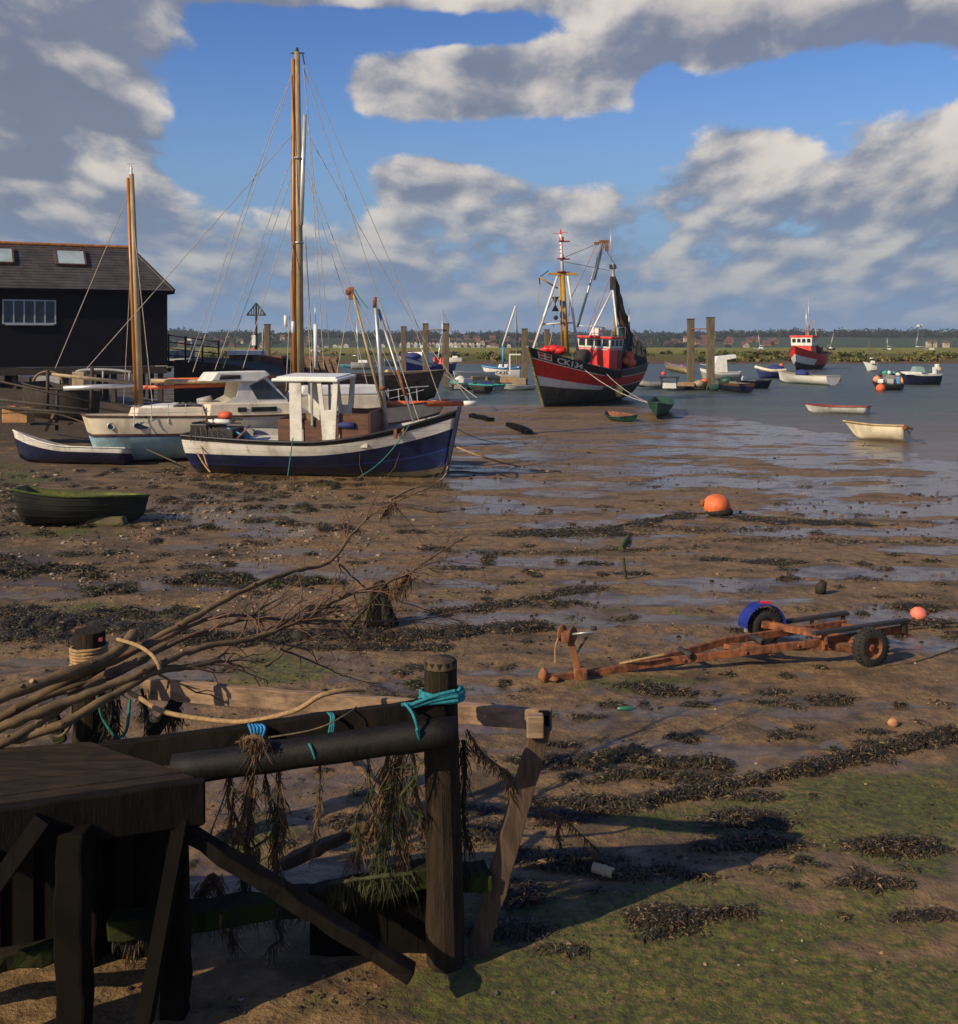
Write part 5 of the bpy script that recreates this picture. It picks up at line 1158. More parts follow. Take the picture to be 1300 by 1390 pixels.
MB().tube([P(429,500,72),P(428.5,440,72)],.13,8).build('mast',CLEANW,hk); MB().tube([P(428.5,440,72),P(428,412,72)],.03,5).build('aerial',ALU,hk)
MB().tube([P(357,480,74),P(357,446,74)],.06,6).build('mast',GREYP,hk)
MB().tube([P(604,508,73),P(648,540,66)],.03,5).build('mooring_line',WIREL,hk); 

# ---- piles, beacon
PILE = mat('grey_brown_pile_timber',(.12,.092,.06),.85,.35,1.5,(5,5,.7),bmp=.5,dirt=.3,dcol=(.05,.06,.025))
def pile(px0, px1, top, base, d, label, cat='mooring pile'):
    a, b_ = P((px0+px1)/2,base,d), P((px0+px1)/2,top,d); w = (px1-px0)/1500*d
    r = thing('mooring_pile',label,cat,a)
    mb = MB(); mb.beam(a-Vector((0,0,1.0)),b_,w,w,seg=5,jit=.02); mb.build('post',PILE,r,bevel=.02)
    MB().box(b_+Vector((0,0,.04)),(w*1.12,w*1.12,.09)).build('cap',TIMB,r,bevel=.02); return b_
pile(359.5,367,441,505,88,'tall square pile behind the brown deckhouse')
pile(545,552,444,508,100,'leftmost tall pile behind the hulk bow'); t1 = pile(574.5,582,440,508,97,'middle tall pile behind the hulk bow, joined by a bar'); t2 = pile(602,610,440,510,97,'third tall pile from the hulk bow, at the end of the bar')
pile(707.5,715,447,520,98,'tall pile at the left edge of the trawler bow'); pile(738,745,448,500,110,'shorter pile partly hidden by the trawler tripod')
t3 = pile(932.5,941.5,433.5,525,99,'left one of the two tallest piles at the right pontoon'); t4 = pile(959,968.5,431.5,526,98,'right one of the two tallest piles at the right pontoon')
o = MB().tube([t1+Vector((0,-.3,-.5)),t2+Vector((0,-.3,-.5))],.05,6).build('crossbar',RUST); tag(o,'thin bar joining the two piles behind the hulk bow','bar')
o = MB().tube([t3+Vector((0,-.3,-.85)),t4+Vector((0,-.3,-.95))],.06,6).build('crossbar',RUST); tag(o,'thin bar joining the two tall right hand piles','bar')
bc = thing('beacon','triangular slatted beacon topmark on a thin pole','beacon',P(348,505,95))
MB().tube([P(348,507,95),P(348,413,95)],[.14,.09],8).build('pole',CLUT,bc)
mb = MB(); D0 = 95
mb.tube([P(335,427.5,D0),P(361,427.5,D0)],.07,6); mb.tube([P(335,427.5,D0),P(348,411,D0)],.06,6); mb.tube([P(361,427.5,D0),P(348,411,D0)],.06,6)
for k in range(1,8): 
    px = 335+26*k/8; yt = 427.5-16.5*(1-abs(px-348)/13); mb.beam(P(px,427.5,D0),P(px,yt,D0),.10,.03,up=(0,1,0))
mb.build('topmark',mat('dull_green_slats',(.035,.05,.03),.8,.3,3),bc,fix=False)
MB().lathe(P(345,478,94.8),[(0,-.3),(.25,-.3),(.25,.3),(0,.3)],10).build('lamp_box',REDP,bc); MB().tube([P(345,500,94.8),P(345,452,94.8)],.05,6).build('instrument_pole',GREYP,bc); MB().box(P(345,462,94.8),(.35,.3,.9)).build('instrument_case',CLEANW,bc,bevel=.05)
# gull
g = thing('gull','white gull flying over the far right bank','bird',P(1248,443,120)); c = P(1248,443,120)
mb = MB(); mb.tube([c+Vector(p) for p in ((-.42,0,.0),(-.25,0,.03),(0,0,.02),(.22,0,.03),(.33,0,.05),(.40,0,.05))],[.02,.08,.11,.07,.06,.01],8); 
for s_ in (-1,1):
    w = [(-.12,0,.05),(.14,0,.05),(.10,s_*.35,.22),(-.02,s_*.75,.16),(-.10,s_*.80,.14),(-.12,s_*.35,.20)]
    mb.add([c+Vector(p) for p in w]+[c+Vector(p)-Vector((0,0,.02)) for p in w],[(0,1,2,5),(5,2,3,4),(6,11,8,7),(11,10,9,8),(1,7,8,2),(2,8,9,3),(0,5,11,6),(5,4,10,11),(3,9,10,4)])
mb.build('body',CLEANW,g,fix=False)
# ------------------------------------------------------------ foreground: broken jetty and cut branches
FGDARK = mat('wet_shade_dark_timber',(.004,.003,.002),.85,.5,3,(1,1,1),bmp=.5,dirt=.3,dcol=(.006,.006,.002),spec=.12)  # dark, wet timber with the jetty's shade put into its colour
FGTOP = mat('shade_dulled_platform_boards',(.030,.019,.010),.85,.45,2.5,(1,7,1),bmp=.6,bdist=.008,dirt=.6,dcol=(.014,.011,.007),dscale=4,spec=.2)  # shade over the platform top is put into this base colour
FGRAIL = mat('sunbleached_rail_wood',(.25,.16,.095),.8,.4,2.5,(1,9,9),bmp=.5,bdist=.006,dirt=.45,dcol=(.05,.032,.022),dscale=2.0)
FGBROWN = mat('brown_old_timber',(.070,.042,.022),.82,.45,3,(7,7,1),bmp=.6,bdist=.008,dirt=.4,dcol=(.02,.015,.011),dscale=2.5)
FGPIPE = mat('near_black_pole',(.007,.006,.005),.6,.5,4,(9,9,1),bmp=.4,dirt=.3,dcol=(.022,.015,.009),spec=.25)  # near-black base colour for the round pole
FGMOSS = mat('mossy_timber',(.013,.011,.006),.85,.5,4,bmp=.7,bdist=.01,dirt=.6,dcol=(.026,.040,.006),dscale=3.5,spec=.15)
FGPOST = mat('split_post_timber',(.026,.017,.010),.85,.45,3,(9,9,.8),bmp=.9,bdist=.012,dirt=.6,dcol=(.009,.010,.003),dscale=2.5,spec=.2)
FGBLACK = mat('shade_black_timber',(.0055,.0042,.003),.85,.5,3,(7,7,1),bmp=.6,bdist=.008,dirt=.35,dcol=(.014,.009,.0055),dscale=2.5,spec=.15)  # fascia, braces and rail: shade put into a near-black colour
BARK = mat('branch_bark',(.120,.074,.030),.8,.4,7,bmp=.5,bdist=.006,dirt=.3,dcol=(.045,.048,.012),dscale=4)
TWIG = mat('reddish_twig_bark',(.13,.068,.036),.8,.4,9,bmp=.3)
CUT = mat('fresh_cut_wood',(.42,.26,.12),.7,.15,6)
WEEDHANG = mat('hanging_dry_weed',(.105,.058,.026),.9,.6,12,bmp=.5)
WEEDDARK = mat('hanging_dark_weed',(.016,.013,.008),.8,.6,12,bmp=.5)
WEEDGREEN = mat('hanging_green_weed',(.038,.040,.010),.85,.6,10,bmp=.5)

jp = thing('landing_platform','dark timber platform with worn boarded top in the near left corner','platform',(-2.6,7.3,0))
zt = 1.6
q = [G(-140,1112,zt),G(265,1054,zt),G(122,1007,zt),G(-140,1027,zt)]
fl = G(-330,1135,zt); bl_ = G(-330,1040,zt); q[0] = fl; q[3] = bl_
mb = MB(); NB = 9
for k in range(NB):                                   # planks run along the front edge
    a, b_ = k/NB+.004, (k+1)/NB-.004
    l0, l1 = q[0].lerp(q[3],a), q[1].lerp(q[2],a); u0, u1 = q[0].lerp(q[3],b_), q[1].lerp(q[2],b_)
    dn = Vector((0,0,-.05+random.uniform(-.004,.004))); o_ = Vector((0,0,random.uniform(-.004,.004)))
    mb.hexa([l0+dn,l1+dn,u1+dn,u0+dn,l0+o_,l1+o_,u1+o_,u0+o_])
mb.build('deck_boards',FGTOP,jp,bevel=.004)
def dn(p,z): return Vector((p.x,p.y,p.z+z))
fdir = (q[1]-q[0]).normalized(); ndir = Vector((fdir.y,-fdir.x,0))
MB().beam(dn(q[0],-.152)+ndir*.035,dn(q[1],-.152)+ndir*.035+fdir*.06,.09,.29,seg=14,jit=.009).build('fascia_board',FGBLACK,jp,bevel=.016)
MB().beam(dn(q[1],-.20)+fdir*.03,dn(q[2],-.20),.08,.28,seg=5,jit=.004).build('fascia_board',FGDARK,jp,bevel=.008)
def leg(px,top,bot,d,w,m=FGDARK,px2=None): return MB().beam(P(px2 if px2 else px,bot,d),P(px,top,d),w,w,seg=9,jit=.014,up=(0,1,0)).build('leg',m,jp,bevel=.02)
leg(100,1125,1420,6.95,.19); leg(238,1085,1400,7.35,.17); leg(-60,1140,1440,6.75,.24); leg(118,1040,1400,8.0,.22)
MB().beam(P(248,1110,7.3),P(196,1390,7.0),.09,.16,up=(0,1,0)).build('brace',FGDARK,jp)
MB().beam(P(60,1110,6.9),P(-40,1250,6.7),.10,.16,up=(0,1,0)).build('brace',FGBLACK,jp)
MB().box(P(220,1105,7.4),(.16,.16,.14)).build('bracket',FGDARK,jp)

# added dark boards standing in for the shade under the platform
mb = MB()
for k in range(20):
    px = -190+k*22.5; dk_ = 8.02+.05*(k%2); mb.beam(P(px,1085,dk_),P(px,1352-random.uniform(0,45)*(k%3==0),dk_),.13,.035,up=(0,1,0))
mb.build('under_deck_shade_boards',FGDARK,jp,bevel=.004)

mp = thing('jetty_post','thick split post with turquoise rope round its head','post',G(602,1318))
a, b_ = P(606,1345,7.95), P(598,896,7.95)
mb = MB(); pts = [a.lerp(b_,i/10) for i in range(11)]
mb.tube(pts,[.145,.142,.138,.134,.132,.13,.128,.125,.121,.119,.116],12,0,False,True,.05); mb.build('shaft',FGPOST,mp,bevel=.004)
mb = MB(); 
for k in range(9):
    an = random.uniform(0,6.28); d_ = Vector((math.cos(an),math.sin(an),0)); mb.beam(b_+d_*.02+Vector((0,0,.012)),b_+d_*.105+Vector((0,0,.008)),.004,.012)
mb.lathe(b_,[(.0,.018),(.11,.01),(.12,-.05)],12); mb.build('worn_top',FGBROWN,mp,fix=False)

lp = thing('leaning_post','leaning brown post carrying the end of the pale rail','post',G(642,1310))
MB().beam(P(638,1330,8.12),P(733,985,8.16),.15,.09,seg=14,jit=.012,up=(0,1,0)).build('shaft',FGBROWN,lp,bevel=.008)
MB().beam(P(714,985,8.10),P(737,985,8.10),.10,.16).build('block',FGRAIL,lp,bevel=.01)
pr_ = thing('top_rail','long sun bleached plank rail running behind the post','rail',P(470,960,8.4))
A_, B_ = P(193,934,9.0), P(748,978,8.25)
MB().beam(A_,B_,.06,.155,seg=16,jit=.010).build('plank',FGRAIL,pr_,bevel=.006)
MB().beam(B_+Vector((-.10,-.045,0)),B_+Vector((-.02,-.045,.0)),.04,.17).build('split_end',FGDARK,pr_,bevel=.006)
dr = thing('side_rail','dark square timber rail tied to the split post','rail',P(380,990,7.9))
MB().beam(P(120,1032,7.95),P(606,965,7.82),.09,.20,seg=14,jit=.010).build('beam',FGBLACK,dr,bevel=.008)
pp = thing('jetty_pole','round dark pole lashed under the timber rail','pole',P(430,1020,7.7))
mb = MB(); a, b_ = P(236,1046,7.62), P(622,992,7.70); mb.tube([a.lerp(b_,i/12) for i in range(13)],[.105+.004*math.sin(i*2) for i in range(13)],14,jit=.02); mb.build('pole',FGPIPE,pp)
def coil(name, c0, ax, r, n, pitch, rope, m, label=None, cat='rope', parent=None, ell=1.0, jit=.006):
    ax = Vector(ax).normalized(); x = ax.orthogonal().normalized(); y = ax.cross(x); pts = []
    for i in range(n*16+1):
        t = i/16; an = 2*math.pi*t
        pts.append(Vector(c0)+ax*(pitch*t)+x*math.cos(an)*r+y*math.sin(an)*r*ell+Vector((random.uniform(-jit,jit),)*3)*.5)
    mb = MB(); mb.tube(pts,rope,6); o = mb.build(name,m,parent,fix=False)
    if label: tag(o,label,cat)
    return o
pole_ax = (P(622,992,7.7)-P(236,1046,7.62))
t_ = thing('turquoise_lashing','thick turquoise rope wound round the head of the split post','rope',P(600,945,7.9))
coil('rope_turn',P(600,950,7.95),(.05,.08,1),.155,3,.022,.016,TURQ,parent=t_)
for k,(p0,p1,p2) in enumerate(((P(618,938,7.78),P(590,945,7.74),P(556,958,7.72)),(P(622,945,7.78),P(590,951,7.75),P(554,962,7.73)),(P(622,951,7.78),P(596,954,7.76),P(545,957,7.74)))):
    MB().tube(smooth_path([p0,p1,p2],5),.014,6).build('rope_turn',TURQ,t_,fix=False)
MB().tube(smooth_path([P(550,955,7.72),P(560,968,7.6),P(566,985,7.58),P(570,1005,7.6),P(566,990,7.56)],4),.011,6).build('rope_end',TURQ,t_,fix=False)
MB().tube([P(621,940,7.8),P(627,932,7.85)],.014,6).build('rope_end',TURQ,t_)
t_ = thing('blue_lashing','bright blue cord tied round the middle of the dark rail','rope',P(348,985,7.8))
for k in range(5): MB().tube(smooth_path([P(338+4*k,984,7.82),P(340+5*k,989,7.74),P(344+3*k,1003,7.73),P(342+4*k,1012+3*(k%3),7.66)],4),.010,6).build('rope_turn',mat('bright_blue_cord',(.02,.20,.40),.8,.2,20) if k==0 else bpy.data.materials['bright_blue_cord'],t_,fix=False)
t_ = thing('green_lashing','thin turquoise cord hanging over the rail left of the post','rope',P(449,985,7.75))
for k in range(3): MB().tube(smooth_path([P(445+3*k,968,7.86),P(450+2*k,975,7.73),P(446+3*k,1000,7.72),P(445+2*k,1020+2*k,7.58)],4),.008,6).build('rope_turn',TURQ,t_,fix=False)
MB().tube(smooth_path([P(420,1010,7.58),P(424,1018,7.55),P(428,1030,7.56)],4),.009,6).build('rope_end',TURQ,t_,fix=False)
# rope-bound post behind the branches
rp = thing('jetty_post','short post bound with tan rope behind the branches','post',P(122,1010,9.2))
MB().tube([P(120,1075,9.2),P(122,960,9.2),P(122,856,9.2)],[.135,.13,.125],12,0,False,True,.04).build('shaft',FGPOST,rp)
coil('rope_binding',P(121,902,9.2),(0,0,1),.142,6,.026,.014,ROPE,parent=rp)
MB().box(P(137,868,9.07),(.03,.03,.025)).build('red_tag',DKRED,rp)
# loose tan ropes
for (pts,r,m,l) in (([P(176,872,8.8),P(160,868,8.7),P(186,876,8.6),P(205,888,8.5),P(214,900,8.45),P(217,908,8.45)],.016,ROPE,'tan rope looped over the cut branches'),
    ([P(160,930,8.7),P(190,948,8.6),P(225,967,8.5),P(290,978,8.4),P(340,979,8.3),P(400,965,8.2),P(435,945,8.2),P(470,937,8.3),P(495,937,8.4)],.019,ROPE,'long tan rope slung along the pale rail'),
    ([P(60,960,8.9),P(62,990,8.8),P(80,1000,8.8),P(95,985,8.8),P(97,955,8.9)],.014,ROPED,'dark rope loop hanging under the branches'),
    ([P(132,945,8.7),P(140,975,8.7),P(158,1000,8.7),P(172,990,8.7),P(176,950,8.8)],.013,GREENROPE,'green twisted rope hanging beside the bound post'),
    ([P(300,1010,7.9),P(420,992,7.65),P(470,970,7.7),P(484,960,7.9)],.006,ROPED,'thin brown cord across the pole and dark rail')):
    o = MB().tube(smooth_path(pts,6),r,7).build('rope',m,fix=False); tag(o,l,'rope')
# braces and fallen timbers of the jetty frame
def timber(name,a,b_,w,hh,m,l,up=(0,1,0),cat='timber',seg=12): 
    o = MB().beam(a,b_,w,hh,seg=seg,jit=.013,up=up).build(name,m,bevel=.014); tag(o,l,cat); return o
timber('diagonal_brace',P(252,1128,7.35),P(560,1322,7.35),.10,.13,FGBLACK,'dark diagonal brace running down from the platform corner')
timber('lower_beam',P(150,1258,7.9),P(420,1222,8.0),.14,.22,FGMOSS,'mossy lower beam left of the diagonal brace')
timber('lower_beam',P(415,1222,8.05),P(600,1182,8.05),.16,.17,FGMOSS,'mossy top beam of the low board wall against the split post')
# board wall below it
bw = thing('board_wall','dark low board wall under the mossy beam beside the split post','wall',P(520,1300,8.1))
for k in range(8):
    px = 432+k*21; top_ = 1222-(px-415)*.19; MB().beam(P(px,1360,8.1),P(px,top_+6,8.1),.115,.04,up=(0,1,0),jit=.004,seg=3).build('board',FGDARK,bw,bevel=.004)
timber('mossy_stub',P(622,1192,8.1),P(662,1188,8.15),.12,.26,FGMOSS,'mossy stub of beam between the post and the leaning post')
timber('cross_brace',P(478,1028,8.9),P(592,1150,8.9),.05,.11,FGRAIL,'pale crossed brace leaning down to the split post, upper one')
timber('cross_brace',P(500,1120,8.7),P(382,1175,8.6),.09,.09,FGBROWN,'fallen brown timber lying below the crossed brace')
timber('cross_brace',P(245,945,9.0),P(205,1000,8.7),.09,.10,FGMOSS,'mossy strut under the left end of the pale rail')
timber('mossy_stake',P(68,960,9.0),P(82,1010,8.9),.10,.04,FGMOSS,'green mossy stake under the branches at far left')
timber('cut_block',P(125,1252,8.3),P(148,1244,8.35),.14,.14,FGRAIL,'small pale wood block on the mud under the platform')
timber('cut_block',P(337,1168,8.8),P(352,1163,8.85),.07,.07,FGRAIL,'tiny pale wood stub below the hanging dark weed')
timber('mossy_stake',P(-120,1325,7.2),P(75,1290,7.4),.12,.14,FGMOSS,'mossy beam on the mud below the platform at far left')
timber('mossy_stake',P(478,860,14),P(482,925,13.8),.10,.05,FGMOSS,'small flat mossy board on the mud behind the pale rail') if False else None
# hanging weed strands
def strand(pts, w, m, label, n=60, L=.10, name='hanging_weed'):
    pts = smooth_path(pts,6); mb = MB(); mb.tube(pts,w*.35,6,0,True,True,.3)
    for k in range(int(n*1.5)):
        i = random.randrange(len(pts)-1); c = pts[i].lerp(pts[i+1],random.random())
        d = Vector((random.gauss(0,.30),random.gauss(0,.30),-abs(random.gauss(1.0,.3)))).normalized(); s_ = d.orthogonal().normalized()
        s_ = (Matrix.Rotation(random.uniform(0,6.28),3,d) @ s_); c = c + s_*random.uniform(-w,w); l = L*random.uniform(.5,2.0); ww = random.uniform(.0015,.0048)
        e1 = c+d*l*.5+s_*random.uniform(-.02,.02); e2 = c+d*l+Vector((random.uniform(-.02,.02),random.uniform(-.02,.02),0))
        mb.add([c-s_*ww,c+s_*ww,e1+s_*ww,e1-s_*ww,e2],[(0,1,2,3),(3,2,4)])
    o = mb.build(name,m,fix=False); o['kind'] = 'stuff'; o['label'] = label; o['category'] = 'seaweed'; return o
SW = []
def st(*a, **k): SW.append(strand(*a, **k))
st([P(341,1003,7.62),P(348,1012,7.55),P(338,1030,7.6),P(342,1060,7.65),P(335,1095,7.7),P(322,1140,7.8)],.05,WEEDHANG,'dry brown weed hanging from the pole at the blue cord',120,.12)
st([P(330,1005,7.6),P(345,1000,7.55),P(362,1008,7.55)],.055,WEEDHANG,'tangle of dry weed on the pole at the blue cord',120,.07)
st([P(378,1082,7.9),P(381,1110,7.9),P(374,1150,7.9),P(376,1182,7.95)],.045,WEEDDARK,'dark weed hanging alone in a thick strand',150,.09)
st([P(436,1030,7.7),P(434,1080,7.75),P(428,1120,7.8),P(426,1160,7.9)],.018,WEEDHANG,'thin brown weed strand below the green cord',70,.09)
st([P(314,1055,7.75),P(298,1100,7.8),P(283,1138,7.9)],.016,GREENROPE,'green cord hanging from the pole near the platform',20,.06)
st([P(318,1070,8.1),P(312,1120,8.1),P(300,1160,8.1)],.02,WEEDHANG,'thin weed strand beside the green cord',60,.08)
st([P(340,1075,8.2),P(338,1130,8.2),P(333,1190,8.2),P(330,1225,8.2)],.06,WEEDDARK,'broad dark weed curtain behind the brace',170,.12)
st([P(528,1022,7.75),P(520,1070,7.9),P(514,1100,8.0),P(500,1140,8.0),P(478,1165,8.05)],.05,WEEDHANG,'tawny weed hanging from the pole beside the post',150,.15)
st([P(545,1018,7.75),P(540,1060,7.9),P(548,1110,8.0),P(552,1160,8.0)],.055,WEEDHANG,'tawny weed curtain next to the split post',150,.16)
st([P(536,1040,7.8),P(530,1090,7.9),P(520,1150,7.95),P(512,1190,7.98)],.07,WEEDGREEN,'greenish weed trailing on the mossy beam',240,.15)
st([P(560,1050,7.9),P(570,1100,8.0),P(585,1135,8.0)],.03,WEEDHANG,'weed strand reaching the split post',90,.12)
st([P(628,1005,8.1),P(632,1040,8.1),P(629,1100,8.1),P(635,1150,8.1)],.035,WEEDDARK,'dark weed hanging on the right side of the split post',190,.1)
st([P(634,990,8.1),P(652,1020,8.1),P(676,1040,8.1),P(692,1052,8.1),P(690,1075,8.1)],.022,WEEDHANG,'weed covered cord between the post and the leaning post',150,.08)
st([P(712,1072,8.2),P(740,1100,8.6),P(765,1112,8.9),P(790,1135,9.2),P(812,1155,9.4)],.016,WEEDHANG,'weed covered cord running right from the leaning post',110,.07)
st([P(760,1108,8.9),P(757,1130,8.9),P(760,1150,8.9)],.018,WEEDHANG,'short weed strand on the cord right of the leaning post',50,.07)
st([P(150,930,8.8),P(152,965,8.8),P(150,1000,8.7)],.07,WEEDDARK,'dark weed mass hanging beside the bound post',220,.13)
st([P(192,935,8.9),P(198,960,8.9),P(203,985,8.8)],.03,WEEDDARK,'dark weed at the left end of the pale rail',90,.1)
st([P(300,1222,8.2),P(292,1190,8.2),P(278,1200,8.2),P(272,1222,8.2)],.06,WEEDHANG,'pale brown weed heap behind the mossy lower beam',200,.09)
st([P(452,1200,7.95),P(480,1195,7.93),P(520,1190,7.9),P(560,1186,7.95)],.05,WEEDGREEN,'straw and weed lying on the mossy beam',260,.12)
st([P(160,1272,7.85),P(250,1258,7.85),P(410,1236,7.9)],.03,WEEDDARK,'dark weed fringe under the mossy lower beam',220,.09)
st([P(232,985,9.0),P(236,960,9.0),P(244,975,9.0)],.05,WEEDDARK,'dark weed clump on the mossy strut',110,.09)
for k in range(15):                       # scraps of weed and line caught all over the frame
    if k < 6: x0 = random.uniform(290,590); y0 = 1046-(x0-290)*.13+8; d0 = 7.72; L_ = random.uniform(40,150)
    elif k < 10: x0 = random.uniform(470,600); y0 = random.uniform(1040,1120); d0 = random.uniform(7.9,8.6); L_ = random.uniform(60,120)
    else: x0 = random.uniform(180,420); y0 = 1262-(x0-150)*.13; d0 = 7.84; L_ = random.uniform(20,60)
    st([P(x0,y0,d0),P(x0+random.uniform(-8,8),y0+L_*.4,d0+.02),P(x0+random.uniform(-22,16),y0+L_*.75,d0+.05),P(x0+random.uniform(-34,22),y0+L_,d0+.08)],random.uniform(.012,.035),random.choice([WEEDHANG,WEEDHANG,WEEDDARK,WEEDGREEN]),['brown weed scrap caught on the jetty frame','dark weed scrap caught on the jetty frame'][0],int(L_*.7),random.uniform(.06,.13))
    SW[-1]['label'] = 'weed scraps and old line caught on the jetty frame'
# cut branches: main limbs then twigs
def limb(pts, r0, r1, label, m=BARK, twigs=0, tl=.5, trange=(.35,1), cutend=True, sub=True):
    pts = [P(*p) if len(p)==3 else p for p in pts]; sp = smooth_path(pts,6); n = len(sp)
    for i in range(1,n-1): sp[i] = sp[i]+Vector((random.gauss(0,.004),random.gauss(0,.004),random.gauss(0,.004)))
    o = thing('cut_branch',label,'branch',sp[0])
    rs = [r0+(r1-r0)*(i/(n-1))**.62 for i in range(n)]
    rs = [r*.84*(1+.10*math.sin(i*1.7)+.05*math.sin(i*.6)) for i,r in enumerate(rs)]
    MB().tube(sp,rs,9,0,True,True,.04).build('limb',m,o,fix=False)
    for k in range(3 if sub else 0):
        i = int(n*random.uniform(.2,.8)); d = Vector((random.gauss(0,.4),-.6,.8)).normalized()
        MB().tube([sp[i],sp[i]+d*(rs[i]+.012)],[rs[i]*.45,rs[i]*.36],7).build('knot_stub',CUT if k==0 and r0>.058 else m,o)
    for k in range(twigs):
        i = int(n*random.uniform(*trange)); i = min(n-2,i); ax = (sp[i+1]-sp[i]).normalized()
        d = (ax + Vector((random.gauss(0,.45),random.gauss(0,.35),random.gauss(-.05,.55)))).normalized(); l = tl*random.uniform(.4,1.2); p = [sp[i]]
        for j in range(4): d = (d+Vector((random.gauss(0,.16),random.gauss(0,.12),random.gauss(0,.16)))).normalized(); p.append(p[-1]+d*l/4)
        mb = MB(); r_ = min(.012,rs[i]*.6); mb.tube(p,[r_,r_*.8,r_*.6,r_*.45,r_*.3],5)
        for j in range(5):
            q_ = p[1+j%4]; dd = (d+Vector((random.gauss(0,.7),random.gauss(0,.4),random.gauss(0,.7)))).normalized(); mb.tube([q_,q_+dd*l*.18,q_+dd*l*.3+Vector((0,0,random.uniform(-.04,.03)))],[r_*.5,r_*.35,r_*.2],4)
        mb.build('twig',TWIG,o,fix=False)
    return o
limb([(-60,1000,8.0),(0,975,8.15),(110,915,8.5),(180,885,8.9),(270,835,9.3),(345,795,9.7),(400,775,10),(447,763,10.3),(478,726,10.6),(505,698,10.8),(532,683,10.9),(600,655,11.2)],.062,.006,'longest cut branch, its thin tip curving up towards the blue boat',twigs=12,tl=.6,trange=(.6,.97))
limb([(-60,975,7.9),(0,948,8.0),(90,915,8.3),(150,890,8.6),(182,860,8.9)],.060,.050,'thick branch ending in a sawn stub above the tan rope',twigs=0)
limb([(-60,1010,7.8),(0,988,7.9),(60,965,8.05),(150,930,8.3),(210,905,8.5),(270,880,8.8),(340,868,9.1),(395,848,9.4),(440,825,9.7),(480,805,9.9),(545,783,10.2),(580,762,10.4),(634,728,10.8)],.060,.008,'second long branch, a knotted twiggy fork halfway to its tip',twigs=26,tl=.65,trange=(.5,.95))
limb([(-60,1040,7.8),(0,1010,7.9),(80,985,8.0),(160,940,8.3),(210,912,8.5),(260,905,8.7),(300,896,8.9)],.055,.028,'lowest branch ending bluntly over the pale rail',twigs=6,tl=.5,trange=(.6,1))
limb([(60,945,8.4),(140,900,8.7),(200,878,8.95),(270,845,9.3),(315,835,9.5),(400,842,9.9),(470,843,10.3),(560,842,10.8),(640,826,11.2)],.036,.007,'thin dark branch running level above the mud',TWIG,twigs=16,tl=.65,trange=(.4,.97))
limb([(90,940,8.4),(180,905,8.7),(230,875,9.0),(300,850,9.4),(345,838,9.6),(420,846,10.0),(500,842,10.4)],.038,.008,'second thin dark branch just below the level one',TWIG,twigs=12,tl=.6,trange=(.5,.97))
limb([(20,960,8.2),(120,925,8.5),(190,895,8.75),(240,868,9.1),(285,860,9.3)],.045,.02,'short mossy branch in the middle of the bundle',twigs=2,tl=.3,trange=(.7,1))
limb([(-60,1030,7.7),(-10,1015,7.8),(40,990,7.95),(100,950,8.3),(140,925,8.5)],.05,.035,'stout branch at the bottom left of the bundle',twigs=0)
limb([(460,765,10.3),(500,800,10.6),(540,815,10.8),(610,838,11.2),(640,850,11.4)],.012,.004,'drooping reddish twig below the forked branch',TWIG,twigs=6,tl=.4,trange=(.2,.95),sub=False)
limb([(545,783,10.2),(560,775,10.2),(600,762,10.4),(660,768,10.8)],.009,.003,'feathery reddish twig spreading to the right of the fork',TWIG,twigs=7,tl=.35,trange=(.1,.95),sub=False)
limb([(360,905,9.2),(395,880,9.4),(430,865,9.6),(470,842,9.8),(500,822,10)],.013,.005,'pale straight twig rising behind the pale rail',BARK,twigs=3,tl=.4,trange=(.3,.9),sub=False)
limb([(380,880,9.3),(440,905,9.6),(470,918,9.8),(520,930,10)],.012,.004,'dark twig trailing down behind the pale rail',TWIG,twigs=5,tl=.35,trange=(.2,.95),sub=False)
limb([(532,683,10.9),(560,690,11.1),(600,695,11.5),(655,688,12)],.008,.003,'fine reddish twig near the tip of the longest branch',TWIG,twigs=5,tl=.3,trange=(.3,.95),sub=False)
st([P(536,683,10.9),P(528,690,10.9),P(520,700,10.9)],.05,WEEDHANG,'withered leaves caught on the longest branch tip',60,.08,name='withered_leaves')
st([P(555,775,10.3),P(545,790,10.3),P(538,805,10.3)],.10,WEEDHANG,'withered leaves caught on the forked branch',130,.10,name='withered_leaves')
# ------------------------------------------------------------ the boat trailer on the mud
RUSTO = mat('rusty_orange_steel',(.25,.080,.026),.8,.45,7,bmp=.5,dirt=.75,dcol=(.050,.024,.014),dscale=9)
TRK = mat('black_bunk_board',(.022,.020,.019),.7,.4,4,bmp=.3)
tr = thing('boat_trailer','rusty orange boat trailer with winch post and blue mudguard on the open mud','boat trailer',GG(1000,900))
nw, fw = GG(1181,903), GG(1032,873)
cW = (nw+fw)/2; tip = GG(742,922)
fwd = (tip-cW); fwd.z = 0; fwd.normalize(); sdv = Vector((-fwd.y,fwd.x,0))       # towards the viewer's side
if sdv.y > 0: sdv = -sdv
def T(px,py,d): return P(px,py,d)
def dd(px,py): return GG(px,py).y
def bar(a,b_,w,hh,m,name,**k): return MB().beam(a,b_,w,hh,**k).build(name,m,tr,bevel=.006)
apex = T(866,903,14.95); n2, n3 = T(1105,873,15.3), T(1226,853,15.75); f2, f3 = T(984,870,15.6), T(1147,846,16.6)
bar(T(780,919,14.7),T(872,902,14.98),.09,.10,RUSTO,'drawbar',seg=3,jit=.003)
bar(apex,n2,.06,.10,RUSTO,'side_beam',seg=4,jit=.002); bar(n2,n3,.06,.10,RUSTO,'side_beam'); bar(apex,f2,.06,.10,RUSTO,'side_beam'); bar(f2,f3,.06,.10,RUSTO,'side_beam')
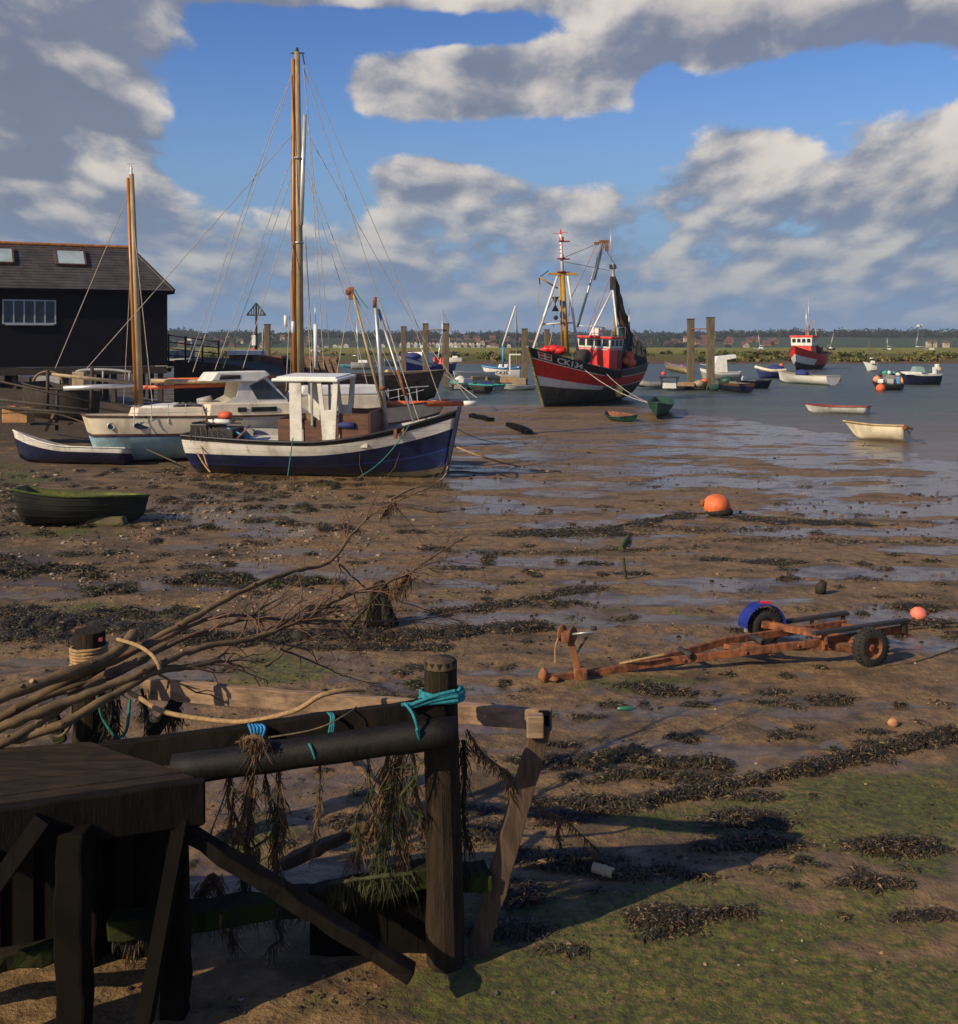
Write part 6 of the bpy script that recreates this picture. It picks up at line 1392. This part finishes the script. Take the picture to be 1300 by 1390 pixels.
bar(f2.lerp(f3,.0)+Vector((0,0,-.08)),n2.lerp(n3,.0)+Vector((0,0,-.06)),.06,.08,RUSTO,'cross_member'); bar(apex.lerp(f2,.97)-Vector((0,0,.06)),apex.lerp(n2,.75)-Vector((0,0,.06)),.05,.07,RUSTO,'cross_member')
bar(f3-Vector((.1,0,.04)),n3-Vector((.05,0,.05)),.06,.08,RUSTO,'cross_member')
bar(nw+Vector((0,.05,.30)),fw+Vector((0,-.05,.30)),.08,.10,RUSTO,'axle')
for (a,b_) in (((1021,850),(1150,832)),((1104,860),(1232,842))):
    d0 = 16.3 if a[0] < 1050 else 15.2; d1 = d0+.45
    A_, B_ = T(*a,d0), T(*b_,d1); bar(A_,B_,.10,.05,TRK,'bunk_board',seg=3,jit=.003)
    for t in (.12,.62,.95): q_ = A_.lerp(B_,t); bar(q_-Vector((0,0,.02)),q_-Vector((0,0,.17)),.05,.07,TRK if t>.9 else RUSTO,'bunk_bracket',up=(0,1,0))
bar(T(1228,845,15.75),T(1228,864,15.75),.06,.08,RUST,'end_bracket',up=(0,1,0))
for px,py,d in ((1117,868,15.3),(1160,868,15.5)): bar(T(px,py-6,d),T(px,py+16,d),.04,.06,RUSTO,'spring_hanger',up=(0,1,0))
bar(T(1100,876,15.3),T(1162,882,15.4),.05,.10,RUSTO,'leaf_spring')
ax_ = Vector((.30,-.95,0)).normalized()
def wheel(c, r, m=RUBBER):
    o = MB().lathe(c,[(r*.56,-.075),(r*.86,-.085),(r*.97,-.06),(r,-.02),(r,.02),(r*.97,.06),(r*.86,.085),(r*.56,.075)],28,axis=ax_).build('wheel',m,tr)
    mb = MB()
    for k in range(28):
        an = 2*math.pi*k/28; x = ax_.cross(Vector((0,0,1))).normalized(); rad = x*math.cos(an)+Vector((0,0,1))*math.sin(an)
        for s_ in (-1,1): mb.beam(c+rad*(r*.985)+ax_*(.01*s_),c+rad*(r*.96)+ax_*(.075*s_),.022,.03,up=rad)
    mb.build('tread',m,o,fix=False)
    rm = MB().lathe(c,[(0,.03),(r*.18,.05),(r*.2,.02),(r*.48,.0),(r*.56,.06),(r*.58,.065),(r*.58,-.06),(0,-.05)],24,axis=ax_).build('rim',RUST,o)
    return o
wheel(nw+Vector((0,0,.245)),.262); wheel(fw+Vector((.06,0,.245)),.262)
mb = MB(); c = fw+Vector((.02,0,.26)); x = ax_.cross(Vector((0,0,1))).normalized(); n = 16; R0,R1 = .335,.325
for k in range(n):
    a0,a1 = math.pi*k/n, math.pi*(k+1)/n
    p = lambda a,r,o_: c+(x*math.cos(a)+Vector((0,0,1))*math.sin(a))*r+ax_*o_
    mb.hexa([p(a0,R1,-.12),p(a1,R1,-.12),p(a1,R1,.12),p(a0,R1,.12),p(a0,R0,-.12),p(a1,R0,-.12),p(a1,R0,.12),p(a0,R0,.12)])
mg = mb.build('mudguard',mat('blue_mudguard_paint',(.012,.022,.20),.4,.3,5,bmp=.15,dirt=.4,dcol=(.06,.045,.03),dscale=6),tr)
MB().box(c+Vector((.05,0,.345)),(.14,.06,.03)).build('reflector',REDP,mg); MB().box(c+x*.30+Vector((0,-.1,-.02)),(.04,.04,.05)).build('lamp',GREYP,mg)
for t in (.25,.6,.9):
    q_ = apex.lerp(n2,t); MB().lathe(q_+ax_*.03,[(0,.02),(.022,.02),(.022,-.01),(0,-.01)],6,axis=ax_).build('bolt',RUST,tr)
q_ = (apex.lerp(n2,.35)+apex.lerp(f2,.35))/2+Vector((0,0,.06)); MB().lathe(q_,[(.015,-.16),(.05,-.15),(.03,0),(.05,.15),(.015,.16)],12,axis=sdv).build('keel_roller',CLUT,tr)
q_ = (apex.lerp(n2,.9)+apex.lerp(f2,.9))/2+Vector((0,0,.07)); MB().lathe(q_,[(.015,-.14),(.05,-.13),(.03,0),(.05,.13),(.015,.14)],12,axis=sdv).build('keel_roller',CLUT,tr)
# winch post
wb, wt = T(786,917,14.6), T(770,858,14.6)
bar(wb,wt,.09,.08,RUST,'winch_post',up=(0,1,0),seg=3,jit=.004)
wc = T(769,861,14.55)
w_ = MB().lathe(wc,[(0,-.09),(.11,-.09),(.11,-.07),(.05,-.06),(.05,.06),(.11,.07),(.11,.09),(0,.09)],16,axis=(.8,-.6,0)).build('winch',RUST,tr)
MB().box(wc+Vector((0,0,-.03)),(.16,.14,.12)).build('winch_frame',RUST,w_,bevel=.01)
MB().tube([wc+Vector((.05,-.08,.02)),wc+Vector((.22,-.12,.05)),wc+Vector((.34,-.13,.06))],.016,6).build('crank',STEEL,w_); MB().tube([T(801,853,14.5),T(809,853,14.5)],.03,8).build('crank_handle',CLUT,w_)
bar(T(797,863,14.55),T(781,888,14.58),.03,.02,CLUT,'strut',up=(0,1,0))
mb = MB(); mb.tube(smooth_path([T(757,866,14.5),T(753,880,14.5),T(753,900,14.5)],3),.013,6); mb.build('winch_strap',ROPE,tr,fix=False)
bar(T(735,919,14.4),T(790,917,14.6),.07,.08,RUST,'coupling_bar',seg=3,jit=.004); MB().ball(T(737,917,14.4),.062,10,0,(1,1,1.5),.3).build('coupling_head',RUST,tr); MB().ball(T(752,922,14.4),.045,10,0,(1.6,1,.8),.3).build('jockey_clamp',RUST,tr)
MB().box(T(787,914,14.58),(.18,.14,.16)).build('post_foot',RUSTO,tr,bevel=.015); mb = MB(); mb.tube(smooth_path([T(840,901,14.9),T(870,895,14.85),T(900,889,14.9)],4),.018,6); mb.build('cable',ROPE,tr,fix=False)

# ---- loose things on the flats
o = thing('mooring_buoy','large orange mooring buoy grounded on the wet mud','buoy',GG(972,699)); MB().ball((0,0,.24),.345,18,0,(1,1,.86),.01).build('float',mat('big_orange_buoy',(.74,.17,.045),.6,.25,2.5,bmp=.2,dirt=.45,dcol=(.45,.06,.02)),o,local=True); MB().ball((.06,-.02,.10),.35,16,0,(1.03,1,.42),.02).build('weed_skirt',WEEDDARK,o,local=True); MB().lathe((-.35,0,.3),[(.09,0),(.09,.06),(.04,.08),(.04,.03)],8,axis=(-1,0,.3)).build('ring',RUST,o,local=True)
o = thing('mooring_buoy','small faded orange buoy among weed behind the trailer','buoy',GG(1247,842)); MB().ball((0,0,.10),.125,12,0,(1.1,1,.9),.06).build('float',mat('faded_orange_buoy',(.75,.20,.12),.6,.15,4),o,local=True); MB().tube([(.1,0,.1),(.16,0,.12)],.03,6).build('ring',RUST,o,local=True)
def tube_thing(name, pts, r, m, label, cat, k=5): o = MB().tube(smooth_path(pts,k),r,6).build(name,m,fix=False); return tag(o,label,cat)
ch = lambda L, dz=.02: [GG(px,py,dz) for px,py in L]
tube_thing('mooring_chain',ch([(690,726),(760,722),(830,716),(880,706),(930,698),(958,697)]),.028,ROPED,'weedy chain running left from the large orange buoy','chain')
tube_thing('mooring_chain',ch([(988,700),(1040,702),(1090,705),(1140,710),(1200,714)]),.022,ROPED,'weedy chain running right from the large orange buoy','chain')
tube_thing('mooring_rope',[P(618,606,35.5),P(660,622,34.9)]+ch([(700,633),(745,641)]),.030,ROPE,'pale rope from the blue boat bow to the mud at right','rope',4)
tube_thing('mooring_rope',[P(610,625,35.5)]+ch([(600,652),(560,664),(530,680)]),.026,ROPE,'pale rope curling from under the blue bow towards the viewer','rope',4)
tube_thing('mooring_rope',ch([(560,648),(620,640),(680,645),(760,640)]),.02,ROPED,'dark rope lying along the mud beyond the blue bow','rope',4)
tube_thing('mooring_rope',ch([(700,600),(780,612),(860,620),(960,622)],.01),.022,ROPED,'dark rope across the wet mud below the green dinghy','rope',4)
tube_thing('mooring_rope',[P(118,563,44)]+ch([(150,622),(190,640),(240,640)]),.02,ROPED,'dark rope in front of the pale blue hull','rope',4)
tube_thing('mooring_rope',ch([(1230,856),(1265,852),(1310,850)]),.018,ROPED,'dark rope on the mud right of the trailer','rope',4)
tube_thing('mooring_rope',ch([(1200,905),(1240,900),(1300,880)],.01),.012,ROPED,'thin rope on the mud below the trailer wheel','rope',4)
for (px,py,px2,py2,l) in ((690,578,718,590,'dark timber stump lying on the sandbank'),(640,566,665,572,'dark weedy timber on the sandbank left of the trawler')):
    o = MB().beam(GG(px,py,.05),GG(px2,py2,.08),.35,.28,seg=4,jit=.05).build('timber',FGDARK); tag(o,l,'timber')
tube_thing('stake',[GG(849,786),GG(849,786)+Vector((-.03,0,.22)),GG(849,786)+Vector((-.05,0,.40))],.03,WEEDGREEN,'short weed covered stake standing alone in the mud','stake',2)
tube_thing('weed_covered_stake',[GG(842,746,.03),GG(848,738,.05),GG(851,731,.02)],.06,MOSSTOP,'bright green weed strip lying by the pool','weed',2)
st_ = thing('stump','weed covered post stump under the branch tips','post',GG(518,850)); c = GG(518,848)
MB().tube([c-Vector((0,0,.1)),c+Vector((0,0,.2)),c+Vector((0,0,.45)),c+Vector((-.02,0,.62)),c+Vector((-.02,0,.66))],[.30,.21,.15,.13,.08],10,0,True,True,.2).build('shaft',FGDARK,st_)
SW.append(strand([c+Vector((0,-.1,.72)),c+Vector((.05,-.12,.4)),c+Vector((.1,-.2,.05))],.16,WEEDDARK,'weed draped over the stump under the branch tips',260,.14))
SW.append(strand([c+Vector((-.1,-.05,.6)),c+Vector((-.25,-.15,.3)),c+Vector((-.5,-.2,.02))],.14,WEEDGREEN,'green weed on the left of the stump',200,.12))
o = MB().lathe(GG(818,1190,.05),[(.038,-.09),(.043,-.09),(.043,.0),(.048,.0),(.048,.025),(.043,.025),(.043,.09),(.035,.09),(.035,-.09)],14,axis=(1,-.55,-.06)).build('pipe',mat('pale_pottery_pipe',(.50,.37,.21),.7,.2,5,dirt=.35)); tag(o,'short pale pipe lying in seaweed right of the leaning post','pipe')
o = MB().lathe(GG(850,965,.03),[(0,-.12),(.022,-.11),(.025,.04),(.011,.08),(.009,.12),(0,.12)],10,axis=(1,.1,.0)).build('bottle',mat('green_glass_bottle',(.03,.15,.08),.25,.2,3,bmp=0)); tag(o,'small green bottle lying on the mud below the trailer','bottle')
o = MB().ball(GG(1212,986,.04),.052,12,0,(1.2,.9,1.1),.12).build('stone',mat('orange_flint',(.42,.20,.09),.7,.3,9,bmp=.3)); tag(o,'rounded orange stone on the mud above the long weed ridge','stone')
b_ = GG(1115,806); o = MB().tube([b_+Vector((-.02,0,.0)),b_+Vector((-.02,0,.10)),b_+Vector((.02,0,.20)),b_+Vector((-.02,0,.24))],[.09,.11,.07,.03],8,0,True,True,.1).build('weed_clump',WEEDDARK); tag(o,'small dark weed knob standing on the mud behind the trailer','weed')
o = MB().box(GG(145,712)+Vector((0,0,.10)),(1.0,.4,.22),top=.85).build('stone_block',mat('mossy_stone',(.10,.085,.035),.9,.5,4,bmp=.6,dirt=.4),bevel=.05); tag(o,'mossy stone block beside the derelict dinghy','stone')

# ---- seaweed beds
WA = mat('bladderwrack',(.026,.018,.009),.55,.5,30,bmp=0,spec=.5); WB = mat('bladderwrack_olive',(.060,.041,.017),.55,.4,30,bmp=0,spec=.5); WC = mat('bladderwrack_tan',(.165,.108,.048),.7,.4,30,bmp=0,spec=.3); WD_ = mat('sea_lettuce',(.038,.048,.008),.6,.4,30,bmp=0)
WBASE = mat('seaweed_mat',(.018,.014,.008),.8,.6,9,bmp=.8)
PX=[];DEN=[]
centers = []   # (x,y,rx,ry,h,n,scale,green)
def bed(px,py,rx,ry,n,h=.06,green=.05):
    n = int(n*1.5); c = GG(px,py); d = c.y; sx_ = rx/F*d; sy_ = ry*d*d/(F*H)*.9; centers.append((c.x,c.y,sx_,sy_,h,n,min(1.5,max(.72,(d/13.0)**.7)),green))
def ridge(L, w, n, h=.06, green=.05, jit=.3):
    for i in range(len(L)-1):
        (x0,y0),(x1,y1) = L[i],L[i+1]; k = max(2,int(math.hypot(x1-x0,(y1-y0)*3)/22))
        for j in range(k):
            t = (j+random.random()*.6)/k; px = x0+(x1-x0)*t; py = y0+(y1-y0)*t+random.uniform(-1,1); bed(px,py,20*random.uniform(.8,1.4),w*random.uniform(.6,1.3),int(n*random.uniform(.6,1.2)),h*random.uniform(.5,1.2),green)
ridge([(770,1098),(830,1092),(900,1086),(960,1075),(1020,1062),(1090,1048),(1150,1030),(1230,1012),(1310,994)],7,430,.11)
ridge([(720,1090),(770,1095),(830,1098),(880,1092)],8,300,.10)
ridge([(755,1036),(800,1030),(850,1030),(900,1038),(950,1036),(990,1042)],8,330,.08); ridge([(840,1050),(900,1054),(1000,1062)],6,260,.08)
ridge([(850,1024),(870,1030)],10,300,.12)
for (px,py,rx,ry,n,h) in ((1010,1114,58,14,1500,.08),(1030,1146,62,12,1500,.10),(960,1150,30,6,300,.05),(1218,1152,64,13,1700,.10),(1178,1199,44,9,700,.07),(770,1172,70,15,1800,.09),(850,1185,40,10,500,.06),(700,1218,36,18,900,.12),(905,1180,24,6,260,.05),(940,1190,30,6,260,.04),
    (900,1250,45,20,1200,.10),(985,1240,45,8,500,.05),(870,1245,20,8,200,.06),(690,1265,60,14,700,.08),(1250,1245,50,8,260,.04),(1020,1082,36,6,200,.04),(760,1110,40,10,600,.08),(660,1130,30,14,400,.08),(480,1115,40,10,400,.06),(520,1125,50,10,400,.06),(640,1100,40,8,250,.05),
    (1128,952,30,7,420,.06),(890,938,32,9,420,.07),(930,942,20,5,160,.05),(1050,940,22,4,120,.04),(925,1003,25,4,140,.03),(1070,1000,30,4,120,.03),(760,1012,25,4,120,.03),(1090,988,12,3,70,.03),(1220,862,14,5,90,.05),
    (1245,826,40,5,420,.07),(1265,848,40,6,420,.07),(805,765,26,3,110,.05),(620,772,30,3,100,.04),(970,760,25,3,120,.05),(1035,764,35,3,120,.05),(1060,763,14,4,90,.06),(1200,773,14,2,60,.04),(1070,786,16,2.5,80,.05),(1170,786,25,2,60,.03),(860,780,26,3,120,.05),(768,820,28,4,220,.05),(590,745,24,3,110,.05),(560,722,28,3,110,.05)): bed(px,py,rx,ry,n,h)
ridge([(230,862),(300,868),(380,866),(450,862),(520,866),(600,862),(660,856),(750,851)],9,330,.12); ridge([(420,880),(500,880),(560,878),(620,884)],5,160,.06)
ridge([(0,850),(60,845),(120,848),(180,856),(240,862)],13,420,.14,.12); ridge([(0,862),(60,866),(120,872)],9,300,.12)
ridge([(590,832),(650,826),(720,815),(770,804),(805,797)],4,150,.05); ridge([(690,726),(760,724),(830,718),(880,708),(950,697)],4,130,.07,.12); ridge([(990,700),(1050,708),(1110,710),(1180,712)],4,110,.05,.1); ridge([(700,722),(800,727),(880,722)],4,90,.04,.1)
ridge([(860,714),(960,722),(1080,716)],3,50,.03); ridge([(590,748),(700,752),(850,748),(960,742)],2.5,40,.03,.4); ridge([(950,735),(1080,732),(1200,738),(1300,733)],3,40,.03,.2)
def field(n, px0, px1, py0, py1, thr, lx_, ly_, seed, amt, h, green, rmin=6, rmax=16):
    for _ in range(n):
        px = random.uniform(px0,px1); py = random.uniform(py0,py1); p = G(px,py); f = float(fbm(np.array([p.x/lx_]),np.array([p.y/ly_]),4,seed)[0])
        e = min(1,(px-px0)/60+.2,(px1-px)/120)
        if f*(.8+.2*e) < thr: continue
        k = (f-thr)*8; bed(px,py,random.uniform(rmin,rmax)*(py-300)/420,random.uniform(1.6,3.8)*(py-460)/330,int(amt*(.4+min(1.2,k))),h*random.uniform(.4,1.2),green if random.random()<.8 else .5)
field(430,-30,470,752,846,.50,1.9,.85,81,150,.09,.12); field(300,-30,500,636,742,.475,2.6,1.1,85,62,.09,.06,5,13); field(60,200,620,640,690,.52,3,1.2,88,26,.05,.05,4,10)
field(80,640,1300,690,850,.56,3.0,.9,91,50,.04,.25,5,14); field(90,640,1300,930,1300,.57,1.5,.7,93,90,.05,.25,6,16); field(60,300,640,880,960,.54,1.6,.7,95,60,.05,.5,6,14)
ridge([(630,566),(700,566),(800,568),(840,566)],1.6,25,.05,.2); ridge([(700,600),(770,612),(830,618)],1.4,20,.03); ridge([(850,655),(960,640),(1050,648)],1.5,20,.03); ridge([(630,636),(720,634),(800,628)],1.5,20,.03)
r2 = random.Random(3)
for k in range(260):
    px = r2.uniform(0,1300); py = 620+ (r2.random()**1.3)*640
    if px > 620 and py < 690 and r2.random() < .75: continue
    bed(px,py,r2.uniform(5,16),r2.uniform(1.2,3.2)*(py-460)/400,int(r2.uniform(10,50)),.03,.15)
def blades():
    Vs=[];Ms=[]
    for (x,y,rx,ry,h,n,sc,gr) in centers:
        r = np.sqrt(rng.random(n)); th = rng.random(n)*2*np.pi; lump = .75+.5*vn(np.cos(th)*2+x*5, np.sin(th)*2+y*5, 3); r = r*lump*(1+.55*rng.random(n)**5)
        cx = x+np.cos(th)*r*rx; cy = y+np.sin(th)*r*ry; cz = ground_z(cx,cy)+h*np.clip(1-r**2,0,1)*rng.random(n)+.006
        L = sc*(.030+.075*rng.random(n)); w = sc*(.0026+.0050*rng.random(n)); az_ = rng.random(n)*2*np.pi; tilt = rng.normal(0,.20,n)
        d = np.stack([np.cos(az_)*np.cos(tilt),np.sin(az_)*np.cos(tilt),np.sin(tilt)],-1); s_ = np.stack([-np.sin(az_),np.cos(az_),rng.normal(0,.5,n)],-1); c = np.stack([cx,cy,cz],-1)
        mid = c+d*L[:,None]*.5+np.array([0,0,1])*(L*.12)[:,None]; end = c+d*L[:,None]+np.array([0,0,-1])*(L*.10)[:,None]
        W = w[:,None]; Vs.append(np.stack([c-s_*W*.6,c+s_*W*.6,mid+s_*W,mid-s_*W,mid-s_*W,mid+s_*W,end+s_*W*.8,end-s_*W*.8],1).reshape(-1,3))
        mm = rng.choice(3,n,p=[.50,.32,.18]); mm = np.where(rng.random(n)<gr,3,mm); Ms.append(np.repeat(mm,2))
    V = np.concatenate(Vs); return V, np.arange(len(V)).reshape(-1,4), np.concatenate(Ms)
V,Q,MI = blades(); print('weed blades', len(Q)//2)
o = np_mesh('seaweed',V,Q,[WA,WB,WC,WD_],None,True,'stuff',MI); o['label'] = 'dark bladderwrack strewn in beds and ridges over the mud'; o['category'] = 'seaweed'
# the matted lower layer of the beds
Vs=[];Qs=[];off=0
for (x,y,rx,ry,h,n,sc,gr) in centers:
    if n < 100: continue
    nr,na = 6,18; rr_ = np.linspace(0,1,nr)[:,None]; th = np.linspace(0,2*np.pi,na+1)[None,:]
    edge = .70+.45*fbm(np.cos(th)*1.6+x*3,np.sin(th)*1.6+y*3,3,7); gx = x+np.cos(th)*rr_*rx*edge; gy = y+np.sin(th)*rr_*ry*edge
    gzv = ground_z(gx,gy)+h*.75*(1-rr_**2)*(.5+fbm(gx*6,gy*6,3,2))-.008*rr_**4
    Vs.append(np.stack([gx,gy,gzv],-1).reshape(-1,3)); Qs.append(grid_quads(nr,na+1)+off); off += nr*(na+1)
o = np_mesh('seaweed_mat',np.concatenate(Vs),np.concatenate(Qs),WBASE,None,True,'stuff'); o['label'] = 'matted dark lower layer of the seaweed beds'; o['category'] = 'seaweed'

# ---- pebbles, shell and clods
def stones(n, place, smin, smax, mats, name, label, flat=.6, p=None):
    xs,ys_ = place(n); n = len(xs); s = smin+(smax-smin)*rng.random(n)**2.5
    s = s*np.clip(ys_/22,.5,1.8)
    base = np.array([(1,0,0),(-1,0,0),(0,1,0),(0,-1,0),(0,0,1),(0,0,-1)],float); th = np.pi/4
    corners = np.array([(a,b,c) for a in(-1,1) for b in(-1,1) for c in(-1,1)],float)*.62
    B = np.concatenate([base,corners]); 
    def ci(a,b,c): return 6+((a>0)*4+(b>0)*2+(c>0))
    fs=[]
    for ax in range(3):
        for sg in (1,-1):
            o1,o2 = [i for i in range(3) if i!=ax]; cs=[]
            for (u,v) in ((1,1),(-1,1),(-1,-1),(1,-1)):
                q=[0,0,0]; q[ax]=sg; q[o1]=u; q[o2]=v; cs.append(ci(*q))
            c0_ = ax*2+(0 if sg>0 else 1)
            for i in range(4): fs.append((c0_,cs[i],cs[(i+1)%4]))
    fs = np.array(fs); V = B[None]*(1+.25*rng.normal(size=(n,14,1)))*np.stack([np.ones(n)*1.0,.7+.4*rng.random(n),flat*np.ones(n)],-1)[:,None,:]*s[:,None,None]
    a = rng.random(n)*6.28; ca,sa = np.cos(a)[:,None],np.sin(a)[:,None]; V = np.stack([V[...,0]*ca-V[...,1]*sa, V[...,0]*sa+V[...,1]*ca, V[...,2]],-1)
    V = V+np.stack([xs,ys_,ground_z(xs,ys_)+s*.15],-1)[:,None,:]
    Qx = (fs[None]+(np.arange(n)*14)[:,None,None]).reshape(-1,3); mi = np.repeat(rng.choice(len(mats),n,p=p),len(fs))
    o = np_mesh(name,V.reshape(-1,3),Qx,mats,None,True,'stuff',mi); o['label']=label; o['category']=name.replace('_',' '); return o
def pl_left(n):
    px = rng.uniform(-40,520,n)**1.0; py = 640+ (rng.random(n))*200; d = F*H/(py-CY); k = fbm((px/90),(py/16),3,19) > .47; return ((px-CX)/F*d)[k], d[k]
def pl_all(n):
    px = rng.uniform(-60,1360,n); py = 600+760*rng.random(n)**1.2; d = F*H/(py-CY); return (px-CX)/F*d, d
PB = [mat('flint_pebble_tan',(.26,.165,.08),.8,.3,9),mat('flint_pebble_grey',(.20,.17,.14),.7,.3,9),mat('flint_pebble_dark',(.06,.045,.035),.7,.3,9),mat('shell_white',(.30,.24,.16),.8,.2,9)]
stones(3000,pl_left,.015,.055,PB,'pebbles','scattered flint pebbles on the upper left shore',.6,[.42,.25,.25,.08])
stones(900,pl_all,.010,.045,PB,'shell_and_pebble_litter','scattered pebbles and shell over the mud flat',.55,[.4,.2,.32,.08])
CLD = [mat('mud_clod',(.105,.065,.036),.8,.3,9),mat('mud_clod_dark',(.045,.030,.018),.8,.3,9)]
def pl_cl(n):
    px = rng.uniform(-60,1360,n); py = 640+740*rng.random(n); d = F*H/(py-CY); x = (px-CX)/F*d; k = fbm(x/1.5,d/1.2,3,29) > .50; return x[k], d[k]
stones(11000,pl_cl,.010,.05,CLD,'mud_clods','small clods and casts of mud over the flat',.5,[.6,.4])
# ------------------------------------------------------------ thin sea haze over the whole estuary
m = bpy.data.materials.new('haze_air'); m.use_nodes = True; X.nt = m.node_tree; m.node_tree.nodes.remove(m.node_tree.nodes['Principled BSDF'])
pv = m.node_tree.nodes.new('ShaderNodeVolumePrincipled'); pv.inputs['Color'].default_value = (.80,.88,1,1); pv.inputs['Density'].default_value = .00015; pv.inputs['Anisotropy'].default_value = .1
m.node_tree.links.new(pv.outputs[0], m.node_tree.nodes['Material Output'].inputs['Volume'])
o = MB().box((0,970,13.2),(2640,2640,44.4)).build('haze', m); o['kind'] = 'stuff'; o['label'] = 'thin pale sea haze over the estuary'; o['category'] = 'haze'
